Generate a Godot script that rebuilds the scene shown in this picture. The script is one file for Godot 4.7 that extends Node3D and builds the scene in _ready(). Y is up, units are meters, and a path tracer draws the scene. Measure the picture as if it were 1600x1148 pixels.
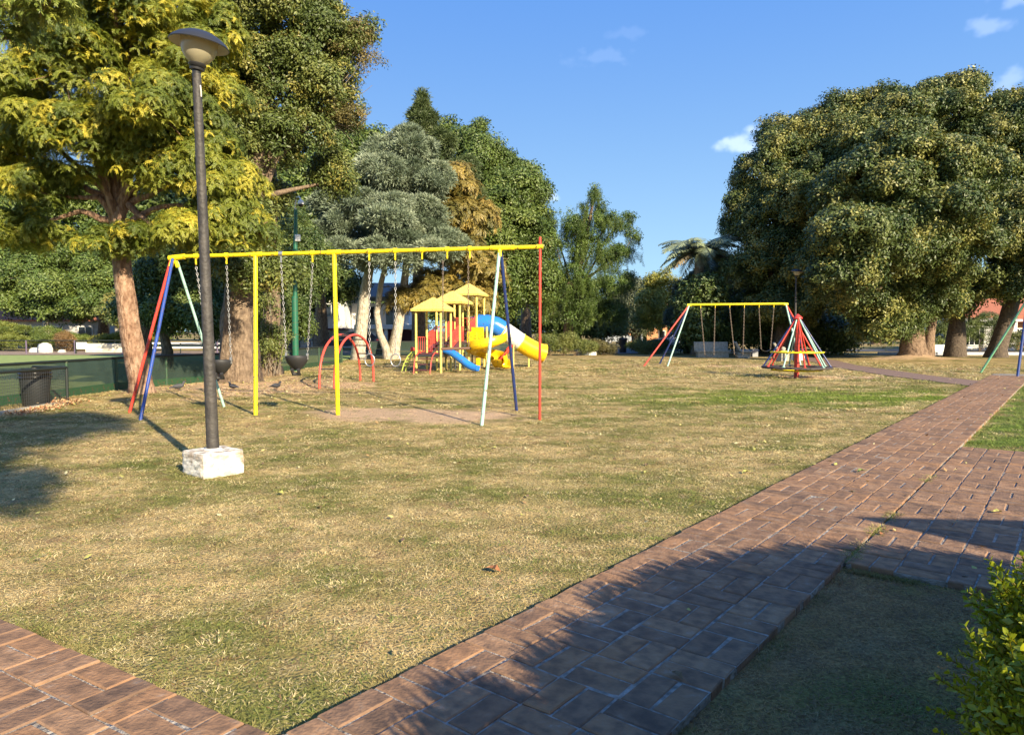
extends Node3D
# A small park with swings, a play tower and brick paths, late afternoon.
# Camera stands at the origin, 1.55 m up, looking along -Z.

var M := {}            # shared materials
var taken := {}        # names in use at top level
var rng := RandomNumberGenerator.new()
var soft := FastNoiseLite.new()
var mid := FastNoiseLite.new()
var fine := FastNoiseLite.new()
var UP := Vector3.UP
const SUN := Vector3(0.498, 0.430, 0.753)   # towards the sun
const L_CYPRESS := [[Vector3(-8.81, 8.32, -16.80), Vector3(1.97, 1.51, 1.74)], [Vector3(-9.91, 7.24, -15.80), Vector3(1.21, 1.14, 1.17)], [Vector3(-7.16, 7.10, -16.20), Vector3(1.02, 1.09, 1.06)], [Vector3(-9.64, 5.69, -16.20), Vector3(1.46, 1.02, 1.24)], [Vector3(-7.82, 5.36, -16.00), Vector3(1.59, 1.15, 1.37)], [Vector3(-10.88, 4.75, -16.50), Vector3(0.89, 0.74, 0.82)], [Vector3(-6.70, 4.79, -16.00), Vector3(1.08, 0.86, 0.97)], [Vector3(-6.07, 3.88, -16.00), Vector3(0.79, 0.72, 0.76)], [Vector3(-7.06, 3.64, -15.80), Vector3(0.85, 0.57, 0.71)], [Vector3(-8.84, 3.55, -16.20), Vector3(0.88, 0.55, 0.72)], [Vector3(-11.55, 3.80, -17.00), Vector3(0.92, 0.61, 0.77)], [Vector3(-9.20, 10.26, -17.20), Vector3(2.17, 1.24, 1.70)], [Vector3(-7.54, 6.10, -15.20), Vector3(1.23, 0.96, 1.10)], [Vector3(-11.40, 6.63, -16.50), Vector3(0.89, 0.82, 0.85)], [Vector3(-12.09, 5.59, -17.00), Vector3(0.77, 0.77, 0.77)], [Vector3(-6.84, 8.20, -16.50), Vector3(0.74, 0.74, 0.74)]]
const L_CYPRESS_DARK := [[Vector3(-7.84, 6.58, -11.50), Vector3(0.52, 0.41, 0.47)], [Vector3(-7.14, 6.55, -11.20), Vector3(0.38, 0.24, 0.31)], [Vector3(-8.08, 6.23, -11.60), Vector3(0.27, 0.23, 0.25)]]
const L_TALL := [[Vector3(-7.36, 10.80, -22.00), Vector3(1.78, 1.49, 1.64)], [Vector3(-5.95, 10.62, -22.50), Vector3(1.42, 1.32, 1.37)], [Vector3(-8.54, 9.66, -21.50), Vector3(1.36, 1.55, 1.45)], [Vector3(-6.95, 8.64, -21.80), Vector3(1.57, 1.37, 1.47)], [Vector3(-7.91, 6.97, -21.20), Vector3(1.43, 1.34, 1.38)], [Vector3(-6.74, 7.27, -22.00), Vector3(1.19, 0.99, 1.09)], [Vector3(-8.06, 13.39, -23.00), Vector3(2.49, 1.66, 2.07)], [Vector3(-9.37, 8.28, -22.50), Vector3(1.22, 1.42, 1.32)], [Vector3(-5.77, 8.87, -22.50), Vector3(1.01, 1.22, 1.11)], [Vector3(-8.49, 5.69, -23.50), Vector3(1.06, 1.06, 1.06)], [Vector3(-7.33, 3.19, -19.70), Vector3(0.98, 0.71, 0.84)], [Vector3(-8.14, 3.75, -20.00), Vector3(0.72, 0.72, 0.72)], [Vector3(-6.96, 3.77, -20.20), Vector3(0.51, 0.73, 0.62)], [Vector3(-7.58, 4.58, -20.20), Vector3(0.91, 0.82, 0.86)], [Vector3(-5.84, 6.32, -23.00), Vector3(0.62, 0.79, 0.70)]]
const L_TALL_TWIG := [[Vector3(-4.97, 9.65, -22.50), Vector3(0.77, 1.01, 0.89)], [Vector3(-5.39, 8.08, -22.50), Vector3(0.71, 0.71, 0.71)], [Vector3(-4.76, 10.62, -22.50), Vector3(0.53, 0.57, 0.55)]]
const L_LAUREL := [[Vector3(-11.11, 3.99, -31.00), Vector3(1.82, 1.54, 1.68)], [Vector3(-10.02, 4.93, -32.00), Vector3(1.73, 1.73, 1.73)], [Vector3(-11.98, 2.33, -31.00), Vector3(1.40, 1.26, 1.33)], [Vector3(-10.31, 2.05, -31.00), Vector3(1.28, 1.26, 1.27)], [Vector3(-9.32, 3.82, -32.50), Vector3(1.02, 1.46, 1.24)]]
const L_UNDER := [[Vector3(-12.10, 3.44, -27.00), Vector3(1.46, 1.46, 1.46)], [Vector3(-12.86, 2.22, -26.50), Vector3(1.43, 0.95, 1.19)], [Vector3(-10.99, 1.97, -26.00), Vector3(1.17, 0.94, 1.05)]]
const L_SHADE := [[Vector3(-13.87, 5.62, -33.00), Vector3(2.08, 1.78, 1.93)], [Vector3(-16.70, 6.64, -34.00), Vector3(2.14, 1.68, 1.91)], [Vector3(-15.39, 3.85, -33.00), Vector3(1.78, 1.19, 1.49)], [Vector3(-11.78, 6.79, -33.00), Vector3(1.49, 1.49, 1.49)]]
const L_MIDGREEN := [[Vector3(-12.46, 12.57, -50.00), Vector3(3.15, 2.48, 2.82)], [Vector3(-14.41, 10.62, -49.00), Vector3(2.21, 2.65, 2.43)], [Vector3(-11.09, 14.38, -52.00), Vector3(2.34, 1.87, 2.11)], [Vector3(-12.86, 8.74, -48.00), Vector3(2.59, 2.59, 2.59)], [Vector3(-14.30, 6.51, -47.00), Vector3(2.12, 2.54, 2.33)]]
const L_GREY := [[Vector3(-6.38, 11.66, -41.00), Vector3(1.66, 1.40, 1.53)], [Vector3(-7.48, 9.66, -40.00), Vector3(2.16, 1.44, 1.80)], [Vector3(-5.05, 9.41, -40.50), Vector3(1.64, 1.46, 1.55)], [Vector3(-9.09, 8.96, -40.00), Vector3(1.30, 1.30, 1.30)], [Vector3(-6.87, 7.66, -38.50), Vector3(2.43, 1.32, 1.87)], [Vector3(-9.23, 7.05, -39.00), Vector3(1.76, 1.12, 1.44)], [Vector3(-4.88, 7.39, -39.00), Vector3(1.58, 1.26, 1.42)], [Vector3(-8.16, 5.56, -38.00), Vector3(1.88, 0.96, 1.42)], [Vector3(-5.71, 5.51, -37.50), Vector3(2.20, 1.08, 1.64)], [Vector3(-3.84, 6.01, -39.00), Vector3(1.34, 0.91, 1.12)], [Vector3(-9.99, 8.25, -40.00), Vector3(1.08, 0.94, 1.01)]]
const L_DARKCON := [[Vector3(-5.96, 14.58, -47.00), Vector3(0.85, 1.44, 1.14)], [Vector3(-6.68, 12.73, -47.00), Vector3(1.78, 1.52, 1.65)], [Vector3(-4.60, 11.08, -47.00), Vector3(2.12, 2.12, 2.12)], [Vector3(-5.87, 15.81, -47.00), Vector3(0.38, 0.93, 0.66)], [Vector3(-5.78, 16.51, -47.00), Vector3(0.17, 0.51, 0.34)], [Vector3(-5.21, 15.20, -47.00), Vector3(0.42, 0.51, 0.47)], [Vector3(-6.46, 15.28, -47.00), Vector3(0.34, 0.59, 0.47)], [Vector3(-4.80, 13.35, -47.00), Vector3(1.10, 1.10, 1.10)], [Vector3(-3.29, 8.44, -46.00), Vector3(1.66, 2.49, 2.07)]]
const L_YELLOWCON := [[Vector3(-3.06, 10.27, -43.00), Vector3(1.24, 1.08, 1.16)], [Vector3(-3.79, 8.29, -42.50), Vector3(1.53, 1.38, 1.45)], [Vector3(-2.50, 7.99, -43.00), Vector3(1.32, 1.39, 1.36)], [Vector3(-3.20, 5.98, -42.00), Vector3(1.51, 1.29, 1.40)], [Vector3(-2.07, 5.23, -42.00), Vector3(1.29, 1.36, 1.32)], [Vector3(-4.41, 4.05, -41.00), Vector3(1.11, 0.96, 1.03)], [Vector3(-2.64, 3.36, -42.00), Vector3(1.51, 1.06, 1.29)], [Vector3(-5.45, 3.29, -40.50), Vector3(1.28, 0.80, 1.04)]]
const L_ROUND := [[Vector3(-3.98, 15.37, -56.00), Vector3(2.52, 2.52, 2.52)], [Vector3(-1.71, 13.67, -55.00), Vector3(2.48, 2.48, 2.48)], [Vector3(0.00, 11.07, -54.00), Vector3(2.43, 2.92, 2.68)], [Vector3(-1.89, 9.49, -53.00), Vector3(3.34, 2.86, 3.10)], [Vector3(0.00, 7.14, -53.00), Vector3(2.86, 2.86, 2.86)], [Vector3(-0.94, 4.28, -52.50), Vector3(2.84, 2.36, 2.60)], [Vector3(1.43, 5.25, -53.00), Vector3(1.67, 2.86, 2.27)], [Vector3(-5.49, 12.41, -56.00), Vector3(2.02, 2.52, 2.27)]]
const L_ROUND_DARK := [[Vector3(0.00, 15.22, -66.00), Vector3(1.78, 2.38, 2.08)], [Vector3(1.30, 12.61, -66.00), Vector3(1.55, 2.38, 1.96)], [Vector3(2.07, 9.68, -66.00), Vector3(1.31, 2.97, 2.14)]]
const L_GINKGO := [[Vector3(6.13, 10.76, -55.00), Vector3(0.99, 1.49, 1.24)], [Vector3(4.91, 9.30, -55.00), Vector3(1.59, 1.68, 1.64)], [Vector3(7.27, 9.55, -55.00), Vector3(1.49, 1.29, 1.39)], [Vector3(8.59, 10.03, -55.00), Vector3(1.09, 0.69, 0.89)], [Vector3(3.44, 8.08, -55.00), Vector3(1.09, 1.98, 1.54)], [Vector3(5.85, 7.30, -54.50), Vector3(1.96, 1.96, 1.96)], [Vector3(8.12, 7.35, -55.00), Vector3(1.29, 1.59, 1.44)], [Vector3(9.24, 8.72, -55.00), Vector3(0.79, 0.59, 0.69)], [Vector3(9.10, 7.60, -55.00), Vector3(0.74, 0.50, 0.62)], [Vector3(4.36, 5.32, -54.00), Vector3(1.65, 1.95, 1.80)], [Vector3(6.78, 4.84, -54.00), Vector3(2.04, 1.75, 1.90)], [Vector3(8.63, 5.39, -55.00), Vector3(1.29, 0.89, 1.09)], [Vector3(5.05, 2.89, -53.50), Vector3(2.17, 1.74, 1.95)], [Vector3(3.15, 3.87, -54.00), Vector3(1.22, 2.43, 1.82)], [Vector3(6.37, 11.98, -55.00), Vector3(0.45, 0.79, 0.62)], [Vector3(7.52, 2.91, -54.00), Vector3(1.70, 1.70, 1.70)], [Vector3(2.75, 9.94, -56.00), Vector3(0.71, 1.01, 0.86)]]
const L_FARGREY := [[Vector3(14.00, 6.07, -80.00), Vector3(1.87, 1.59, 1.73)], [Vector3(12.22, 4.28, -80.00), Vector3(2.02, 1.87, 1.95)], [Vector3(15.10, 3.56, -80.00), Vector3(1.87, 1.87, 1.87)], [Vector3(12.98, 2.11, -78.00), Vector3(2.11, 1.41, 1.76)]]
const L_YELLOW := [[Vector3(14.33, 6.00, -68.00), Vector3(1.35, 1.23, 1.29)], [Vector3(13.54, 3.83, -67.00), Vector3(1.57, 1.69, 1.63)], [Vector3(14.76, 2.63, -67.00), Vector3(1.69, 1.45, 1.57)], [Vector3(13.25, 2.33, -67.00), Vector3(1.33, 1.21, 1.27)], [Vector3(16.11, 4.52, -69.00), Vector3(1.24, 1.37, 1.31)]]
const L_GREYSHRUB := [[Vector3(16.82, 5.71, -56.00), Vector3(2.02, 1.82, 1.92)], [Vector3(15.06, 3.92, -55.00), Vector3(1.98, 1.68, 1.83)], [Vector3(17.45, 3.87, -54.00), Vector3(1.95, 1.95, 1.95)], [Vector3(14.09, 2.44, -55.00), Vector3(1.68, 1.49, 1.59)], [Vector3(16.03, 1.94, -54.00), Vector3(2.43, 1.75, 2.09)]]
const L_DARKHEDGE := [[Vector3(12.31, 3.61, -46.00), Vector3(1.16, 1.33, 1.24)], [Vector3(11.92, 1.67, -46.00), Vector3(1.08, 1.41, 1.24)], [Vector3(13.95, 1.01, -50.00), Vector3(2.25, 1.08, 1.67)], [Vector3(16.64, 1.91, -50.00), Vector3(2.25, 1.89, 2.07)], [Vector3(18.96, 1.46, -49.00), Vector3(2.21, 1.59, 1.90)], [Vector3(17.95, 4.15, -50.00), Vector3(2.70, 2.25, 2.48)], [Vector3(21.17, 1.25, -48.00), Vector3(1.73, 1.47, 1.60)]]
const L_BIG_L := [[Vector3(16.75, 10.67, -47.00), Vector3(2.20, 2.54, 2.37)], [Vector3(18.17, 13.15, -47.00), Vector3(2.33, 2.12, 2.22)], [Vector3(15.96, 7.76, -47.00), Vector3(2.03, 2.54, 2.29)], [Vector3(18.47, 9.09, -45.00), Vector3(2.84, 3.04, 2.94)], [Vector3(17.32, 5.54, -45.50), Vector3(2.87, 2.25, 2.56)], [Vector3(19.41, 13.30, -46.00), Vector3(1.99, 2.07, 2.03)], [Vector3(19.72, 5.02, -44.00), Vector3(2.38, 2.38, 2.38)], [Vector3(17.79, 2.68, -45.00), Vector3(2.43, 1.62, 2.03)]]
const L_BIG_C := [[Vector3(20.74, 11.63, -44.00), Vector3(2.46, 2.38, 2.42)], [Vector3(23.55, 14.23, -45.00), Vector3(2.43, 2.03, 2.23)], [Vector3(19.55, 9.02, -38.50), Vector3(2.60, 2.08, 2.34)], [Vector3(17.16, 5.73, -35.20), Vector3(1.90, 1.74, 1.82)], [Vector3(17.11, 4.06, -36.00), Vector3(1.62, 1.46, 1.54)], [Vector3(19.86, 5.78, -37.00), Vector3(2.00, 1.83, 1.92)], [Vector3(20.25, 3.31, -41.00), Vector3(2.03, 1.66, 1.85)], [Vector3(22.70, 3.67, -40.80), Vector3(2.21, 1.84, 2.02)], [Vector3(21.49, 1.84, -40.50), Vector3(1.64, 1.09, 1.37)], [Vector3(21.29, 10.26, -38.00), Vector3(2.05, 2.05, 2.05)], [Vector3(21.00, 14.91, -46.00), Vector3(1.66, 1.66, 1.66)]]
const L_BIG_R := [[Vector3(27.73, 14.91, -46.00), Vector3(2.69, 2.40, 2.55)], [Vector3(29.60, 12.26, -45.00), Vector3(2.23, 2.64, 2.43)], [Vector3(22.71, 9.15, -37.50), Vector3(2.36, 2.03, 2.20)], [Vector3(29.07, 8.14, -44.00), Vector3(1.78, 2.38, 2.08)], [Vector3(23.81, 5.56, -38.00), Vector3(1.88, 1.88, 1.88)], [Vector3(26.64, 3.40, -43.00), Vector3(1.94, 1.55, 1.74)], [Vector3(21.51, 7.02, -36.50), Vector3(2.04, 1.97, 2.01)], [Vector3(24.76, 4.90, -42.50), Vector3(1.91, 1.91, 1.91)], [Vector3(28.48, 16.91, -46.00), Vector3(1.24, 0.66, 0.95)]]
const L_EDGE := [[Vector3(31.39, 14.71, -44.00), Vector3(2.18, 1.59, 1.88)], [Vector3(30.87, 12.79, -44.00), Vector3(1.39, 1.59, 1.49)], [Vector3(29.99, 8.42, -41.00), Vector3(2.03, 1.85, 1.94)], [Vector3(28.62, 6.18, -40.50), Vector3(1.46, 2.01, 1.73)], [Vector3(30.10, 5.06, -40.00), Vector3(2.16, 2.16, 2.16)], [Vector3(28.34, 4.02, -40.50), Vector3(1.28, 1.09, 1.19)], [Vector3(31.58, 10.65, -43.00), Vector3(1.55, 1.55, 1.55)]]
const L_ACACIA_A := [[Vector3(-40.88, 5.74, -60.00), Vector3(2.70, 1.19, 1.95)], [Vector3(-37.58, 4.88, -59.00), Vector3(2.66, 1.06, 1.86)], [Vector3(-41.50, 3.60, -60.00), Vector3(2.16, 0.97, 1.57)], [Vector3(-37.11, 3.03, -59.00), Vector3(2.39, 0.85, 1.62)], [Vector3(-41.08, 7.54, -62.00), Vector3(3.35, 1.34, 2.35)]]
const L_ACACIA_B := [[Vector3(-33.82, 5.08, -58.00), Vector3(2.35, 1.15, 1.75)], [Vector3(-31.74, 3.75, -57.00), Vector3(2.05, 1.03, 1.54)], [Vector3(-34.90, 3.53, -58.00), Vector3(2.09, 0.84, 1.46)], [Vector3(-32.28, 5.74, -60.00), Vector3(2.16, 1.30, 1.73)], [Vector3(-34.42, 6.90, -61.00), Vector3(2.75, 1.21, 1.98)]]
const L_BRIGHT := [[Vector3(-27.32, 3.32, -52.00), Vector3(1.87, 1.31, 1.59)], [Vector3(-27.96, 2.60, -51.00), Vector3(1.47, 0.74, 1.10)], [Vector3(-26.63, 4.31, -53.00), Vector3(1.43, 1.15, 1.29)]]
const L_BACK_L := [[Vector3(-29.26, 6.02, -64.00), Vector3(4.61, 3.46, 4.04)], [Vector3(-24.84, 6.75, -66.00), Vector3(4.16, 4.16, 4.16)], [Vector3(-19.54, 5.57, -66.00), Vector3(3.57, 3.57, 3.57)], [Vector3(-32.49, 8.51, -66.00), Vector3(3.57, 2.97, 3.27)]]
const L_BACK_N := [[Vector3(-44.77, 12.02, -66.00), Vector3(4.76, 3.57, 4.16)], [Vector3(-38.86, 12.61, -66.00), Vector3(4.76, 3.27, 4.01)], [Vector3(-34.87, 9.56, -65.00), Vector3(3.51, 2.93, 3.22)], [Vector3(-40.65, 8.87, -64.00), Vector3(5.19, 2.31, 3.75)], [Vector3(-48.41, 9.10, -66.00), Vector3(4.16, 2.97, 3.57)]]
const L_BACK_M := [[Vector3(-64.02, 7.49, -85.00), Vector3(6.89, 4.59, 5.74)], [Vector3(-55.23, 7.70, -88.00), Vector3(8.72, 3.57, 6.14)]]
const L_HOUSE_TREE := [[Vector3(-15.33, 5.53, -57.00), Vector3(2.05, 1.54, 1.80)], [Vector3(-16.59, 4.21, -56.00), Vector3(1.41, 1.41, 1.41)], [Vector3(-13.29, 5.02, -57.00), Vector3(1.54, 1.34, 1.44)]]
const L_BACK_R := [[Vector3(5.39, 2.76, -75.00), Vector3(3.38, 2.70, 3.04)], [Vector3(8.89, 2.10, -76.00), Vector3(2.74, 2.33, 2.53)]]
const L_FAR_R := [[Vector3(53.42, 5.21, -85.00), Vector3(4.59, 3.06, 3.83)], [Vector3(62.97, 7.03, -90.00), Vector3(4.86, 3.24, 4.05)], [Vector3(66.31, 6.91, -88.00), Vector3(4.76, 3.96, 4.36)]]

# ---------------------------------------------------------------- helpers
func S() -> SurfaceTool:
	var st := SurfaceTool.new()
	st.begin(Mesh.PRIMITIVE_TRIANGLES)
	return st

func v3(x, y, z) -> Vector3:
	return Vector3(x, y, z)

func tri(st: SurfaceTool, a: Vector3, b: Vector3, c: Vector3, na: Vector3, nb: Vector3, nc: Vector3) -> void:
	st.set_normal(na); st.add_vertex(a)
	if (b - a).cross(c - a).dot(na + nb + nc) > 0.0:   # keep the front side clockwise
		st.set_normal(nc); st.add_vertex(c)
		st.set_normal(nb); st.add_vertex(b)
	else:
		st.set_normal(nb); st.add_vertex(b)
		st.set_normal(nc); st.add_vertex(c)

func face(st: SurfaceTool, a: Vector3, b: Vector3, c: Vector3, d: Vector3, outward: Vector3) -> void:
	var n := (b - a).cross(c - a).normalized()
	if n.length() < 0.5:
		n = (c - a).cross(d - a).normalized()
	if n.dot(outward) < 0.0:
		n = -n
		tri(st, a, b, c, n, n, n); tri(st, a, c, d, n, n, n)
	else:
		tri(st, a, c, b, n, n, n); tri(st, a, d, c, n, n, n)

# box with chamfered edges; size full, xf places its centre
func box(st: SurfaceTool, xf: Transform3D, size: Vector3, ch := 0.0) -> void:
	var h := size * 0.5
	var c := minf(ch, minf(h.x, minf(h.y, h.z)) * 0.9)
	var b := xf.basis
	for ax in 3:
		var u := (ax + 1) % 3
		var w := (ax + 2) % 3
		for s in [-1.0, 1.0]:
			var q := []
			for k in [[-1, -1], [1, -1], [1, 1], [-1, 1]]:
				var p := Vector3.ZERO
				p[ax] = s * h[ax]; p[u] = k[0] * (h[u] - c); p[w] = k[1] * (h[w] - c)
				q.append(xf * p)
			var o := Vector3.ZERO
			o[ax] = s
			face(st, q[0], q[1], q[2], q[3], b * o)
	if c <= 0.0:
		return
	for ax in 3:
		var u := (ax + 1) % 3
		var w := (ax + 2) % 3
		for su in [-1.0, 1.0]:
			for sw in [-1.0, 1.0]:
				var q := []
				for e in [[-1, 0], [1, 0], [1, 1], [-1, 1]]:
					var p := Vector3.ZERO
					p[ax] = e[0] * (h[ax] - c)
					p[u] = su * (h[u] if e[1] == 0 else h[u] - c)
					p[w] = sw * (h[w] - c if e[1] == 0 else h[w])
					q.append(xf * p)
				var o := Vector3.ZERO
				o[u] = su; o[w] = sw
				face(st, q[0], q[1], q[2], q[3], b * o)
	for sx in [-1.0, 1.0]:
		for sy in [-1.0, 1.0]:
			for sz in [-1.0, 1.0]:
				var a := xf * Vector3(sx * h.x, sy * (h.y - c), sz * (h.z - c))
				var d := xf * Vector3(sx * (h.x - c), sy * h.y, sz * (h.z - c))
				var e := xf * Vector3(sx * (h.x - c), sy * (h.y - c), sz * h.z)
				var n := b * Vector3(sx, sy, sz).normalized()
				tri(st, a, d, e, n, n, n)

func bx(st: SurfaceTool, at: Vector3, size: Vector3, ch := 0.0, turn := 0.0) -> void:
	box(st, Transform3D(Basis(UP, turn), at), size, ch)

# tube swept along points, a radius per point
func tube(st: SurfaceTool, pts: Array, rad, sides := 8, cap := true, squash := 1.0) -> void:
	var n := pts.size()
	var prev := Vector3.ZERO
	var rings := []
	var norms := []
	for i in n:
		var t: Vector3 = (pts[mini(i + 1, n - 1)] - pts[maxi(i - 1, 0)]).normalized()
		var x: Vector3
		if i == 0:
			x = t.cross(UP if absf(t.y) < 0.95 else Vector3.RIGHT).normalized()
		else:
			x = (prev - t * prev.dot(t)).normalized()
		prev = x
		var y := t.cross(x)
		var r: float = rad[i] if rad is Array else rad
		var ring := PackedVector3Array()
		var nn := PackedVector3Array()
		for k in sides:
			var a := TAU * k / sides
			var d := x * cos(a) + y * sin(a) * squash
			ring.append(pts[i] + d * r)
			nn.append(d.normalized())
		rings.append(ring); norms.append(nn)
	for i in n - 1:
		for k in sides:
			var k2 := (k + 1) % sides
			tri(st, rings[i][k], rings[i + 1][k], rings[i + 1][k2], norms[i][k], norms[i + 1][k], norms[i + 1][k2])
			tri(st, rings[i][k], rings[i + 1][k2], rings[i][k2], norms[i][k], norms[i + 1][k2], norms[i][k2])
	if cap:
		for e in [0, n - 1]:
			var t: Vector3 = (pts[1] - pts[0]).normalized() * -1.0 if e == 0 else (pts[n - 1] - pts[n - 2]).normalized()
			for k in range(1, sides - 1):
				tri(st, rings[e][0], rings[e][k], rings[e][k + 1], t, t, t)

# profile: array of Vector2(radius, height), spun round y
func lathe(st: SurfaceTool, prof: Array, sides := 24, xf := Transform3D()) -> void:
	var n := prof.size()
	var seg := []
	for i in n - 1:
		var d: Vector2 = prof[i + 1] - prof[i]
		seg.append(Vector2(d.y, -d.x).normalized())
	for i in n - 1:
		var a: Vector2 = prof[i]
		var b: Vector2 = prof[i + 1]
		var na: Vector2 = seg[i]
		var nb: Vector2 = seg[i]
		if i > 0 and seg[i - 1].dot(seg[i]) > 0.6:
			na = (seg[i] + seg[i - 1]).normalized()
		if i < n - 2 and seg[i + 1].dot(seg[i]) > 0.6:
			nb = (seg[i] + seg[i + 1]).normalized()
		for k in sides:
			var a0 := TAU * k / sides
			var a1 := TAU * (k + 1) / sides
			var c0 := Vector3(cos(a0), 0, sin(a0))
			var c1 := Vector3(cos(a1), 0, sin(a1))
			var p00 := xf * (c0 * a.x + UP * a.y)
			var p01 := xf * (c1 * a.x + UP * a.y)
			var p10 := xf * (c0 * b.x + UP * b.y)
			var p11 := xf * (c1 * b.x + UP * b.y)
			var n00 := xf.basis * (c0 * na.x + UP * na.y)
			var n01 := xf.basis * (c1 * na.x + UP * na.y)
			var n10 := xf.basis * (c0 * nb.x + UP * nb.y)
			var n11 := xf.basis * (c1 * nb.x + UP * nb.y)
			tri(st, p00, p10, p11, n00, n10, n11)
			tri(st, p00, p11, p01, n00, n11, n01)

# polygon in the XY plane drawn out along Z
func prism(st: SurfaceTool, poly: PackedVector2Array, z0: float, z1: float, xf := Transform3D()) -> void:
	var ids := Geometry2D.triangulate_polygon(poly)
	for k in range(0, ids.size(), 3):
		for z in [z0, z1]:
			var q := []
			for e in 3:
				q.append(xf * Vector3(poly[ids[k + e]].x, poly[ids[k + e]].y, z))
			face(st, q[0], q[1], q[2], q[2], xf.basis * Vector3(0, 0, signf(z - (z0 + z1) * 0.5)))
	var cw := Geometry2D.is_polygon_clockwise(poly)
	for i in poly.size():
		var a := poly[i]
		var b := poly[(i + 1) % poly.size()]
		var d := b - a
		var o := Vector3(d.y, -d.x, 0) * (-1.0 if cw else 1.0)
		face(st, xf * Vector3(a.x, a.y, z0), xf * Vector3(b.x, b.y, z0), xf * Vector3(b.x, b.y, z1), xf * Vector3(a.x, a.y, z1), xf.basis * o)

func part(called: String, st: SurfaceTool, mat: Material, parent: Node) -> MeshInstance3D:
	var o := MeshInstance3D.new()
	o.mesh = st.commit()
	o.material_override = mat
	o.name = called
	parent.add_child(o, true)
	return o

func numbered(called: String) -> String:
	if not taken.has(called):
		taken[called] = 0
		return called
	taken[called] += 1
	return "%s_%03d" % [called, taken[called]]

func tag(o: Node, label: String, category: String, group := "") -> void:
	o.set_meta("label", label); o.set_meta("category", category)
	if group:
		o.set_meta("group", group)

func thing(called: String, label: String, category: String, at := Vector3.ZERO, turn := 0.0, group := "") -> Node3D:
	var o := Node3D.new()
	o.name = numbered(called)
	add_child(o)
	o.position = at; o.rotation.y = turn
	tag(o, label, category, group)
	return o

func dup(root: Node3D, base: String, label: String, at: Vector3, turn := 0.0, group := "") -> Node3D:
	var r: Node3D = root.duplicate()
	r.name = numbered(base)
	add_child(r)
	r.position = at; r.rotation.y = turn
	r.set_meta("label", label)
	if group:
		r.set_meta("group", group)
	return r

func struct(called: String, st: SurfaceTool, mat: Material) -> MeshInstance3D:
	var o := part(numbered(called), st, mat, self)
	o.set_meta("kind", "structure")
	return o

func lin(r: float, g: float, b: float) -> Color:
	return Color(r, g, b).linear_to_srgb()

func mat(r: float, g: float, b: float, rough := 0.8, metal := 0.0) -> StandardMaterial3D:
	var m := StandardMaterial3D.new()
	m.albedo_color = lin(r, g, b)
	m.roughness = rough
	m.metallic = metal
	return m

func noise_tex(size: int, freq: float, cols: Array, seed_ := 1, octaves := 4, kind := FastNoiseLite.TYPE_SIMPLEX_SMOOTH) -> NoiseTexture2D:
	var n := FastNoiseLite.new()
	n.noise_type = kind
	n.seed = seed_; n.frequency = freq; n.fractal_octaves = octaves
	var t := NoiseTexture2D.new()
	t.width = size; t.height = size; t.seamless = true; t.noise = n
	if cols.size() > 0:
		var g := Gradient.new()
		var offs := PackedFloat32Array()
		var cc := PackedColorArray()
		for c in cols:
			offs.append(c[0]); cc.append(lin(c[1], c[2], c[3]))
		g.offsets = offs; g.colors = cc
		t.color_ramp = g
	return t

func bump_tex(size: int, freq: float, strength: float, seed_ := 3, octaves := 4) -> NoiseTexture2D:
	var t := noise_tex(size, freq, [], seed_, octaves)
	t.as_normal_map = true
	t.bump_strength = strength
	return t

func textured(tex: Texture2D, scale: float, rough := 0.85, normal: Texture2D = null, nscale := 1.0, world := true) -> StandardMaterial3D:
	var m := StandardMaterial3D.new()
	m.albedo_texture = tex
	m.uv1_triplanar = true
	m.uv1_world_triplanar = world
	m.uv1_scale = Vector3.ONE * scale
	m.roughness = rough
	if normal:
		m.normal_enabled = true
		m.normal_texture = normal
		m.normal_scale = nscale
	return m

func leafy(back := 0.5, rough := 0.55) -> StandardMaterial3D:
	var m := StandardMaterial3D.new()
	m.vertex_color_use_as_albedo = true
	m.roughness = rough
	m.cull_mode = BaseMaterial3D.CULL_DISABLED
	m.backlight_enabled = true
	m.backlight = Color(back, back, back * 0.6)
	return m

func paint(r: float, g: float, b: float, seed_: int, rough := 0.42) -> StandardMaterial3D:
	# enamel on steel pipe: a little chalky and scuffed
	var t := noise_tex(256, 0.02, [[0.0, 0.12, 0.06, 0.035], [0.215, 0.15, 0.075, 0.045], [0.235, r * 0.75, g * 0.75, b * 0.75], [0.42, r, g, b], [0.7, r, g, b], [1.0, minf(1, r * 1.1 + .02), minf(1, g * 1.1 + .02), minf(1, b * 1.1 + .02)]], seed_, 5)
	var m := textured(t, 2.2, rough)
	return m

func rnd(a: float, b: float) -> float:
	return rng.randf_range(a, b)

func unit() -> Vector3:
	while true:
		var p := Vector3(rng.randf() * 2 - 1, rng.randf() * 2 - 1, rng.randf() * 2 - 1)
		var l := p.length_squared()
		if l < 1.0 and l > 0.01:
			return p / sqrt(l)
	return UP

# ---------------------------------------------------------------- foliage pieces
func leaf(st: SurfaceTool, at: Vector3, dir: Vector3, nrm: Vector3, l: float, w: float, c: Color) -> void:
	var side := dir.cross(nrm).normalized()
	var n := side.cross(dir).normalized()
	var m := at + dir * l * 0.45 - n * l * 0.06
	st.set_color(c)
	var nl := (n - side * 0.35).normalized()
	var nr := (n + side * 0.35).normalized()
	tri(st, at, m - side * w * 0.5 + n * w * 0.12, at + dir * l, n, nl, n)
	tri(st, at, at + dir * l, m + side * w * 0.5 + n * w * 0.12, n, n, nr)

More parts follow.
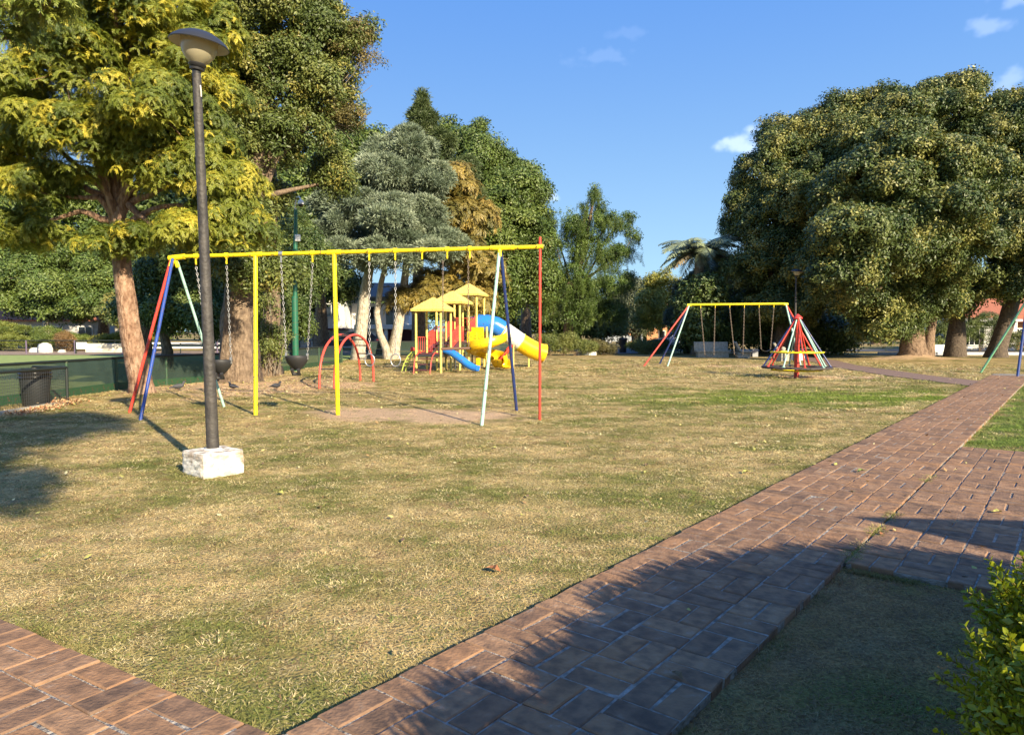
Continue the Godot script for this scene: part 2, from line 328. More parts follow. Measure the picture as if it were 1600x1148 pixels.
func tint(k: float, warm := 0.0) -> Color:
	return Color(k * (1.0 + warm), k * (1.0 + warm * 0.4), k * (1.0 - warm * 0.6))

func clump_ball(seed_: int, n: int, radius: float, l: float, w: float, droop := 0.2) -> ArrayMesh:
	rng.seed = seed_
	var st := S()
	for i in n:
		var d := unit()
		d.y = d.y * 0.75 + 0.1
		var p := d * radius * sqrt(rng.randf())
		var nn := (d * 0.9 + unit() * 0.8 + UP * 0.5).normalized()
		var dir := (unit() + d * 0.7 - UP * droop)
		dir = (dir - nn * dir.dot(nn)).normalized()
		leaf(st, p, dir, nn, l * rnd(0.7, 1.2), w * rnd(0.7, 1.2), tint(rnd(0.72, 1.25), rnd(-0.06, 0.14)))
	return st.commit()

# a flat feathery spray along +Y (placed pointing out of the crown), tips hanging
func clump_spray(seed_: int, n: int, length: float, l: float, w: float, droop := 0.5) -> ArrayMesh:
	rng.seed = seed_
	var st := S()
	for b in 4:
		var az := TAU * b / 4.0 + rnd(-0.5, 0.5)
		var out := Vector3(cos(az), 0.5, sin(az)).normalized()
		var p := Vector3.ZERO
		var d := out
		var steps := n / 8
		for i in steps:
			d = (d - UP * droop * 2.2 / steps).normalized()
			p += d * length / steps
			var side := d.cross(UP).normalized()
			for s in [-1.0, 1.0]:
				var dir: Vector3 = (d * 0.75 + side * s * rnd(0.4, 0.9) - UP * rnd(0.0, 0.5) + unit() * 0.2).normalized()
				var nn := (UP * 0.7 + out * 0.7 + unit() * 0.5).normalized()
				leaf(st, p, dir, nn, l * rnd(0.7, 1.25), w * rnd(0.7, 1.2), tint(rnd(0.7, 1.3), rnd(-0.1, 0.2)))
	return st.commit()

# stiff upright brush of scale-leaved twigs
func clump_brush(seed_: int, n: int, radius: float, l: float, w: float) -> ArrayMesh:
	rng.seed = seed_
	var st := S()
	for i in n:
		var d := (unit() + UP * 0.7).normalized()
		var p := Vector3(d.x, d.y * 0.6, d.z) * radius * rnd(0.1, 0.75)
		leaf(st, p, (d + unit() * 0.3).normalized(), (unit() + UP * 0.4).normalized(), l * rnd(0.6, 1.2), w * rnd(0.7, 1.3), tint(rnd(0.72, 1.25), rnd(-0.05, 0.06)))
	return st.commit()

# hanging strand with leaves on short spurs, along -Y
func clump_strand(seed_: int, n: int, length: float, l: float, w: float) -> ArrayMesh:
	rng.seed = seed_
	var st := S()
	var sway := Vector3(rnd(-0.3, 0.3), 0, rnd(-0.3, 0.3))
	for i in n:
		var t := float(i) / n
		var p := Vector3(0, -length * t, 0) + sway * t * t * length + unit() * 0.12 * length * (1.0 - t * 0.5)
		var d := (unit() * 1.0 - UP * 0.4).normalized()
		leaf(st, p, d, (unit() + UP * 0.6 + Vector3(0.3, 0, 0.5)).normalized(), l * rnd(0.7, 1.2), w * rnd(0.7, 1.2), tint(rnd(0.72, 1.25), rnd(-0.06, 0.12)))
	return st.commit()

# a crown: clumps spread through the outer part of a set of lobes
# lobe = [centre, radii];  o: gap, inset, smin, smax, cols (three colours), mode ("out","down","up"), yellow (colour), ypart
func crown(parent: Node3D, called: String, lobes: Array, mesh: Mesh, material: Material, count: int, o: Dictionary) -> void:
	rng.seed = hash(called) % 1000 + int(lobes[0][0].x * 37.0) + int(o.get("seed", 0)) * 7919 + count
	# break every lobe into smaller bulges, so that the crown has boughs that shade one another
	var sub: int = o.get("sub", 14)
	if sub > 0:
		var all := []
		for L in lobes:
			var r: Vector3 = L[1]
			all.append([L[0], r * 0.68])
			for k in sub:
				var d := unit()
				if d.y < -0.3:
					d.y *= -0.6
				var f := rnd(0.2, 0.52)
				all.append([L[0] + d * r * (o.get("rag", 1.12) - f * rnd(0.45, 1.0)), r * Vector3(f * rnd(0.9, 1.25), f * rnd(0.75, 1.0), f * rnd(0.9, 1.25))])
		lobes = all
	var near := []
	for i in lobes.size():
		var l := []
		for j in lobes.size():
			if j != i and lobes[i][0].distance_to(lobes[j][0]) < lobes[i][1].length() + lobes[j][1].length():
				l.append(j)
		near.append(l)
	var weights := PackedFloat32Array()
	var total := 0.0
	for L in lobes:
		var r: Vector3 = L[1]
		total += pow(r.x * r.y * r.z, 0.6667)
		weights.append(total)
	var gap: float = o.get("gap", -0.35)
	var gf: float = o.get("gap_size", 1.4)
	var smin: float = o.get("smin", 0.8)
	var smax: float = o.get("smax", 1.3)
	var inset: float = o.get("inset", 0.35)
	var cols: Array = o.cols
	var mode: String = o.get("mode", "out")
	var spot: float = o.get("spot", 0.0)
	var spotc: Color = o.get("spot_color", Color.WHITE)
	var where: Array[Transform3D] = []
	var tints := PackedColorArray()
	var tries := 0
	while where.size() < count and tries < count * 6:
		tries += 1
		var pick := rng.randf() * total
		var li := 0
		li = mini(weights.bsearch(pick), lobes.size() - 1)
		var c: Vector3 = lobes[li][0]
		var r: Vector3 = lobes[li][1]
		var d := unit()
		if d.y < -0.2 and rng.randf() < 0.4:
			d.y = -d.y
		# lumpy outline
		var bump := soft.get_noise_3dv((c + d * r) * 18.0) * 0.16 + mid.get_noise_3dv((c + d * r) * 14.0) * 0.12
		var k := 1.0 - inset * pow(rng.randf(), 1.7) + bump
		var p := c + d * r * k
		if p.y < o.get("floor", 0.3):
			continue
		var buried := false
		for j in near[li]:
			var q: Vector3 = (p - lobes[j][0]) / lobes[j][1]
			if q.length_squared() < 0.42:
				buried = true
				break
		if buried:
			continue
		if mid.get_noise_3dv(p * gf * 10.0) < gap:
			continue
		var y := (d / r).normalized()
		if mode == "down":
			y = (Vector3(y.x, 0.15, y.z) * 0.8 + UP * 0.5 + unit() * 0.25).normalized()
		elif mode == "hang":
			y = (UP + unit() * 0.22).normalized()
		elif mode == "up":
			y = (y * 0.6 + UP * 0.7 + unit() * 0.3).normalized()
		else:
			y = (y * 0.7 + UP * 0.45 + unit() * 0.35).normalized()
		var x := y.cross(unit()).normalized()
		var s := rnd(smin, smax)
		where.append(Transform3D(Basis(x, y, x.cross(y)).scaled(Vector3.ONE * s), p))
		var f := clampf(mid.get_noise_3dv(p * 9.0 + Vector3(70, 0, 0)) * 0.9 + rnd(-0.25, 0.25) + 0.5, 0.0, 1.0)
		var cc: Color = (cols[0] as Color).lerp(cols[1], f * 2.0) if f < 0.5 else (cols[1] as Color).lerp(cols[2], f * 2.0 - 1.0)
		if spot > 0.0 and soft.get_noise_3dv(p * o.get("spot_size", 30.0) + Vector3(0, 300, 0)) + rnd(-0.3, 0.3) > 1.0 - spot * 2.0:
			cc = cc.lerp(spotc, rnd(0.5, 1.0))
		tints.append(cc)
	var mm := MultiMesh.new()
	mm.transform_format = MultiMesh.TRANSFORM_3D
	mm.use_colors = true
	mm.mesh = mesh
	mm.instance_count = where.size()
	for i in where.size():
		mm.set_instance_transform(i, where[i])
		mm.set_instance_color(i, tints[i])
	var inst := MultiMeshInstance3D.new()
	inst.multimesh = mm
	inst.material_override = material
	inst.name = called
	inst.set_meta("kind", "stuff")
	parent.add_child(inst, true)

# bent, tapered limb from a to b
func limb(st: SurfaceTool, a: Vector3, b: Vector3, r0: float, r1: float, bend := 0.1, sides := 8, segs := 6) -> void:
	var pts := []
	var rr := []
	var side := unit() * (b - a).length() * bend
	for i in segs + 1:
		var t := float(i) / segs
		pts.append(a.lerp(b, t) + side * sin(t * PI) + unit() * r0 * 0.25 * (1.0 if i > 0 and i < segs else 0.0))
		rr.append(lerpf(r0, r1, t))
	tube(st, pts, rr, sides)

# trunk with flared, fluted foot
func trunk_mesh(st: SurfaceTool, pts: Array, rads: Array, flute := 0.12, sides := 18, seed_ := 1) -> void:
	var n := pts.size()
	var rings := []
	for i in n:
		var ring := PackedVector3Array()
		for k in sides:
			var a := TAU * k / sides
			var w := 1.0 + flute * sin(a * 5.0 + seed_) * (1.0 - 0.6 * float(i) / n) + flute * 0.9 * mid.get_noise_3d(cos(a) * 30.0 + seed_ * 9, pts[i].y * 16.0, sin(a) * 30.0)
			ring.append(pts[i] + Vector3(cos(a), 0, sin(a)) * rads[i] * w)
		rings.append(ring)
	st.set_smooth_group(0)
	for i in n - 1:
		for k in sides:
			var k2 := (k + 1) % sides
			var a: Vector3 = rings[i][k]
			var b: Vector3 = rings[i + 1][k]
			var c: Vector3 = rings[i + 1][k2]
			var d: Vector3 = rings[i][k2]
			var n0 := Vector3(a.x - pts[i].x, 0.0, a.z - pts[i].z).normalized()
			var n1 := Vector3(d.x - pts[i].x, 0.0, d.z - pts[i].z).normalized()
			tri(st, a, b, c, n0, n0, n1)
			tri(st, a, c, d, n0, n1, n1)

# ---------------------------------------------------------------- the lie of the land
const PU := Vector2(0.622, -0.783)     # main path runs this way (x, z)
const PN := Vector2(0.783, 0.622)      # across it
const CE := Vector2(0.857, 0.515)      # paving in the near left corner
const CV := Vector2(0.515, -0.857)
const CELL := 0.2865

func in_main(p: Vector2, grow := 0.0) -> bool:
	var n := p.dot(PN)
	var u := p.dot(PU)
	return n > -2.295 - grow and n < -1.149 + grow and u > -4.0 and u < 32.0

func in_yard(p: Vector2, grow := 0.0) -> bool:
	var u := p.dot(PU)
	return p.dot(PN) >= -1.149 and u > 4.95 - grow and u < 10.97 + grow and p.dot(PN) < 9.0

func in_corner(p: Vector2, grow := 0.0) -> bool:
	var v := p.dot(CV)
	return p.dot(PN) <= -2.30 and v < 1.76 + grow and p.dot(CE) < 0.35 and p.dot(CE) > -9.0

const FAR_PATH := [Vector2(13.75, -20.2), Vector2(13.9, -24.8), Vector2(15.0, -32.4), Vector2(16.6, -38.0), Vector2(17.2, -44.0)]
func far_dist(p: Vector2) -> float:
	var best := 1e9
	for i in FAR_PATH.size() - 1:
		var q := Geometry2D.get_closest_point_to_segment(p, FAR_PATH[i], FAR_PATH[i + 1])
		best = minf(best, q.distance_to(p))
	return best

func paved(p: Vector2, grow := 0.0) -> bool:
	return in_main(p, grow) or in_yard(p, grow) or in_corner(p, grow)

func ellipse(p: Vector2, c: Vector2, r: Vector2, turn := 0.0) -> float:
	var q := (p - c).rotated(-turn) / r
	return q.length()

func lawn_height(x: float, z: float) -> float:
	var h := soft.get_noise_2d(x * 9.0, z * 9.0) * 0.025 + mid.get_noise_2d(x * 12.0, z * 12.0) * 0.008
	var d := maxf(0.0, Vector2(x, z).length() - 3.0)
	h *= clampf(d / 6.0, 0.15, 1.0)
	# ground heaped a little round the big trunks
	for t in [Vector3(-8.8, -16.8, 0.10), Vector3(-7.8, -20.2, 0.16), Vector3(-7.5, -23.6, 0.12), Vector3(23.1, -41.0, 0.3)]:
		h += t.z * exp(-Vector2(x - t.x, z - t.y).length_squared() / 1.6)
	if paved(Vector2(x, z), 0.25):
		h = minf(h, 0.0)
	return h

func lawn_colour(x: float, z: float) -> Color:
	var p := Vector2(x, z)
	var a := soft.get_noise_2d(x * 6.0, z * 11.0)
	var b := mid.get_noise_2d(x * 11.0, z * 17.0)
	var c := fine.get_noise_2d(x * 40.0, z * 55.0)
	var straw := Color(0.56, 0.425, 0.20).lerp(Color(0.38, 0.27, 0.125), clampf(0.5 + b * 0.9 + c * 0.3, 0, 1))
	var green := Color(0.15, 0.17, 0.045).lerp(Color(0.21, 0.215, 0.062), clampf(0.5 + c, 0, 1))
	var g := 0.31 + a * 0.6 + b * 0.95 + c * 0.45
	# greener beside the main path and where it is watered
	var pn := p.dot(PN)
	var pu := p.dot(PU)
	if pn < -2.28 and pu < 26.0:
		g += 0.22 * exp(-(-2.28 - pn) / 0.55)
		var lush := exp(-pow((pu - 20.5) / 4.2, 2.0)) * exp(-pow((-2.28 - pn) / 4.6, 2.0))
		var lush2 := exp(-pow((z + 16.6) / 1.9, 2.0)) * clampf((x - 1.0) / 5.0, 0, 1) * clampf((13.5 - x) / 3.0, 0, 1)
		g += 1.15 * maxf(lush * 0.45, lush2) * (0.8 + b * 0.5)
		green = green.lerp(Color(0.17, 0.235, 0.035), clampf(lush2, 0, 1))
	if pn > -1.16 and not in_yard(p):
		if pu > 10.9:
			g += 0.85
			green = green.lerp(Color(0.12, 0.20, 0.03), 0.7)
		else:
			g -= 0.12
			straw = straw.lerp(Color(0.37, 0.205, 0.085), 0.85)  # warmer brown painted in to offset the blue cast of the bush's shade
	if z < -20.0:
		g -= 0.18 * clampf((-20.0 - z) / 10.0, 0, 1)
	var col := straw.lerp(green, clampf(g, 0.02, 0.97))
	# bare earth worn below the swings
	var worn := 1.35 - ellipse(p, Vector2(-1.9, -13.2), Vector2(1.75, 0.95), 0.28) - b * 0.35
	worn = maxf(worn, 1.05 - ellipse(p, Vector2(-4.7, -20.4), Vector2(1.0, 1.6)) - b * 0.4)
	worn = maxf(worn, 1.2 - ellipse(p, Vector2(11.0, -24.2), Vector2(1.8, 1.1)) - b * 0.5)
	worn = maxf(worn, 0.9 - ellipse(p, Vector2(10.0, -32.0), Vector2(3.0, 1.2)) - b * 0.5)
	worn = maxf(worn, (1.1 - ellipse(p, Vector2(-7.6, -20.0), Vector2(3.2, 3.6)) - b * 0.5) * 0.8)
	worn = maxf(worn, (1.0 - ellipse(p, Vector2(23.0, -40.5), Vector2(4.0, 2.0)) - b * 0.5) * 0.7)
	col = col.lerp(Color(0.66, 0.46, 0.30), clampf(worn * 2.2, 0, 0.92))
	# strip of soil along the corner paving and small bald spots
	var bald := clampf((mid.get_noise_2d(x * 30.0 + 500.0, z * 38.0) - 0.33) * 5.0, 0, 0.75)
	col = col.lerp(Color(0.31, 0.215, 0.13), bald * (0.6 if z > -14.0 else 0.3))
	return col

func axis(limits: Array) -> PackedFloat32Array:
	var out := PackedFloat32Array()
	for L in limits:
		var n := int(round(absf(L[1] - L[0]) / L[2]))
		for i in n:
			out.append(lerpf(L[0], L[1], float(i) / n))
	out.append(limits[-1][1])
	return out

func make_ground() -> void:
	var xs := axis([[-260, -60, 20], [-60, -24, 3], [-24, -9, 0.5], [-9, 9, 0.16], [9, 28, 0.45], [28, 70, 3], [70, 260, 20]])
	var zs := axis([[60, 12, 6], [12, 0, 1.0], [0, -9, 0.13], [-9, -22, 0.2], [-22, -46, 0.6], [-46, -90, 4], [-90, -420, 30]])
	var st := S()
	var nx := xs.size()
	for z in zs:
		for x in xs:
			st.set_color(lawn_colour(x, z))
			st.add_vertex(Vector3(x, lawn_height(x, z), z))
	for j in zs.size() - 1:
		for i in nx - 1:
			var a := j * nx + i
			for k in [a, a + nx, a + nx + 1, a, a + nx + 1, a + 1]:
				st.add_index(k)
	st.generate_normals()
	var m := StandardMaterial3D.new()
	m.vertex_color_use_as_albedo = true
	m.albedo_texture = noise_tex(1024, 0.06, [[0.0, 0.38, 0.38, 0.34], [0.4, 0.72, 0.72, 0.70], [0.62, 0.95, 0.94, 0.9], [1.0, 1.0, 1.0, 1.0]], 5, 4)
	m.uv1_triplanar = true; m.uv1_world_triplanar = true
	m.uv1_scale = Vector3.ONE * 0.45
	m.normal_enabled = true
	m.normal_texture = bump_tex(1024, 0.07, 9.0, 6, 4)
	m.normal_scale = 1.0
	m.roughness = 0.95
	m.metallic_specular = 0.2
	struct("lawn", st, m)

# ---------------------------------------------------------------- brick paving
var brick_meshes := []
var brick_mats := []

func make_brick_kit() -> void:
	# three slightly different bricks, 0.226 x 0.108, rounded arrises; top at y = 0
	for v in 5:
		rng.seed = 40 + v
		var st := S()
		var lx := 0.1375
		var lz := 0.0665
		var ch := 0.006
		var top := []
		var edge := []
		var low := []
		for k in [[-1, -1], [1, -1], [1, 1], [-1, 1]]:
			var j := Vector3(rnd(-0.003, 0.003), rnd(-0.002, 0.001), rnd(-0.003, 0.003))
			top.append(Vector3(k[0] * (lx - ch), 0, k[1] * (lz - ch)) + j)
			edge.append(Vector3(k[0] * lx, -ch, k[1] * lz) + j)
			low.append(Vector3(k[0] * lx, -0.05, k[1] * lz) + Vector3(j.x, 0, j.z))
		face(st, top[0], top[1], top[2], top[3], UP)
		for i in 4:
			var i2 := (i + 1) % 4
			var o: Vector3 = (edge[i] + edge[i2]) * 0.5
			o.y = 0
			face(st, top[i], top[i2], edge[i2], edge[i], o.normalized() + UP)
			face(st, edge[i], edge[i2], low[i2], low[i], o)
		brick_meshes.append(st.commit())
	var nrm := bump_tex(512, 0.035, 6.0, 21, 5)
	var tones := [[0.274, 0.16, 0.092], [0.246, 0.145, 0.085], [0.299, 0.179, 0.104], [0.206, 0.125, 0.078], [0.286, 0.162, 0.088], [0.228, 0.139, 0.086], [0.187, 0.116, 0.074], [0.311, 0.195, 0.118]]
	for i in tones.size():
		var c: Array = tones[i]
		var t := noise_tex(512, 0.008, [[0.0, c[0] * 0.55, c[1] * 0.58, c[2] * 0.65], [0.34, c[0] * 0.82, c[1] * 0.83, c[2] * 0.86], [0.5, c[0], c[1], c[2]], [0.68, c[0] * 1.18, c[1] * 1.15, c[2] * 1.1], [0.84, c[0] * 1.05 + 0.03, c[1] * 1.05 + 0.03, c[2] * 1.05 + 0.025], [1.0, c[0] + 0.09, c[1] + 0.1, c[2] + 0.1]], 60 + i, 6)
		var m := textured(t, 1.9, 0.88, nrm, 0.6)
		m.metallic_specular = 0.35
		brick_mats.append(m)

func in_frame(x: float, z: float, margin := 0.0) -> bool:
	return z < -2.3 and absf(x) < -z * 0.735 + 0.15 + margin

# cells: [centre Vector2, along Vector2, odd]
func lay_bricks(holder: MeshInstance3D, cells: Array, seed_: int, most: int, top := 0.045) -> void:
	rng.seed = seed_
	var list := []
	for c in cells:
		var mid_: Vector2 = c[0]
		var along: Vector2 = c[1]
		var across := Vector2(-along.y, along.x)
		for s in [-1.0, 1.0]:
			var p: Vector2 = mid_ + across * s * CELL * 0.25 + Vector2(rnd(-0.003, 0.003), rnd(-0.003, 0.003))
			var turn := atan2(-along.y, along.x) + rnd(-0.022, 0.022)
			var tone := clampf(mid.get_noise_2d(p.x * 13.0, p.y * 13.0) * 2.0 + rnd(-3.2, 3.2) + 3.5, 0.0, 7.0)
			var sink := mid.get_noise_2d(p.x * 20.0, p.y * 20.0) * 0.006
			var xf := Transform3D(Basis.from_euler(Vector3(rnd(-0.012, 0.012), turn, rnd(-0.012, 0.012))), Vector3(p.x, top + rnd(-0.003, 0.003) + sink, p.y))
			list.append([p.length() + (0.0 if in_frame(p.x, p.y) else 100.0), xf, int(tone), rng.randi() % 5])
	list.sort_custom(func(a, b): return a[0] < b[0])
	var rest := []
	for i in brick_mats.size():
		rest.append(null)
	for i in list.size():
		var b: Array = list[i]
		if i < most and b[0] < 100.0:
			var o := MeshInstance3D.new()
			o.mesh = brick_meshes[b[3]]
			o.material_override = brick_mats[b[2]]
			o.transform = holder.transform.affine_inverse() * b[1]
			o.name = "brick"
			holder.add_child(o, true)
		else:
			if rest[b[2]] == null:
				rest[b[2]] = S()
			rest[b[2]].append_from(brick_meshes[b[3]], 0, b[1])
	# the remaining bricks, joined: one part with a surface per tone
	var am := ArrayMesh.new()
	for i in rest.size():
		if rest[i] != null:
			rest[i].set_material(brick_mats[i])
			rest[i].commit(am)
	if am.get_surface_count() > 0:
		var o := MeshInstance3D.new()
		o.mesh = am
		o.name = "far_bricks"
		o.set_meta("kind", "stuff")
		holder.add_child(o, true)

func bed(called: String, poly: PackedVector2Array, top: float, m: Material) -> MeshInstance3D:
	# a slab of mortar whose surface wavers a little
	var st := S()
	var xf := Transform3D(Basis(Vector3(1, 0, 0), Vector3(0, 0, 1), Vector3(0, 1, 0)), Vector3.ZERO)
	prism(st, poly, -0.06, top, xf)
	return struct(called, st, m)

func cells_of(along: Vector2, across: Vector2, u0: float, u1: float, n0: float, n1: float, keep: Callable) -> Array:
	var out := []
	var nu := int((u1 - u0) / CELL)
	var nn := int(round((n1 - n0) / CELL))
	for i in nu:
		for j in nn:
			var c := along * (u0 + (i + 0.5) * CELL) + across * (n0 + (j + 0.5) * CELL)
			if keep.call(c):
				out.append([c, along if (i + j) % 2 == 0 else across])
	return out

func make_paving() -> void:
	make_brick_kit()
	var mortar := textured(noise_tex(512, 0.02, [[0.0, 0.14, 0.115, 0.09], [0.45, 0.26, 0.23, 0.19], [0.7, 0.34, 0.31, 0.27], [1.0, 0.42, 0.39, 0.35]], 31, 6), 1.3, 0.95, bump_tex(512, 0.05, 10.0, 33, 4), 1.0)
	var q := PackedVector2Array()
	for k in [[-3.0, -2.285], [31.0, -2.285], [31.0, -1.155], [-3.0, -1.155]]:
		q.append(PU * k[0] + PN * k[1])
	var main := bed("brick_path", q, 0.038, mortar)
	lay_bricks(main, cells_of(PU, PN, -0.07, 30.0, -2.295, -1.149, func(c): return c.y < -1.3), 71, 300)
	# branch to the right
	q = PackedVector2Array()
	for k in [[4.96, -1.14], [10.96, -1.14], [10.96, 9.0], [4.96, 9.0]]:
		q.append(PU * k[0] + PN * k[1])
	var yard := bed("brick_terrace", q, 0.034, mortar)
	lay_bricks(yard, cells_of(PU, PN, 4.955, 10.98, -1.138, 8.9, func(c): return in_frame(c.x, c.y, 2.0)), 72, 300, 0.042)
	# near left corner
	q = PackedVector2Array()
	for k in [[-9.0, -2.0], [0.0, -2.0], [0.0, 1.2], [-0.3, 1.73], [-9.0, 1.73]]:
		q.append(CE * k[0] + CV * k[1])
	var left := bed("brick_corner_paving", q, 0.028, mortar)
	rng.seed = 9
	lay_bricks(left, cells_of(CE, CV, -7.0, 0.2, 1.775 - CELL * 10.0, 1.775, func(c): return c.dot(PN) < -2.42 and c.y < -1.2), 73, 300, 0.036)
	# the path beyond the far junction, too thin to show its bricks
	var st := S()
	for i in FAR_PATH.size() - 1:
		var a: Vector2 = FAR_PATH[i]
		var b: Vector2 = FAR_PATH[i + 1]
		var da: Vector2 = (FAR_PATH[mini(i + 1, FAR_PATH.size() - 1)] - FAR_PATH[maxi(i - 1, 0)]).normalized()
		var db: Vector2 = (FAR_PATH[mini(i + 2, FAR_PATH.size() - 1)] - FAR_PATH[i]).normalized()
		var sa := Vector2(-da.y, da.x) * 0.75
		var sb := Vector2(-db.y, db.x) * 0.75
		face(st, v3(a.x - sa.x, 0.02, a.y - sa.y), v3(a.x + sa.x, 0.02, a.y + sa.y), v3(b.x + sb.x, 0.02, b.y + sb.y), v3(b.x - sb.x, 0.02, b.y - sb.y), UP)
		for s in [-1.0, 1.0]:
			face(st, v3(a.x + s * sa.x, 0.02, a.y + s * sa.y), v3(b.x + s * sb.x, 0.02, b.y + s * sb.y), v3(b.x + s * sb.x, -0.1, b.y + s * sb.y), v3(a.x + s * sa.x, -0.1, a.y + s * sa.y), v3(s * sa.x, 0, s * sa.y))
	struct("far_path", st, textured(noise_tex(512, 0.03, [[0.0, 0.10, 0.07, 0.055], [0.5, 0.20, 0.125, 0.09], [1.0, 0.30, 0.20, 0.15]], 35, 6), 0.8, 0.9))

# ---------------------------------------------------------------- grass and litter
func scatter(called: String, mesh: Mesh, material: Material, where: Array[Transform3D], tints: PackedColorArray, label: String) -> void:
	var mm := MultiMesh.new()
	mm.transform_format = MultiMesh.TRANSFORM_3D
	mm.use_colors = true
	mm.mesh = mesh
	mm.instance_count = where.size()
	for i in where.size():
		mm.set_instance_transform(i, where[i])
		mm.set_instance_color(i, tints[i])
	var o := MultiMeshInstance3D.new()
	o.multimesh = mm
	o.material_override = material
	o.name = numbered(called)
	o.set_meta("kind", "stuff")
	tag(o, label, "grass" if called.contains("grass") else "leaves")
	add_child(o)

func tuft(seed_: int, n: int, radius: float, l: float, w: float, lie: float) -> ArrayMesh:
	rng.seed = seed_
	var st := S()
	for i in n:
		var a := rng.randf() * TAU
		var p := Vector3(cos(a), 0, sin(a)) * radius * sqrt(rng.randf())
		var b := rng.randf() * TAU
		var rise := rnd(0.1, 1.0) * (1.0 - lie) + 0.12
		var d := Vector3(cos(b), rise * 1.5, sin(b)).normalized()
		var n_ := (UP + Vector3(rnd(-0.6, 0.6), 0, rnd(-0.6, 0.6))).normalized()
		p.y = rnd(0.0, 0.006)
		leaf(st, p, d, n_, l * rnd(0.5, 1.3), w * rnd(0.7, 1.3), tint(rnd(0.62, 1.35), rnd(-0.1, 0.12)))
	return st.commit()

func make_grass() -> void:
	var m := leafy(0.35, 0.7)
	m.metallic_specular = 0.25
	# ring by ring: [from, to, tufts per square metre, size]
	var kinds := [tuft(1, 20, 0.05, 0.030, 0.0034, 0.5), tuft(2, 20, 0.055, 0.028, 0.0032, 0.7), tuft(3, 22, 0.055, 0.038, 0.0036, 0.3)]
	var wh := [[], [], []]
	var tn := [[], [], []]
	rng.seed = 77
	for ring in [[1.6, 5.0, 900, 1.0], [5.0, 8.5, 480, 1.15], [8.5, 14.0, 170, 1.6], [14.0, 24.0, 45, 2.4], [24.0, 40.0, 15, 4.0]]:
		var cnt := int(ring[2] * (ring[1] * ring[1] - ring[0] * ring[0]) * 0.80)
		for i in cnt:
			var d := sqrt(lerpf(ring[0] * ring[0], ring[1] * ring[1], rng.randf()))
			var a := rnd(-0.80, 0.80)
			var x := sin(a) * d
			var z := -cos(a) * d
			var p := Vector2(x, z)
			if paved(p, -0.012) or far_dist(p) < 0.75:
				continue
			var c := lawn_colour(x, z)
			if ellipse(p, Vector2(-1.9, -13.2), Vector2(2.1, 1.15), 0.28) + mid.get_noise_2d(x * 20.0, z * 20.0) * 0.5 < 1.0 and rng.randf() < 0.9:
				continue
			var lush := clampf((c.g - c.r + 0.06) * 8.0, 0.0, 1.0)
			var k := 2 if rng.randf() < lush * 0.8 else rng.randi() % 2
			var s: float = ring[3] * rnd(0.6, 1.25)
			var tw := Basis.from_euler(Vector3(rnd(-0.15, 0.15), rng.randf() * TAU, rnd(-0.15, 0.15)))
			wh[k].append(Transform3D(tw.scaled(Vector3(s, s * rnd(0.4, 0.8), s)), Vector3(x, lawn_height(x, z) - 0.003, z)))
			var r := rng.randf()
			if lush > 0.6:
				r = 0.5 + r * 0.5
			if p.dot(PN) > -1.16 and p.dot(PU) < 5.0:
				r = maxf(r, 0.41)  # green and pale tufts turned brown, also painted against the blue of that shade
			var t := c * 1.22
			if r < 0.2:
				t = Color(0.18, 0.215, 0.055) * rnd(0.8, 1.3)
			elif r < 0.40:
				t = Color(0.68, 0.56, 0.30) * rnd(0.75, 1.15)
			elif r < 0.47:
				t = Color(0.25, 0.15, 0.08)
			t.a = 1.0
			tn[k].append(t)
	# fringe along the paving, longer blades leaning over the bricks
	for i in 3400:
		var u := 0.6 + pow(rng.randf(), 1.6) * 16.0
		var side := rng.randf()
		var p: Vector2
		if side < 0.45:
			p = PU * u + PN * (-2.30 - rnd(0.0, 0.05))
		elif side < 0.7:
			p = PU * u + PN * (-1.145 + rnd(0.0, 0.05))
			if in_yard(p, 0.02):
				continue
		elif side < 0.85:
			p = PN * rnd(-1.1, 1.5) + PU * (4.94 - rnd(0.0, 0.06))
		else:
			p = CE * rnd(-4.0, 0.0) + CV * (1.78 + rnd(-0.1, 0.08))
			if in_main(p):
				continue
		if mid.get_noise_2d(p.x * 35.0, p.y * 35.0) < -0.1:
			continue
		var s := rnd(0.45, 1.0)
		wh[2].append(Transform3D(Basis(UP, rng.randf() * TAU).scaled(Vector3(s, s * 0.9, s)), Vector3(p.x, -0.002, p.y)))
		var t := lawn_colour(p.x, p.y).lerp(Color(0.17, 0.2, 0.05), rnd(0.0, 0.7))
		t.a = 1.0
		tn[2].append(t)
	# weeds rooted in the seam between path and terrace
	for i in 130:
		var u: float = [5.1, 5.35, 5.9, 6.4, 8.3][rng.randi() % 5] + rnd(-0.16, 0.16)
		var p := PU * u + PN * (-1.143 + rnd(-0.02, 0.02))
		var s := rnd(0.4, 1.0)
		wh[2].append(Transform3D(Basis(UP, rng.randf() * TAU).scaled(Vector3.ONE * s), Vector3(p.x, 0.032, p.y)))
		tn[2].append(Color(0.22, 0.25, 0.06) if rng.randf() < 0.6 else Color(0.5, 0.4, 0.2))
	for k in 3:
		var w: Array[Transform3D] = []
		w.assign(wh[k])
		scatter("grass", kinds[k], m, w, PackedColorArray(tn[k]), ["short dry mown grass over the whole lawn", "flattened straw coloured thatch on the lawn", "longer green grass blades along the brick path edges"][k])

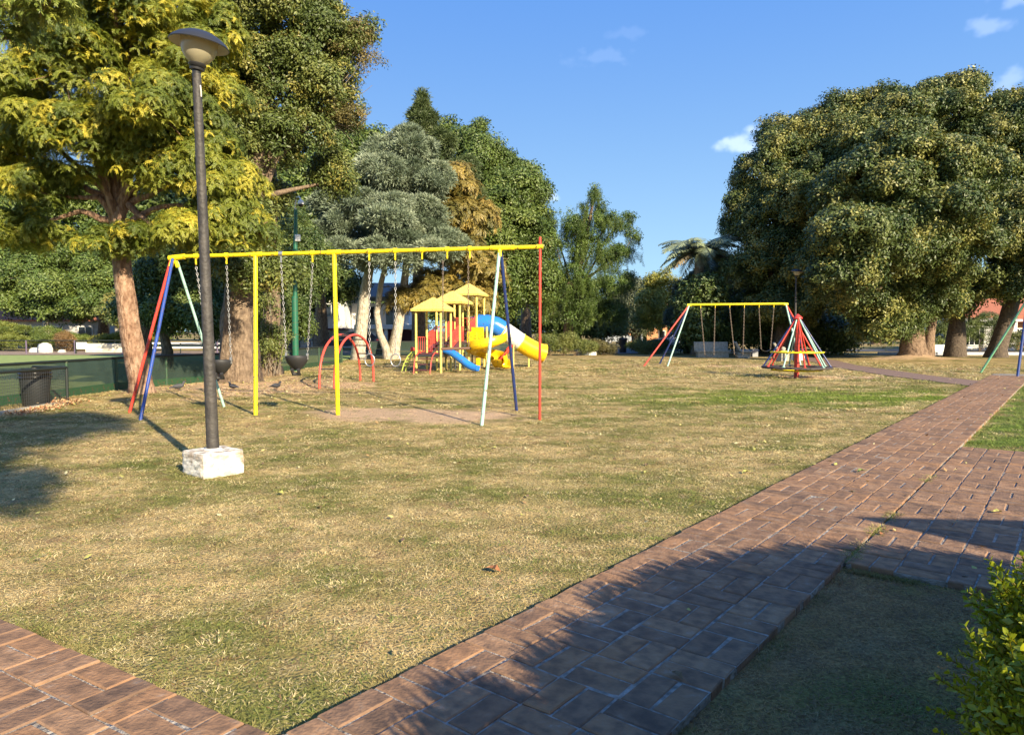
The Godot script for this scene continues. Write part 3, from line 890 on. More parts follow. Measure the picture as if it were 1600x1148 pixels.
func dead_leaf_mesh(seed_: int, l: float, w: float) -> ArrayMesh:
	rng.seed = seed_
	var st := S()
	var rows := []
	for i in 6:
		var t := i / 5.0
		var ww := w * sin(PI * pow(t, 0.8)) * 0.5 + 0.001
		var lift := 0.25 * l * sin(t * PI * 0.9 + 0.3) * rnd(0.6, 1.2)
		rows.append([Vector3(-ww, lift * 0.4 + ww * rnd(0.1, 0.7), (t - 0.5) * l), Vector3(0, lift * 0.25, (t - 0.5) * l), Vector3(ww, lift * 0.4 + ww * rnd(0.1, 0.7), (t - 0.5) * l)])
	for i in 5:
		for k in 2:
			face(st, rows[i][k], rows[i][k + 1], rows[i + 1][k + 1], rows[i + 1][k], UP)
	tube(st, [rows[0][1], rows[0][1] + Vector3(0.004, 0.006, -l * 0.3)], 0.0012, 4)
	return st.commit()

func make_litter() -> void:
	# countable leaves in the foreground
	var lm := [mat(0.30, 0.12, 0.045, 0.7), mat(0.42, 0.40, 0.10, 0.6), mat(0.16, 0.10, 0.05, 0.8), mat(0.20, 0.24, 0.06, 0.6), mat(0.46, 0.33, 0.14, 0.7)]
	for L in lm:
		L.backlight_enabled = true; L.backlight = Color(0.3, 0.3, 0.2)
	var ms := [dead_leaf_mesh(1, 0.085, 0.05), dead_leaf_mesh(2, 0.07, 0.04), dead_leaf_mesh(3, 0.06, 0.045)]
	var spots := [[-0.12, -4.5, 0, 0, 1.25, 0.02, "curled rust brown leaf on the lawn left of the path, largest and nearest"],
		[1.46, -7.68, 1, 1, 1.1, 0.02, "greenish fallen leaf on the lawn, left of a paler yellow one"],
		[2.55, -7.66, 1, 0, 1.3, 0.02, "pale yellow fallen leaf on the lawn close to the brick path"],
		[-2.2, -6.68, 1, 2, 1.1, 0.02, "pale yellow green leaf on the lawn near the lamp's concrete block"],
		[3.75, -7.55, 3, 0, 1.25, 0.055, "dark green leaf lying on the bricks in mid path"],
		[1.55, -8.1, 2, 1, 1.2, 0.02, "dark brown leaf on the lawn among the straw, mid lawn"],
		[4.05, -5.85, 1, 0, 1.0, 0.05, "pale leaf inside the pointed shadow on the brick terrace"],
		[2.75, -5.2, 0, 2, 0.8, 0.05, "small curled brown leaf on the terrace bricks at the shadow's edge"],
		[3.2, -6.6, 4, 1, 0.9, 0.05, "straw coloured leaf on the bricks beside the seam"],
		[0.95, -3.75, 1, 2, 0.45, 0.055, "tiny pale leaf on the shaded path bricks"],
		[0.72, -3.02, 2, 0, 0.8, 0.055, "dark curled leaf near the right edge of the shaded path"],
		[-0.55, -3.3, 4, 1, 0.6, 0.03, "dry straw coloured leaf by the path's near left edge"]]
	for s in spots:
		var o := MeshInstance3D.new()
		o.mesh = ms[s[3]]
		o.material_override = lm[s[2]]
		o.name = numbered("fallen_leaf")
		o.position = Vector3(s[0], s[5], s[1])
		o.rotation = Vector3(0.1, s[0] * 5.0 + s[1], 0.1)
		o.scale = Vector3.ONE * s[4]
		tag(o, s[6], "leaf", "single leaves fallen in the foreground")
		add_child(o)
	# the scatter of small yellow leaves further off
	var wh: Array[Transform3D] = []
	var tn := PackedColorArray()
	rng.seed = 5
	var st := S()
	leaf(st, Vector3.ZERO, Vector3(0, 0.15, -1).normalized(), UP, 0.05, 0.028, Color(1, 1, 1))
	var lf := st.commit()
	for i in 4200:
		var x: float
		var z: float
		if rng.randf() < 0.55:
			x = -7.0 + rng.randfn(0, 2.4); z = -20.5 + rng.randfn(0, 3.2)
		else:
			var d := 5.0 + 26.0 * pow(rng.randf(), 0.7)
			var a := rnd(-0.7, 0.7)
			x = sin(a) * d; z = -cos(a) * d
		if Vector2(x, z).length() < 4.0:
			continue
		var s := rnd(0.6, 1.5)
		var y := lawn_height(x, z) + (0.05 if paved(Vector2(x, z)) else 0.022)
		wh.append(Transform3D(Basis.from_euler(Vector3(rnd(-0.5, 0.5), rng.randf() * TAU, rnd(-0.5, 0.5))).scaled(Vector3.ONE * s), Vector3(x, y, z)))
		tn.append([Color(0.55, 0.45, 0.16), Color(0.35, 0.22, 0.09), Color(0.62, 0.55, 0.28), Color(0.16, 0.1, 0.06), Color(0.40, 0.38, 0.10)][rng.randi() % 5])
	# heap against the bin cage
	for i in 700:
		var t := pow(rng.randf(), 0.8)
		var x := -9.40 + rng.randfn(0, 0.14) + 0.08
		var z := lerpf(-15.2, -13.0, t) + rng.randfn(0, 0.1)
		wh.append(Transform3D(Basis.from_euler(Vector3(rnd(-1, 1), rng.randf() * TAU, rnd(-1, 1))).scaled(Vector3.ONE * rnd(0.8, 1.6)), Vector3(x, 0.03 + rng.randf() * 0.13 * exp(-pow((z + 14.8) / 0.5, 2.0)), z)))
		tn.append([Color(0.48, 0.28, 0.14), Color(0.34, 0.16, 0.08), Color(0.55, 0.40, 0.22)][rng.randi() % 3])
	scatter("leaf_litter", lf, leafy(0.3, 0.7), wh, tn, "small yellow and brown fallen leaves strewn over the lawn")

# ---------------------------------------------------------------- lamps
func make_lamp(label: String, at: Vector3, block: bool, lean: float) -> void:
	var t := thing("street_lamp", label, "lamp", at, 0.0, "black park lamps")
	var y0 := 0.0
	if block:
		y0 = 0.25
		# rough cast block, its corner towards the camera
		var st := S()
		var turn := Basis(UP, 0.86)
		var n := 9
		var sz := Vector3(0.47, 0.27, 0.50)
		for ax in 3:
			var u := (ax + 1) % 3
			var w := (ax + 2) % 3
			for s in [-1.0, 1.0]:
				for i in n:
					for j in n:
						var q := []
						for k in [[0, 0], [1, 0], [1, 1], [0, 1]]:
							var p := Vector3.ZERO
							p[ax] = s; p[u] = (i + k[0]) * 2.0 / n - 1.0; p[w] = (j + k[1]) * 2.0 / n - 1.0
							# round the arrises and chip them
							var b := p.clamp(Vector3.ONE * -0.86, Vector3.ONE * 0.86)
							p = b + (p - b).normalized() * 0.14 if p.distance_to(b) > 0.001 else p
							p += Vector3.ONE * (mid.get_noise_3dv(p * 95.0) * 0.035 + fine.get_noise_3dv(p * 60.0) * 0.02) * signf(1.0)
							q.append(turn * (p * sz * 0.5) + Vector3(0, 0.125, 0))
						var o := Vector3.ZERO
						o[ax] = s
						face(st, q[0], q[1], q[2], q[3], turn * o)
		var bt := noise_tex(512, 0.012, [[0.0, 0.20, 0.14, 0.095], [0.33, 0.44, 0.36, 0.27], [0.46, 0.70, 0.66, 0.56], [1.0, 0.80, 0.78, 0.70]], 11, 6)
		part("base_block", st, textured(bt, 1.0, 0.9, bump_tex(256, 0.06, 5.0, 12), 0.8), t)
	var top := 4.31
	var dir := Vector3(lean, 1, 0)
	var st := S()
	var pts := []
	var rr := []
	for i in 9:
		var f := i / 8.0
		var y := lerpf(y0 - 0.02, top, f)
		pts.append(Vector3(lean * (y - y0), y, 0))
		rr.append(lerpf(0.066, 0.043, f))
	tube(st, pts, rr, 16)
	part("pole", st, M.lamp_pole, t)
	if block:
		var sc := S()
		lathe(sc, [Vector2(0.10, y0 - 0.01), Vector2(0.095, y0 + 0.02), Vector2(0.07, y0 + 0.03), Vector2(0.06, y0 + 0.03)], 16, Transform3D(Basis(), Vector3.ZERO))
		part("mortar_collar", sc, M.old_white, t)
	var head := Transform3D((Basis(Vector3(0, 0, 1), -0.13) * Basis(Vector3(1, 0, 0), 0.03)).scaled(Vector3.ONE * 0.84), Vector3(lean * (top - y0), top, 0))
	var c := S()
	lathe(c, [Vector2(0.05, -0.05), Vector2(0.055, 0.02), Vector2(0.085, 0.03), Vector2(0.09, 0.055), Vector2(0.075, 0.06), Vector2(0.10, 0.075), Vector2(0.11, 0.10), Vector2(0.095, 0.115)], 24, head)
	part("collar", c, M.lamp_black, t)
	var g := S()
	lathe(g, [Vector2(0.092, 0.11), Vector2(0.14, 0.15), Vector2(0.185, 0.21), Vector2(0.212, 0.28), Vector2(0.222, 0.34), Vector2(0.222, 0.40), Vector2(0.17, 0.415), Vector2(0.0, 0.42)], 36, head)
	part("globe", g, M.lamp_glass, t)
	var h := S()
	lathe(h, [Vector2(0.355, 0.335), Vector2(0.36, 0.345), Vector2(0.33, 0.385), Vector2(0.26, 0.44), Vector2(0.17, 0.485), Vector2(0.08, 0.505), Vector2(0.0, 0.51)], 40, head)
	part("cap", h, M.lamp_cap, t)
	var l := S()
	lathe(l, [Vector2(0.0, 0.435), Vector2(0.20, 0.415), Vector2(0.27, 0.40), Vector2(0.353, 0.336)], 40, head)
	part("reflector", l, M.lamp_inner, t)
	if block:
		# loop of pale cable tape below the head, and a cut wire
		var k := S()
		tube(k, [Vector3(lean * 4.1 + 0.046, 4.17, 0.02), Vector3(lean * 4.0 + 0.05, 4.11, 0.02), Vector3(lean * 4.0 + 0.052, 4.05, 0.02)], 0.008, 6)
		part("cable_tape", k, M.old_white, t)

# ---------------------------------------------------------------- swings
func chain(st: SurfaceTool, a: Vector3, b: Vector3, link := 0.07, r := 0.006) -> void:
	var n := maxi(2, int(a.distance_to(b) / (link * 0.8)))
	var d := (b - a).normalized()
	var x := d.cross(Vector3(0.3, 0.1, 1)).normalized()
	var z := d.cross(x)
	for i in n:
		var c := a.lerp(b, (i + 0.5) / n)
		var w := x if i % 2 == 0 else z
		var loop := []
		for k in 7:
			var t := TAU * k / 6.0
			loop.append(c + d * cos(t) * link * 0.5 + w * sin(t) * link * 0.24)
		tube(st, loop, r, 4, false)

func bar_part(called: String, a: Vector3, b: Vector3, r: float, m: Material, parent: Node) -> MeshInstance3D:
	var st := S()
	tube(st, [a, a.lerp(b, 0.03), a.lerp(b, 0.97), b], [r * 0.93, r, r, r * 0.93], 14)
	return part(called, st, m, parent)

func bracket(parent: Node, at: Vector3, m: Material) -> void:
	var st := S()
	tube(st, [at + Vector3(-0.035, 0, 0), at + Vector3(0.035, 0, 0)], 0.048, 14)
	bx(st, at + Vector3(0, -0.10, 0), Vector3(0.025, 0.14, 0.04), 0.006)
	part("hanger_bracket", st, m, parent)

func bucket_swing(called_label: String, top_l: Vector3, top_r: Vector3, seat: Vector3) -> void:
	var t := thing("toddler_swing", called_label, "swing", seat, 0.0, "black bucket swings on the near frame")
	var st := S()
	# moulded tub: outer and inner skin, leg openings at the front lip
	var prof_o := []
	var prof_i := []
	for i in 8:
		var f := i / 7.0
		prof_o.append(Vector2(0.06 + 0.16 * sin(f * PI * 0.5), -0.20 + 0.26 * f))
		prof_i.append(Vector2(0.045 + 0.155 * sin(f * PI * 0.5), -0.185 + 0.24 * f))
	prof_o.append(Vector2(0.215, 0.075))
	prof_i.append(Vector2(0.20, 0.07))
	prof_i.reverse()
	prof_o.append_array(prof_i)
	prof_o.push_front(Vector2(0.0, -0.2))
	lathe(st, prof_o, 20, Transform3D(Basis.from_scale(Vector3(1.0, 1.0, 0.8)), Vector3.ZERO))
	part("tub", st, M.rubber, t)
	var lp := S()
	tube(lp, [Vector3(-0.06, -0.18, 0.12), Vector3(-0.06, -0.27, 0.05), Vector3(0.06, -0.27, 0.05), Vector3(0.06, -0.18, 0.12)], 0.035, 8)
	part("crotch_strap", lp, M.rubber, t)
	for s in [[top_l, -0.2], [top_r, 0.2]]:
		var c := S()
		chain(c, s[0] - seat, Vector3(s[1], 0.06, 0))
		part("chain", c, M.chain, t)
		var cl := S()
		bx(cl, Vector3(s[1], 0.06, 0), Vector3(0.035, 0.12, 0.07), 0.006)
		part("clasp", cl, M.steel, t)

func make_near_swings() -> void:
	var L := Vector3(-6.50, 2.99, -13.75)
	var R := Vector3(0.49, 3.03, -12.50)
	var t := thing("swing_set", "large swing frame with bright yellow top bar, two yellow posts and a red pole", "swing set")
	var on := func(x: float) -> Vector3: return L.lerp(R, (x - L.x) / (R.x - L.x))
	bar_part("top_bar", L + Vector3(-0.03, 0, -0.01), R + Vector3(0.03, 0, 0), 0.036, M.yellow, t)
	# left end: three legs
	var hub := S()
	tube(hub, [L + Vector3(-0.10, -0.03, 0), L + Vector3(0.22, 0.0, 0.03)], 0.052, 14)
	tube(hub, [L + Vector3(-0.02, 0.0, 0), L + Vector3(-0.06, -0.2, 0.04)], 0.042, 12)
	tube(hub, [L + Vector3(0.0, 0.0, 0), L + Vector3(0.045, -0.2, -0.04)], 0.040, 12)
	part("leg_socket", hub, M.yellow, t)
	bar_part("leg", L + Vector3(-0.05, -0.04, 0.02), Vector3(-7.34, -0.1, -13.50), 0.029, M.red, t)
	bar_part("leg", L + Vector3(-0.01, -0.05, 0.05), Vector3(-6.51, -0.1, -12.33), 0.029, M.blue, t)
	bar_part("leg", L + Vector3(0.03, -0.04, -0.02), Vector3(-5.89, -0.1, -14.54), 0.027, M.mint, t)
	# middle posts
	for p in [Vector3(-4.80, -0.1, -13.22), Vector3(-3.25, -0.1, -13.19)]:
		var h: Vector3 = on.call(p.x - 0.03)
		bar_part("post", p, h, 0.040, M.yellow, t)
		var s := S()
		tube(s, [h + Vector3(-0.13, -0.003, -0.02), h + Vector3(0.13, 0.003, 0.02)], 0.046, 14)
		part("post_clamp", s, M.yellow, t)
	# right end: A frame and climbing pole
	var A: Vector3 = on.call(-0.22)
	var s2 := S()
	tube(s2, [A + Vector3(-0.16, 0.0, -0.02), A + Vector3(0.26, 0.0, 0.04)], 0.046, 14)
	tube(s2, [A, A + Vector3(0.0, -0.16, 0.05)], 0.038, 12)
	part("leg_socket", s2, M.yellow, t)
	bar_part("leg", A + Vector3(0, -0.04, 0.02), Vector3(-0.51, -0.1, -11.66), 0.030, M.mint, t)
	bar_part("leg", A + Vector3(0.02, -0.04, -0.04), Vector3(0.10, -0.1, -13.95), 0.030, M.navy, t)
	bar_part("climbing_pole", Vector3(0.49, -0.1, -12.50), Vector3(0.49, 3.20, -12.50), 0.025, M.red, t)
	var e := S()
	tube(e, [R + Vector3(-0.06, 0, 0), R + Vector3(0.055, 0, 0.01)], 0.042, 12)
	part("pole_clamp", e, M.yellow, t)
	for x in [-6.05, -5.42, -4.32, -3.70, -2.61, -2.12, -1.62, -1.16, -0.75]:
		bracket(t, on.call(x), M.yellow if x > -4.0 or x < -5.0 else M.steel)
	# what hangs from it
	var drop := Vector3(0, -0.2, 0)
	bucket_swing("black toddler bucket swing half hidden by the near lamp pole", on.call(-6.05) + drop, on.call(-5.42) + drop, Vector3(-5.62, 0.93, -13.68))
	bucket_swing("black toddler bucket swing hanging between the two yellow posts", on.call(-4.32) + drop, on.call(-3.70) + drop, Vector3(-4.08, 1.02, -13.45))
	for r in [[-2.61, "left steel ring hanging on a chain right of the second yellow post"], [-2.12, "right steel ring of the pair, its chain nearer the blue slide"]]:
		var top: Vector3 = on.call(r[0]) + drop
		var low := Vector3(top.x, 1.13, top.z + 0.05)
		var g := thing("gym_ring", r[1], "ring", low, 0.0, "pair of hanging gym rings")
		var c := S()
		chain(c, top - low, Vector3(0, 0.02, 0))
		part("chain", c, M.chain, g)
		var q := []
		for k in 21:
			var a := TAU * k / 20.0
			q.append(Vector3(sin(a) * 0.092, -0.10 + cos(a) * 0.11, sin(a) * 0.02))
		var rs := S()
		tube(rs, q, 0.011, 8, false)
		part("ring", rs, M.steel, g)
	var ta: Vector3 = on.call(-1.24) + drop
	var tb: Vector3 = on.call(-0.78) + drop
	var tz := thing("trapeze_bar", "brown trapeze bar on two chains below the right end of the yellow bar", "trapeze", Vector3((ta.x + tb.x) * 0.5, 1.25, ta.z + 0.06))
	var bs := S()
	tube(bs, [Vector3(-0.27, -0.01, 0), Vector3(-0.25, -0.01, 0), Vector3(0.25, 0.0, 0), Vector3(0.27, 0.0, 0)], [0.020, 0.026, 0.026, 0.02], 10)
	part("bar", bs, M.brown_paint, tz)
	for s in [[ta, -0.23], [tb, 0.23]]:
		var c := S()
		chain(c, s[0] - tz.position, Vector3(s[1], 0.02, 0), 0.06, 0.005)
		part("chain", c, M.rusty, tz)

func sling(label: String, a: Vector3, b: Vector3, low: Vector3, sway: float) -> void:
	var t := thing("sling_swing", label, "swing", low, 0.0, "swings on the far frame")
	var q := []
	for k in 9:
		var f := k / 8.0 * 2.0 - 1.0
		q.append(Vector3(f * 0.2, 0.10 * f * f, f * sway))
	var st := S()
	for k in 8:
		var d: Vector3 = (q[k + 1] - q[k]).normalized()
		box(st, Transform3D(Basis(d, d.cross(Vector3(0, 0, 1)).normalized() * -1.0, Vector3(0, 0, 1)).orthonormalized(), (q[k] + q[k + 1]) * 0.5), Vector3(0.062, 0.014, 0.15), 0.003)
	part("seat", st, M.rubber, t)
	for s in [[a, q[0]], [b, q[8]]]:
		var c := S()
		chain(c, s[0] - low, s[1], 0.09, 0.008)
		part("chain", c, M.rusty, t)

func make_far_swings() -> void:
	var L := Vector3(8.12, 2.78, -32.6)
	var R := Vector3(12.3, 2.80, -32.0)
	var t := thing("swing_set", "yellow topped swing frame with splayed red, mint and blue legs behind the merry-go-round", "swing set")
	bar_part("top_bar", L, R, 0.05, M.yellow, t)
	for s in [L, R]:
		var st := S()
		tube(st, [s + Vector3(-0.1, -0.02, 0), s + Vector3(0.1, -0.02, 0)], 0.06, 12)
		part("leg_socket", st, M.yellow, t)
	bar_part("leg", L, Vector3(5.86, -0.1, -31.9), 0.037, M.red, t)
	bar_part("leg", L, Vector3(6.92, -0.1, -31.7), 0.037, M.mint, t)
	bar_part("leg", L, Vector3(6.98, -0.1, -33.8), 0.037, M.navy, t)
	bar_part("leg", R, Vector3(12.75, -0.1, -31.2), 0.037, M.mint, t)
	bar_part("leg", R, Vector3(14.0, -0.1, -32.0), 0.037, M.red, t)
	bar_part("leg", R, Vector3(13.85, -0.1, -33.0), 0.037, M.navy, t)
	var tops := []
	for i in 6:
		var f := 0.12 + i * 0.152
		var p := L.lerp(R, f)
		bracket(t, p, M.yellow)
		tops.append(p + Vector3(0, -0.18, 0))
	sling("rubber sling swing at the left of the far swing frame", tops[0], tops[1], Vector3((tops[0].x + tops[1].x) * 0.5 + 0.06, 0.40, -32.35), 0.02)
	sling("rubber sling swing in the middle of the far swing frame", tops[2], tops[3], Vector3((tops[2].x + tops[3].x) * 0.5 + 0.08, 0.42, -32.2), -0.02)
	sling("rubber sling swing at the right of the far frame, beside the merry-go-round", tops[4], tops[5], Vector3((tops[4].x + tops[5].x) * 0.5, 0.66, -32.1), 0.03)

func make_edge_swings() -> void:
	var A := Vector3(18.25, 2.72, -25.2)
	var B := Vector3(22.6, 2.72, -24.6)
	var t := thing("swing_set", "swing frame with green and blue legs cut by the right edge of the picture", "swing set")
	bar_part("top_bar", A, B, 0.05, M.yellow, t)
	bar_part("leg", A, Vector3(17.43, -0.1, -26.46), 0.037, M.mint_dark, t)
	bar_part("leg", A, Vector3(17.03, -0.1, -23.88), 0.045, M.navy, t)
	bar_part("leg", A, Vector3(19.3, -0.1, -23.9), 0.037, M.red, t)
	bar_part("leg", B, Vector3(23.4, -0.1, -25.9), 0.037, M.mint_dark, t)
	bar_part("leg", B, Vector3(22.9, -0.1, -23.3), 0.037, M.red, t)

# ---------------------------------------------------------------- merry-go-round
func make_merry() -> void:
	var t := thing("merry_go_round", "cone shaped merry-go-round with red centre pole, coloured bars and round bench", "merry-go-round", Vector3(9.59, 0, -23.88))
	var st := S()
	tube(st, [Vector3(0, -0.1, 0), Vector3(0, 0.9, 0), Vector3(0, 2.0, 0)], [0.085, 0.08, 0.06], 16)
	part("centre_pole", st, M.red, t)
	var c := S()
	lathe(c, [Vector2(0.16, 1.98), Vector2(0.15, 2.03), Vector2(0.07, 2.10), Vector2(0.02, 2.14), Vector2(0.0, 2.15)], 10)
	lathe(c, [Vector2(0.0, 1.96), Vector2(0.16, 1.98)], 10)
	part("top_cap", c, M.red, t)
	var y := 0.36
	# bench: twelve boards round a ring
	for k in 12:
		var a := TAU * (k + 0.5) / 12.0
		var b := S()
		var w0 := 0.62 * tan(PI / 12.0)
		var w1 := 1.10 * tan(PI / 12.0)
		var poly := PackedVector2Array([Vector2(-w0 + 0.006, 0.62), Vector2(w0 - 0.006, 0.62), Vector2(w1 - 0.006, 1.10), Vector2(-w1 + 0.006, 1.10)])
		prism(b, poly, -0.02, 0.02, Transform3D(Basis(UP, a) * Basis(Vector3(1, 0, 0), PI / 2), Vector3(0, y, 0)))
		part("bench_board", b, M.dark_board, t)
	var ring := []
	var low := []
	var hand := []
	for k in 37:
		var a := TAU * k / 36.0
		ring.append(Vector3(sin(a) * 1.11, y - 0.02, cos(a) * 1.11))
		low.append(Vector3(sin(a) * 0.80, y - 0.10, cos(a) * 0.80))
		hand.append(Vector3(sin(a) * 0.83, 0.86, cos(a) * 0.83))
	var r1 := S()
	tube(r1, ring, 0.025, 8, false)
	part("rim", r1, M.dark_board, t)
	var r2 := S()
	tube(r2, low, 0.024, 8, false)
	for k in 4:
		var a := TAU * k / 4.0 + 0.4
		tube(r2, [Vector3.ZERO + Vector3(0, y - 0.1, 0), Vector3(sin(a) * 0.8, y - 0.1, cos(a) * 0.8)], 0.02, 6)
	part("under_ring", r2, M.yellow, t)
	var r3 := S()
	tube(r3, hand, 0.027, 8, false)
	part("hand_ring", r3, M.yellow, t)
	var order := ["mint", "red", "mint", "red", "navy", "red", "mint", "red", "mint", "navy"]
	for k in 10:
		var a := TAU * k / 10.0 + 0.17 + PI * 0.5
		bar_part("hanging_bar", Vector3(sin(a) * 0.07, 1.98, cos(a) * 0.07), Vector3(sin(a) * 1.07, y, cos(a) * 1.07), 0.026, M[order[k]], t)
		var f := S()
		bx(f, Vector3(sin(a) * 1.05, y + 0.03, cos(a) * 1.05), Vector3(0.09, 0.02, 0.09), 0.004, a)
		part("bar_foot", f, M[order[k]], t)

# ---------------------------------------------------------------- arch climber
func make_arch() -> void:
	var t := thing("arch_climber", "red arched climbing frame with dark rungs beyond the second yellow post", "climbing frame")
	var ends := [[Vector3(-5.25, 0, -19.3), Vector3(-4.80, 0, -22.4)], [Vector3(-4.83, 0, -19.25), Vector3(-4.30, 0, -22.0)]]
	var lines := []
	for e in ends:
		var q := []
		for k in 25:
			var a := PI * k / 24.0
			var f := 0.5 - 0.5 * cos(a)
			var p: Vector3 = e[0].lerp(e[1], f)
			p.y = 1.46 * pow(sin(a), 0.75) - (0.08 if k == 0 or k == 24 else 0.0)
			q.append(p)
		lines.append(q)
		var st := S()
		tube(st, q, 0.035, 12)
		part("arch", st, M.coral, t)
	for k in [2, 3, 4, 6, 8, 10, 12, 14, 16, 18, 20, 21, 22]:
		bar_part("rung", lines[0][k], lines[1][k], 0.018, M.dark_steel, t)

# ---------------------------------------------------------------- play tower
func rail_panel(parent: Node, a: Vector3, b: Vector3, h: float, m: Material, n: int, r := 0.012) -> void:
	var st := S()
	tube(st, [a + UP * h, b + UP * h], 0.018, 8)
	tube(st, [a + UP * 0.06, b + UP * 0.06], 0.015, 8)
	for i in n + 1:
		var p := a.lerp(b, float(i) / n)
		tube(st, [p + UP * 0.06, p + UP * h], r, 6)
	part("railing", st, m, parent)

func channel(st: SurfaceTool, line: Array, half: float, wall: float, up: Array) -> void:
	# open chute: floor, two upright sides with rolled lips; double skinned
	var n := line.size()
	var rows := []
	for i in n:
		var t: Vector3 = (line[mini(i + 1, n - 1)] - line[maxi(i - 1, 0)]).normalized()
		var u: Vector3 = up[i]
		var s := t.cross(u).normalized()
		u = s.cross(t).normalized()
		var row := []
		for k in [[-1.12, 0.92], [-1.08, 1.0], [-1.0, 0.96], [-0.92, 0.35], [-0.72, 0.07], [-0.3, 0.0], [0.3, 0.0], [0.72, 0.07], [0.92, 0.35], [1.0, 0.96], [1.08, 1.0], [1.12, 0.92], [1.0, 0.25], [0.75, -0.10], [0.0, -0.14], [-0.75, -0.10], [-1.0, 0.25]]:
			row.append(line[i] + s * half * k[0] + u * wall * k[1])
		rows.append(row)
	var m: int = rows[0].size()
	for i in n - 1:
		for k in m:
			var k2 := (k + 1) % m
			st.set_smooth_group(0)
			st.add_vertex(rows[i][k]); st.add_vertex(rows[i + 1][k]); st.add_vertex(rows[i + 1][k2])
			st.add_vertex(rows[i][k]); st.add_vertex(rows[i + 1][k2]); st.add_vertex(rows[i][k2])
	st.generate_normals()

func make_tower() -> void:
	var t := thing("play_tower", "play tower with three yellow pyramid roofs, red railings and slides", "play tower", Vector3(-2.98, 0, -27.0), -0.291)
	var cs := [Vector3(0, 0, 0), Vector3(0, 0, -1.98), Vector3(0, 0, -3.96)]
	var eave := [2.33, 2.68, 3.10]
	var floors := [0.72, 1.12, 1.52]
	var ph := 0.5
	for i in 3:
		var c: Vector3 = cs[i]
		for k in [[-1, 1], [1, 1], [1, -1], [-1, -1]]:
			bar_part("post", c + Vector3(k[0] * ph, -0.1, k[1] * ph), c + Vector3(k[0] * ph, eave[i], k[1] * ph), 0.045, M.pale_yellow, t)
		# hipped roof in two courses with a shallow skirt
		var st := S()
		var e := 0.645
		var y: float = eave[i]
		var lv := [[e, y - 0.02], [e + 0.01, y + 0.06], [e * 0.60, y + 0.26], [e * 0.585, y + 0.275], [0.05, y + 0.50]]
		for j in lv.size() - 1:
			for k in 4:
				var a := TAU * k / 4.0 + PI / 4
				var b := TAU * (k + 1) / 4.0 + PI / 4
				var q := sqrt(2.0)
				var p0 := c + Vector3(cos(a) * lv[j][0] * q, lv[j][1], sin(a) * lv[j][0] * q)
				var p1 := c + Vector3(cos(b) * lv[j][0] * q, lv[j][1], sin(b) * lv[j][0] * q)
				var p2 := c + Vector3(cos(b) * lv[j + 1][0] * q, lv[j + 1][1], sin(b) * lv[j + 1][0] * q)
				var p3 := c + Vector3(cos(a) * lv[j + 1][0] * q, lv[j + 1][1], sin(a) * lv[j + 1][0] * q)
				face(st, p0, p1, p2, p3, Vector3(cos((a + b) * 0.5), 0.5, sin((a + b) * 0.5)))
		bx(st, c + Vector3(0, y + 0.50, 0), Vector3(0.10, 0.03, 0.10), 0.01)
		bx(st, c + Vector3(0, y + 0.0, 0), Vector3(e * 1.96, 0.03, e * 1.96))
		part("roof", st, M.roof_yellow, t)
		# floor boards
		for b in 6:
			var s := S()
			bx(s, c + Vector3(-0.42 + b * 0.168, floors[i], 0), Vector3(0.155, 0.035, 1.04), 0.004)
			part("floor_board", s, M.brown_board, t)
		var fr := S()
		for s in [-1, 1]:
			bx(fr, c + Vector3(0, floors[i] - 0.06, s * 0.5), Vector3(1.0, 0.08, 0.04))
			bx(fr, c + Vector3(s * 0.5, floors[i] - 0.06, 0), Vector3(0.04, 0.08, 1.0))
		part("floor_frame", fr, M.dark_steel, t)
	# stairs up from one deck to the next, with red railings and side plates
	for i in 2:
		var y0: float = floors[i]
		var y1: float = floors[i + 1]
		var z0: float = cs[i].z - 0.5
		for k in 3:
			var s := S()
			bx(s, Vector3(0, lerpf(y0, y1, (k + 1) / 4.0), z0 - 0.16 - k * 0.33), Vector3(0.92, 0.035, 0.27), 0.004)
			part("stair_tread", s, M.brown_board, t)
		for sx in [-0.48, 0.48]:
			var g := S()
			var poly := PackedVector2Array([Vector2(-z0, y0 - 0.14), Vector2(-z0 + 0.98, y1 - 0.14), Vector2(-z0 + 0.98, y1 + 0.08), Vector2(-z0, y0 + 0.08)])
			prism(g, poly, sx - 0.02, sx + 0.02, Transform3D(Basis(Vector3(0, 0, -1), Vector3(0, 1, 0), Vector3(1, 0, 0)), Vector3.ZERO))
			part("stringer", g, M.brown_board, t)
			rail_panel(t, Vector3(sx, y0 + 0.08, z0), Vector3(sx, y1 + 0.08, z0 - 0.98), 0.62, M.tower_red, 9, 0.016)
	rail_panel(t, Vector3(-0.5, 0.72, -0.45), Vector3(-0.5, 0.72, 0.45), 0.62, M.tower_red, 5)
	rail_panel(t, Vector3(-0.45, 0.72, -0.5), Vector3(-0.28, 0.72, -0.5), 0.62, M.tower_red, 2)
	rail_panel(t, Vector3(-0.5, 1.12, -2.43), Vector3(-0.5, 1.12, -1.53), 0.62, M.tower_red, 6)
	rail_panel(t, Vector3(0.5, 1.12, -1.9), Vector3(0.5, 1.12, -1.53), 0.62, M.tower_red, 4)
	rail_panel(t, Vector3(-0.5, 1.52, -4.41), Vector3(-0.5, 1.52, -3.51), 0.62, M.tower_red, 6)
	rail_panel(t, Vector3(-0.45, 1.52, -4.46), Vector3(0.45, 1.52, -4.46), 0.62, M.tower_red, 6)
	# solid red play panels between the railings
	for q in [[Vector3(-0.46, 1.32, -1.0), 0.5], [Vector3(-0.46, 1.72, -2.98), 0.55]]:
		var s := S()
		bx(s, q[0], Vector3(0.02, q[1], 0.72), 0.006)
		part("side_panel", s, M.tower_red, t)
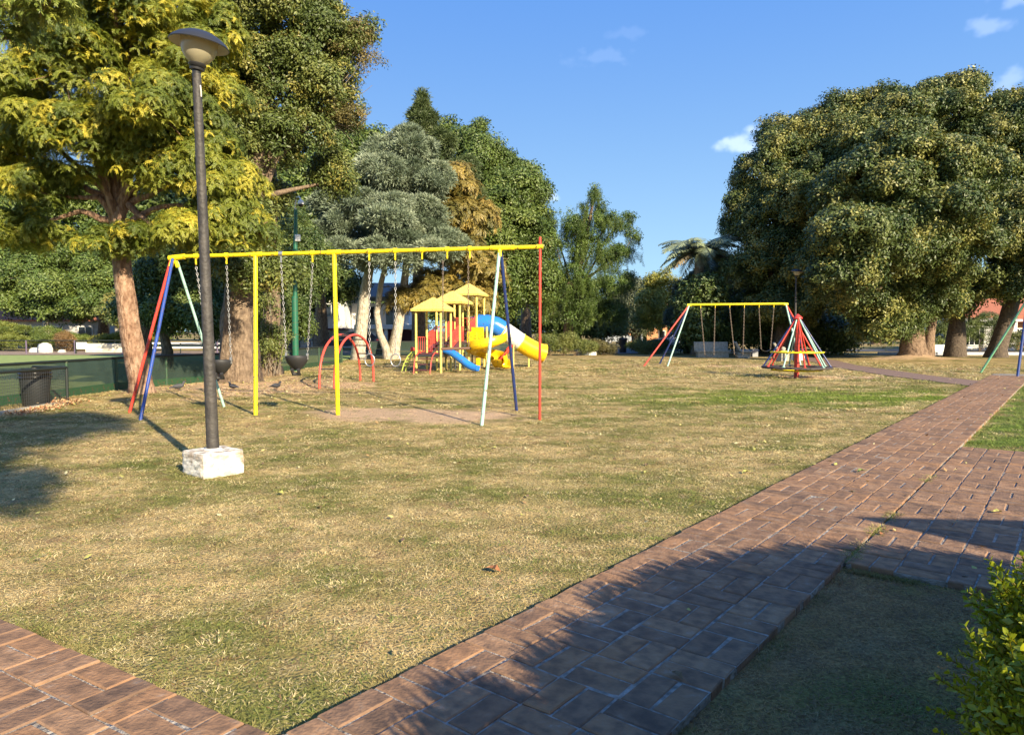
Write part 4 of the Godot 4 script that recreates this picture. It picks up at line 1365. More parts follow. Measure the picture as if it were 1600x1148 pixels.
	for y in [1.70, 2.02]:
		var ring := []
		for k in 17:
			var a := TAU * k / 16.0
			ring.append(Vector3(0.30 + cos(a) * 0.14, y + sin(a) * 0.14, -3.46))
		var s := S()
		tube(s, ring, 0.022, 6, false)
		part("purple_ring", s, M.purple, t)
	# entry steps at the front, curved red handrails
	for k in 3:
		var s := S()
		bx(s, Vector3(-0.02, 0.54 - k * 0.2, 0.66 + k * 0.17), Vector3(0.60, 0.03, 0.17), 0.004)
		part("step", s, M.brown_board, t)
	for sx in [-0.34, 0.32]:
		var s := S()
		tube(s, [Vector3(sx, 0.74, 0.42), Vector3(sx, 0.78, 0.6), Vector3(sx, 0.66, 0.85), Vector3(sx, 0.42, 1.02), Vector3(sx, -0.05, 1.12)], 0.022, 8)
		part("handrail", s, M.coral, t)
	# curved ladder on the left
	for sz in [0.0, 0.34]:
		var s := S()
		tube(s, [Vector3(-0.5, 0.82, sz), Vector3(-0.72, 0.80, sz), Vector3(-0.92, 0.62, sz), Vector3(-1.08, 0.34, sz), Vector3(-1.2, -0.05, sz)], 0.024, 8)
		part("ladder_rail", s, M.lime, t)
	for k in 4:
		var f := k / 4.0
		var s := S()
		tube(s, [Vector3(-0.86 - f * 0.27, 0.68 - f * 0.56, 0.0), Vector3(-0.86 - f * 0.27, 0.68 - f * 0.56, 0.34)], 0.02, 6)
		part("ladder_rung", s, M.lime, t)
	var ho := S()
	tube(ho, [Vector3(-0.52, 0.80, 0.17), Vector3(-0.68, 0.86, 0.17), Vector3(-0.84, 0.88, 0.19)], [0.05, 0.07, 0.10], 10)
	part("speaking_tube", ho, M.coral, t)
	# small blue slide
	var line := []
	var ups := []
	for k in 13:
		var f := k / 12.0
		line.append(Vector3(0.50 + f * 1.30, 0.72 * (1.0 - smoothstep(-0.05, 1.0, f)) * 0.92 + 0.10, 0.10))
		ups.append(UP)
	var bs := S()
	channel(bs, line, 0.24, 0.17, ups)
	part("blue_slide", bs, M.slide_blue, t)
	# yellow spiral slide
	line = []
	ups = []
	var cc := Vector3(1.20, 0, -2.75)
	var steps := 44
	for k in steps + 1:
		var f := float(k) / steps
		var a := lerpf(-0.5, TAU * 1.06, f)
		var r := 0.66
		var y := lerpf(1.22, 0.16, pow(f, 0.9))
		line.append(cc + Vector3(cos(a) * r, y, sin(a) * r))
		ups.append((UP * 1.0 - Vector3(cos(a), 0, sin(a)) * 0.35).normalized())
	var exit_dir: Vector3 = (line[-1] - line[-2])
	exit_dir.y = 0
	exit_dir = Vector3(0.75, 0, 0.55).normalized()
	var last: Vector3 = line[-1]
	for k in 4:
		last += exit_dir * 0.13 - UP * 0.012
		line.append(last)
		ups.append(UP)
	var ss := S()
	channel(ss, line, 0.25, 0.30, ups)
	part("spiral_slide", ss, M.slide_yellow, t)
	bar_part("spiral_post", Vector3(1.20, -0.1, -2.75), Vector3(1.20, 1.75, -2.75), 0.05, M.pale_yellow, t)
	var yb := S()
	bx(yb, Vector3(0.72, 1.32, -2.3), Vector3(0.45, 0.46, 0.04), 0.02)
	bx(yb, Vector3(0.94, 1.42, -2.35), Vector3(0.55, 0.62, 0.03), 0.02)
	part("slide_entry_panel", yb, M.slide_yellow, t)
	var sp := S()
	bx(sp, Vector3(1.08, 0.24, -2.02), Vector3(0.16, 0.5, 0.12), 0.01)
	part("slide_foot", sp, M.slide_yellow, t)
	# tube slide: blue elbow, white length, yellow length
	var tp := [Vector3(0.48, 1.88, -3.9), Vector3(0.85, 1.88, -3.95), Vector3(1.15, 1.80, -4.05), Vector3(1.42, 1.62, -4.2), Vector3(1.75, 1.36, -4.42), Vector3(2.08, 1.10, -4.62), Vector3(2.42, 0.86, -4.85), Vector3(2.75, 0.68, -5.1), Vector3(2.98, 0.60, -5.26)]
	for sec in [[0, 3, "slide_blue"], [3, 5, "slide_white"], [5, 8, "slide_yellow"]]:
		var st := S()
		var q := []
		for k in range(sec[0], sec[1] + 1):
			q.append(tp[k])
		tube(st, q, 0.40, 24, false)
		var q2 := q.duplicate()
		q2.reverse()
		tube(st, q2, 0.375, 24, false)
		part("tube_section", st, M[sec[2]], t)
	for k in [0, 3, 5, 8]:
		var st := S()
		var d: Vector3 = (tp[mini(k + 1, 8)] - tp[maxi(k - 1, 0)]).normalized() * 0.03
		tube(st, [tp[k] - d, tp[k] - d * 0.3, tp[k] + d * 0.3, tp[k] + d], [0.385, 0.43, 0.43, 0.385], 24, false)
		part("tube_flange", st, M.slide_blue if k < 3 else (M.lime if k == 5 else M.slide_yellow), t)
	for p in [Vector3(1.75, 1.0, -4.42), Vector3(2.42, 0.5, -4.85)]:
		bar_part("tube_support", Vector3(p.x, -0.1, p.z), p, 0.035, M.pale_yellow, t)
	# short red slide at the back
	line = []
	ups = []
	for k in 9:
		var f := k / 8.0
		line.append(Vector3(2.1 - f * 0.55, 0.95 - f * 0.75, -3.5 + f * 0.25))
		ups.append(UP)
	var rs := S()
	channel(rs, line, 0.2, 0.12, ups)
	part("red_slide", rs, M.red, t)
	bar_part("red_slide_post", Vector3(2.12, -0.1, -3.52), Vector3(2.12, 0.98, -3.52), 0.03, M.pale_yellow, t)
	for z in [-0.5, -1.48, -2.48, -3.46]:
		bar_part("under_post", Vector3(0.3, -0.1, z), Vector3(0.3, 0.7, z), 0.03, M.dark_steel, t)

# ---------------------------------------------------------------- fences, bin, poles
func screen_fence(label: String, posts: Array, h: float, boards := true) -> void:
	var t := thing("screen_fence", label, "fence")
	for i in posts.size():
		var p: Vector3 = posts[i]
		bar_part("post", p - UP * 0.1, p + UP * (h - 0.01), 0.035, M.fence_post, t)
		if i == posts.size() - 1:
			continue
		var q: Vector3 = posts[i + 1]
		bar_part("top_rail", p + UP * h, q + UP * h, 0.032, M.fence_rail, t)
		var d := q - p
		var c := (p + q) * 0.5
		var turn := atan2(-d.z, d.x)
		var st := S()
		# shade cloth, slightly bellied
		var side := d.cross(UP).normalized()
		var n := 8
		for k in n:
			for j in 2:
				var qd := []
				for e in [[k, j], [k + 1, j], [k + 1, j + 1], [k, j + 1]]:
					var f := float(e[0]) / n
					var y := lerpf(0.20, h - 0.03, e[1] / 2.0)
					qd.append(p.lerp(q, f) + UP * y + side * (0.02 * sin(f * PI) * sin(e[1] * PI / 2.0) + 0.01 * sin(f * 17.0 + e[1] * 2.0 + p.x)))
				face(st, qd[0], qd[1], qd[2], qd[3], side)
		part("shade_cloth", st, M.shade_cloth, t)
		if boards:
			var b := S()
			bx(b, c + UP * 0.10, Vector3(d.length() - 0.07, 0.22, 0.03), 0.004, turn)
			part("kick_board", b, M.fence_green, t)

func make_fences() -> void:
	screen_fence("low dark green screen fence curving along the bowling green behind the left swing legs", [Vector3(-11.1, 0, -10.4), Vector3(-10.85, 0, -12.5), Vector3(-10.65, 0, -14.6), Vector3(-10.5, 0, -16.7), Vector3(-10.43, 0, -18.67), Vector3(-9.85, 0, -20.2), Vector3(-9.1, 0, -22.2), Vector3(-8.85, 0, -24.8), Vector3(-8.75, 0, -28.2), Vector3(-8.6, 0, -31.6), Vector3(-8.3, 0, -34.6)], 0.86)
	screen_fence("dark low rail fence passing behind the forked grey cypress trunks", [Vector3(-8.3, 0, -41.8), Vector3(-5.6, 0, -42.6), Vector3(-2.8, 0, -43.4), Vector3(0.0, 0, -44.2)], 0.95, false)
	# far side of the green: pipe and wire
	var t := thing("wire_fence", "pale green pipe and wire fence along the far side of the bowling green", "fence")
	for i in 10:
		var p := Vector3(-40.0 + i * 3.2, 0, -48.6 - i * 0.25)
		bar_part("post", p - UP * 0.1, p + UP * 0.95, 0.05, M.fence_pale, t)
		if i < 9:
			bar_part("top_rail", p + UP * 0.93, p + Vector3(3.2, 0.93, -0.25), 0.035, M.fence_rail, t)
			var w := S()
			for y in [0.2, 0.45, 0.7]:
				tube(w, [p + UP * y, p + Vector3(3.2, y, -0.25)], 0.008, 4)
			part("wire", w, M.dark_steel, t)
	# bin cage: pipe frame, welded mesh, concrete kerb
	var a := Vector3(-9.55, 0, -12.9)
	var b := Vector3(-9.46, 0, -15.05)
	t = thing("wire_cage_panel", "black framed wire mesh panel on a kerb in front of the rubbish bin", "fence panel")
	for p in [a, b]:
		bar_part("post", p - UP * 0.1, p + UP * 0.79, 0.03, M.fence_rail, t)
	bar_part("top_rail", a + UP * 0.79, b + UP * 0.79, 0.03, M.fence_rail, t)
	var c := b + Vector3(-0.95, 0, -0.35)
	bar_part("side_rail", b + UP * 0.79, c + UP * 0.79, 0.03, M.fence_rail, t)
	bar_part("post", c - UP * 0.1, c + UP * 0.79, 0.03, M.fence_rail, t)
	for seg in [[a, b], [b, c]]:
		var w := S()
		var n := int(seg[0].distance_to(seg[1]) / 0.06)
		for i in n:
			var p: Vector3 = seg[0].lerp(seg[1], (i + 0.5) / n)
			tube(w, [p + UP * 0.05, p + UP * 0.78], 0.0028, 4, false)
		for k in 13:
			tube(w, [seg[0] + UP * (0.05 + k * 0.06), seg[1] + UP * (0.05 + k * 0.06)], 0.0028, 4, false)
		part("mesh", w, M.dark_steel, t)
	var kb := S()
	bx(kb, (a + b) * 0.5 + Vector3(0.0, 0.03, 0.1), Vector3(0.16, 0.09, 2.2), 0.015, 0.04)
	part("kerb", kb, M.concrete, t)
	# bin
	t = thing("rubbish_bin", "black plastic rubbish bin with a bag over its rim behind wire mesh", "bin", Vector3(-9.93, 0, -14.75))
	var st := S()
	lathe(st, [Vector2(0.0, 0.02), Vector2(0.23, 0.02), Vector2(0.24, 0.04), Vector2(0.265, 0.40), Vector2(0.29, 0.66), Vector2(0.285, 0.70)], 28)
	part("drum", st, M.black_plastic, t)
	st = S()
	var prof := []
	for k in 8:
		prof.append(Vector2(0.30 + 0.018 * sin(k * 2.1), 0.58 + k * 0.027))
	prof.append(Vector2(0.27, 0.78)); prof.append(Vector2(0.24, 0.60))
	lathe(st, prof, 28)
	part("bin_bag", st, M.bag, t)
	# white boards on and behind the far fence
	t = thing("notice_board", "small white notice board hung on the far pipe fence", "sign", Vector3(-29.75, 0, -49.2))
	st = S()
	bx(st, Vector3(0, 0.58, 0.12), Vector3(0.72, 0.46, 0.03), 0.006)
	part("panel", st, M.white_paint, t)
	st = S()
	for s in [[-0.2, 0.14], [0.0, 0.16], [0.22, 0.12]]:
		bx(st, Vector3(s[0], 0.64, 0.14), Vector3(s[1], 0.04, 0.006))
		bx(st, Vector3(s[0], 0.54, 0.14), Vector3(s[1] * 0.8, 0.03, 0.006))
	part("faded_print", st, M.concrete, t)
	bar_part("board_post", Vector3(-0.42, -0.1, 0.1), Vector3(-0.42, 0.9, 0.1), 0.05, M.fence_rail, t)
	t = thing("low_wall", "long low cream wall beyond the far pipe fence", "wall", Vector3(-30.2, 0, -53.0))
	st = S()
	bx(st, Vector3(0.2, 0.3, 0), Vector3(3.6, 0.75, 0.25), 0.02)
	part("wall_face", st, M.cream, t)
	t = thing("white_bench", "long white bench on the bowling green bank, right of the leaning trunk", "bench", Vector3(-22.0, 0, -50.2))
	st = S()
	for y in [0.42, 0.72]:
		bx(st, Vector3(0, y, 0.0 if y < 0.6 else -0.2), Vector3(9.5, 0.13, 0.05), 0.01)
	part("slat", st, M.white_paint, t)
	for x in [-4.4, -1.5, 1.5, 4.4]:
		bar_part("leg", Vector3(x, -0.1, -0.1), Vector3(x, 0.75, -0.14), 0.04, M.fence_rail, t)

func make_camera_pole() -> void:
	var t := thing("camera_pole", "tall green pole with a white dome camera and small white box", "pole", Vector3(-8.45, 0, -27.7))
	var st := S()
	tube(st, [Vector3(0, -0.1, 0), Vector3(0, 2.9, 0), Vector3(0.02, 2.95, 0), Vector3(0.06, 5.0, 0), Vector3(0.10, 6.25, 0)], [0.125, 0.12, 0.085, 0.08, 0.06], 14)
	part("post", st, M.pole_green, t)
	st = S()
	bx(st, Vector3(0.17, 5.16, 0.06), Vector3(0.19, 0.26, 0.14), 0.02)
	part("junction_box", st, M.white_paint, t)
	st = S()
	tube(st, [Vector3(0.08, 6.2, 0), Vector3(0.09, 6.55, 0.02), Vector3(0.14, 6.72, 0.04), Vector3(0.24, 6.74, 0.08), Vector3(0.31, 6.66, 0.1), Vector3(0.32, 6.58, 0.1)], 0.03, 8)
	part("camera_arm", st, M.white_paint, t)
	st = S()
	lathe(st, [Vector2(0.03, 6.62), Vector2(0.10, 6.57), Vector2(0.12, 6.48), Vector2(0.115, 6.44)], 18, Transform3D(Basis(), Vector3(0.32, 0, 0.1)))
	part("camera_housing", st, M.white_paint, t)
	st = S()
	lathe(st, [Vector2(0.105, 6.44), Vector2(0.09, 6.38), Vector2(0.05, 6.34), Vector2(0.0, 6.33)], 18, Transform3D(Basis(), Vector3(0.32, 0, 0.1)))
	part("camera_dome", st, M.black_gloss, t)

# ---------------------------------------------------------------- pigeons
func make_pigeons() -> void:
	var spots := [[Vector3(-8.23, 0.02, -17.45), 0.6, "grey pigeon feeding nearest the leaning cypress trunk, seen between swing legs"], [Vector3(-7.17, 0.05, -18.2), 2.7, "grey pigeon facing left at the foot of the thick trunk"], [Vector3(-6.21, 0.04, -18.6), -0.2, "grey pigeon right of the first yellow post, pecking"]]
	for s in spots:
		var t := thing("pigeon", s[2], "pigeon", s[0] + UP * (lawn_height(s[0].x, s[0].z) - s[0].y), s[1], "pigeons on the grass")
		var st := S()
		tube(st, [Vector3(-0.20, 0.10, 0), Vector3(-0.13, 0.115, 0), Vector3(-0.08, 0.125, 0), Vector3(-0.02, 0.13, 0), Vector3(0.05, 0.135, 0), Vector3(0.09, 0.15, 0), Vector3(0.11, 0.18, 0), Vector3(0.118, 0.205, 0), Vector3(0.128, 0.228, 0), Vector3(0.145, 0.232, 0), Vector3(0.16, 0.226, 0), Vector3(0.178, 0.220, 0)],
			[0.012, 0.022, 0.045, 0.062, 0.062, 0.05, 0.034, 0.027, 0.026, 0.022, 0.009, 0.003], 12, true, 0.95)
		part("body", st, M.pigeon, t)
		for z in [-1.0, 1.0]:
			var w := S()
			tube(w, [Vector3(0.06, 0.15, z * 0.05), Vector3(0.0, 0.15, z * 0.062), Vector3(-0.09, 0.13, z * 0.045), Vector3(-0.17, 0.115, z * 0.015)], [0.012, 0.034, 0.026, 0.005], 8, true, 0.4)
			part("wing", w, M.pigeon_wing, t)
			var l := S()
			tube(l, [Vector3(0.0, 0.09, z * 0.025), Vector3(0.005, 0.045, z * 0.025), Vector3(0.0, 0.004, z * 0.025)], [0.012, 0.005, 0.004], 6)
			tube(l, [Vector3(0.0, 0.006, z * 0.025), Vector3(0.03, 0.004, z * 0.025)], 0.004, 5)
			part("leg", l, M.brown_paint, t)

# ---------------------------------------------------------------- benches and blocks on the far lawn edge
func make_benches() -> void:
	var t := thing("concrete_bench", "long pale concrete bench with a straight back in the shade behind the swings", "bench", Vector3(12.2, 0, -43.2), 0.05, "concrete benches in the shade")
	var st := S()
	bx(st, Vector3(0, 0.36, 0), Vector3(2.1, 0.14, 0.55), 0.02)
	part("seat", st, M.concrete, t)
	st = S()
	box(st, Transform3D(Basis(Vector3(1, 0, 0), -0.16), Vector3(0, 0.66, -0.3)), Vector3(2.1, 0.52, 0.12), 0.02)
	part("backrest", st, M.concrete, t)
	st = S()
	bx(st, Vector3(0, 0.14, 0), Vector3(1.9, 0.34, 0.42), 0.02)
	part("plinth", st, M.concrete, t)
	for b in [[Vector3(14.0, 0, -42.8), 1.35, "concrete bench seen end on beside the long pale bench"], [Vector3(15.2, 0, -39.6), 1.25, "concrete bench seen end on just left of the merry-go-round, half in sun"]]:
		var e := thing("concrete_bench", b[2], "bench", b[0], b[1], "concrete benches in the shade")
		st = S()
		bx(st, Vector3(0, 0.37, 0.05), Vector3(1.7, 0.12, 0.62), 0.02)
		part("seat", st, M.concrete, e)
		st = S()
		box(st, Transform3D(Basis(Vector3(1, 0, 0), -0.5), Vector3(0, 0.66, -0.42)), Vector3(1.7, 0.62, 0.12), 0.02)
		part("backrest", st, M.concrete, e)
		st = S()
		for x in [-0.6, 0.6]:
			bx(st, Vector3(x, 0.14, -0.05), Vector3(0.22, 0.36, 0.7), 0.02)
		part("support", st, M.concrete, e)
	t = thing("white_block", "white painted concrete block seat behind the merry-go-round bars", "block", Vector3(15.4, 0, -38.2), 0.3)
	st = S()
	bx(st, Vector3(0, 0.21, 0), Vector3(0.5, 0.44, 0.5), 0.03)
	part("block_body", st, M.white_paint, t)
	t = thing("cream_pedestal", "cream concrete pedestal with a round knob seen through the merry-go-round", "pedestal", Vector3(14.2, 0, -37.2), 0.2)
	st = S()
	bx(st, Vector3(0, 0.27, 0), Vector3(0.46, 0.56, 0.5), 0.02)
	part("shaft", st, M.concrete, t)
	st = S()
	lathe(st, [Vector2(0.1, 0.55), Vector2(0.14, 0.62), Vector2(0.13, 0.70), Vector2(0.07, 0.75), Vector2(0.0, 0.76)], 14)
	part("knob", st, M.concrete, t)
	t = thing("grey_cabinet", "small grey metal cabinet standing between two concrete benches", "cabinet", Vector3(14.9, 0, -43.6))
	st = S()
	bx(st, Vector3(0, 0.24, 0), Vector3(0.36, 0.5, 0.3), 0.02)
	part("case", st, M.grey_metal, t)

# ---------------------------------------------------------------- cars
func make_car(label: String, at: Vector3, turn: float, body: Material) -> void:
	var t := thing("parked_car", label, "car", at, turn, "cars parked beyond the lawn")
	var st := S()
	var hull := PackedVector2Array([Vector2(-2.15, 0.35), Vector2(-2.2, 0.62), Vector2(-2.12, 0.80), Vector2(-1.2, 0.98), Vector2(-0.95, 1.0), Vector2(1.75, 1.03), Vector2(2.1, 1.0), Vector2(2.18, 0.62), Vector2(2.12, 0.32), Vector2(1.75, 0.27), Vector2(-1.8, 0.27)])
	prism(st, hull, -0.88, 0.88)
	part("body", st, body, t)
	st = S()
	prism(st, PackedVector2Array([Vector2(-1.0, 0.98), Vector2(-0.25, 1.46), Vector2(0.4, 1.54), Vector2(1.35, 1.50), Vector2(2.0, 1.02)]), -0.74, 0.74)
	part("cabin_glass", st, M.dark_glass, t)
	st = S()
	prism(st, PackedVector2Array([Vector2(-0.32, 1.45), Vector2(0.4, 1.53), Vector2(1.4, 1.49), Vector2(1.42, 1.54), Vector2(0.4, 1.60), Vector2(-0.3, 1.50)]), -0.76, 0.76)
	for z in [-0.75, 0.75]:
		for x in [[-1.02, -0.28], [0.35, 0.42], [2.05, 1.38]]:
			tube(st, [Vector3(x[0], 1.0, z), Vector3(x[1], 1.5, z)], 0.035, 6)
	part("roof", st, body, t)
	for x in [-1.35, 1.32]:
		for z in [-0.86, 0.86]:
			var w := S()
			tube(w, [Vector3(x, 0.33, z - 0.11), Vector3(x, 0.33, z + 0.11)], 0.33, 20)
			var tyre := part("wheel", w, M.rubber, t)
			w = S()
			tube(w, [Vector3(x, 0.33, z - 0.12), Vector3(x, 0.33, z + 0.12)], 0.20, 14)
			part("rim", w, M.steel, tyre)
	for z in [-0.62, 0.62]:
		st = S()
		bx(st, Vector3(-2.12, 0.70, z), Vector3(0.16, 0.13, 0.4), 0.03)
		part("headlight", st, M.lamp_clear, t)
		st = S()
		bx(st, Vector3(2.13, 0.82, z), Vector3(0.1, 0.16, 0.36), 0.03)
		part("tail_lamp", st, M.red, t)

# ---------------------------------------------------------------- houses
func window(parent: Node, at: Vector3, w: float, h: float, turn := 0.0, bars := 1) -> void:
	var b := Basis(UP, turn)
	var st := S()
	var fr := 0.07
	for s in [-1, 1]:
		box(st, Transform3D(b, at + b * Vector3(s * (w * 0.5 - fr * 0.5), 0, 0.02)), Vector3(fr, h, 0.08))
		box(st, Transform3D(b, at + b * Vector3(0, s * (h * 0.5 - fr * 0.5), 0.02)), Vector3(w - fr * 2, fr, 0.078))
	for k in bars:
		box(st, Transform3D(b, at + b * Vector3(-w * 0.5 + w * (k + 1) / (bars + 1), 0, 0.015)), Vector3(0.05, h - fr * 2, 0.06))
	var f := part("window", st, M.white_paint, parent)
	st = S()
	box(st, Transform3D(b, at), Vector3(w - fr * 1.6, h - fr * 1.6, 0.03))
	part("pane", st, M.dark_glass, f)

func gable(st: SurfaceTool, c: Vector3, w: float, d: float, y: float, rise: float, over := 0.4) -> void:
	# ridge along x
	var hw := w * 0.5 + over
	var hd := d * 0.5 + over
	var poly := PackedVector2Array([Vector2(-hd, 0), Vector2(0, rise), Vector2(hd, 0), Vector2(hd, 0.14), Vector2(0, rise + 0.16), Vector2(-hd, 0.14)])
	prism(st, poly, -hw, hw, Transform3D(Basis(Vector3(0, 0, 1), Vector3(0, 1, 0), Vector3(1, 0, 0)), c + UP * y))

func make_houses() -> void:
	# white two storey house behind the forked trunk
	var t := thing("white_house", "white two storey house seen between the trunks beyond the climbing arch", "house", Vector3(-17.2, 0, -70.0))
	var st := S()
	bx(st, Vector3(-0.9, 3.3, 0), Vector3(4.6, 2.9, 6.0))
	part("upper_storey", st, M.white_wall, t)
	st = S()
	bx(st, Vector3(0.6, 0.9, -0.8), Vector3(7.2, 1.86, 6.0))
	part("ground_storey", st, M.white_wall, t)
	st = S()
	bx(st, Vector3(-0.9, 1.78, 0.4), Vector3(5.0, 0.16, 6.4))
	part("floor_band", st, M.brown_board, t)
	st = S()
	bx(st, Vector3(4.3, 3.0, -1.6), Vector3(5.6, 2.6, 4.0))
	part("side_wing", st, M.white_wall, t)
	st = S()
	gable(st, Vector3(1.5, 0, -0.8), 10.0, 6.4, 4.72, 1.5)
	part("roof", st, M.grey_roof, t)
	st = S()
	bx(st, Vector3(5.6, 2.0, 1.0), Vector3(6.8, 0.42, 3.2), 0.02)
	part("balcony_parapet", st, M.white_wall, t)
	for x in [3.0, 5.2, 8.6]:
		st = S()
		bx(st, Vector3(x, 0.9, 2.3), Vector3(0.3, 1.8, 0.3))
		part("carport_pillar", st, M.white_wall, t)
	window(t, Vector3(0.2, 3.55, 3.02), 1.5, 1.25)
	window(t, Vector3(-2.1, 3.55, 3.02), 1.2, 1.25)
	window(t, Vector3(-1.0, 0.95, 2.23), 1.8, 1.3, 0.0, 2)
	window(t, Vector3(3.2, 3.1, 0.42), 1.6, 1.9)
	window(t, Vector3(5.6, 3.1, 0.42), 1.6, 1.9)
	st = S()
	bx(st, Vector3(6.0, 0.9, 0.5), Vector3(5.0, 1.7, 0.1))
	part("garage_door", st, M.brown_board, t)
	t = thing("grey_house", "pale grey wall of a house left of the green pole, behind the trees", "house", Vector3(-24.3, 0, -68.0))
	st = S()
	bx(st, Vector3(0, 1.9, 0), Vector3(6.4, 3.8, 6))
	part("wall", st, M.grey_wall, t)
	st = S()
	gable(st, Vector3.ZERO, 6.4, 6.0, 3.8, 1.6)
	part("roof", st, M.tile_roof, t)
	window(t, Vector3(1.2, 2.0, 3.02), 1.4, 1.4)
	window(t, Vector3(-1.4, 2.0, 3.02), 1.4, 1.4)
	# low dark house behind the hedge mounds
	t = thing("dark_house", "low house with brown tiled roof in the shade behind rounded hedges", "house", Vector3(-48.0, 0, -76.0))
	st = S()
	bx(st, Vector3(0, 1.3, 0), Vector3(14, 2.6, 7))
	part("wall", st, M.grey_wall, t)
	st = S()
	gable(st, Vector3.ZERO, 14, 7, 2.6, 1.9, 0.8)
	part("roof", st, M.tile_roof, t)
	for x in [-4.5, -1.5, 1.5, 4.5]:
		window(t, Vector3(x, 1.4, 3.52), 1.5, 1.4)
	# brick house down the side street
	t = thing("brick_house", "distant orange brick house with white window and square chimney tower", "house", Vector3(20.6, 0, -112.0))
	st = S()
	bx(st, Vector3(0.4, 2.4, 0), Vector3(5.6, 4.8, 6))
	part("wall", st, M.orange_brick, t)
	st = S()
	bx(st, Vector3(-1.6, 3.8, 1.2), Vector3(3.4, 7.4, 3.6))
	part("chimney_tower", st, M.orange_brick, t)
	st = S()
	gable(st, Vector3(0.6, 0, 0), 5.4, 6.0, 4.8, 1.3)
	part("roof", st, M.tile_roof, t)
	window(t, Vector3(0.7, 3.2, 3.05), 1.9, 2.2)
	window(t, Vector3(2.4, 0.9, 3.05), 1.0, 1.6, 0.0, 0)
	# house on the right: red tiled roof
	t = thing("tiled_house", "long house with red tiled roof and brick wall at the right edge", "house", Vector3(46.0, 0, -66.0), -0.05)
	st = S()
	bx(st, Vector3(1.6, 1.15, 0), Vector3(11.0, 2.3, 8))
	part("wall", st, M.orange_brick, t)
	var roof := part("roof", roof_base(), M.tile_roof, t)
	for r in 9:
		# overlapping courses of tiles
		var f := r / 9.0
		var co := S()
		box(co, Transform3D(Basis(Vector3(1, 0, 0), 0.47), Vector3(1.6, 2.52 + f * 2.16, 4.55 - f * 4.25)), Vector3(12.2, 0.05, 0.56), 0.01)
		part("tile_course", co, M.tile_roof, roof)
	window(t, Vector3(-1.5, 1.25, 4.02), 1.6, 1.2)
	window(t, Vector3(2.6, 1.25, 4.02), 1.6, 1.2)
	st = S()
	prism(st, PackedVector2Array([Vector2(0, 1.55), Vector2(0.9, 1.35), Vector2(1.3, 0.95), Vector2(1.25, 0.93), Vector2(0.85, 1.28), Vector2(0, 1.48)]), 0.0, 2.4, Transform3D(Basis(Vector3(0, 0, 1), UP, Vector3(1, 0, 0)), Vector3(-3.2, 0.1, 4.0)))
	part("awning", st, M.black_plastic, t)
	t = thing("white_bungalow", "white low house with barred window behind the ivy covered trunk", "house", Vector3(38.6, 0, -61.0), -0.05)
	st = S()
	bx(st, Vector3(0, 1.35, 0), Vector3(5.4, 2.7, 6))
	part("wall", st, M.white_wall, t)
	st = S()
	gable(st, Vector3.ZERO, 5.4, 6.0, 2.7, 1.2, 0.3)
	part("roof", st, M.tile_roof, t)
	st = S()
	bx(st, Vector3(0.2, 2.45, 3.3), Vector3(5.0, 0.18, 0.7), 0.02)
	part("porch_lintel", st, M.white_wall, t)
	window(t, Vector3(-0.9, 1.2, 3.03), 2.0, 1.6, 0.0, 4)
	st = S()
	bx(st, Vector3(1.4, 1.05, 3.04), Vector3(1.1, 2.1, 0.06))
	part("door", st, M.brown_board, t)

func roof_base() -> SurfaceTool:
	var st := S()
	gable(st, Vector3(1.6, 0, 0), 11.0, 8.0, 2.3, 2.1, 0.55)
	return st

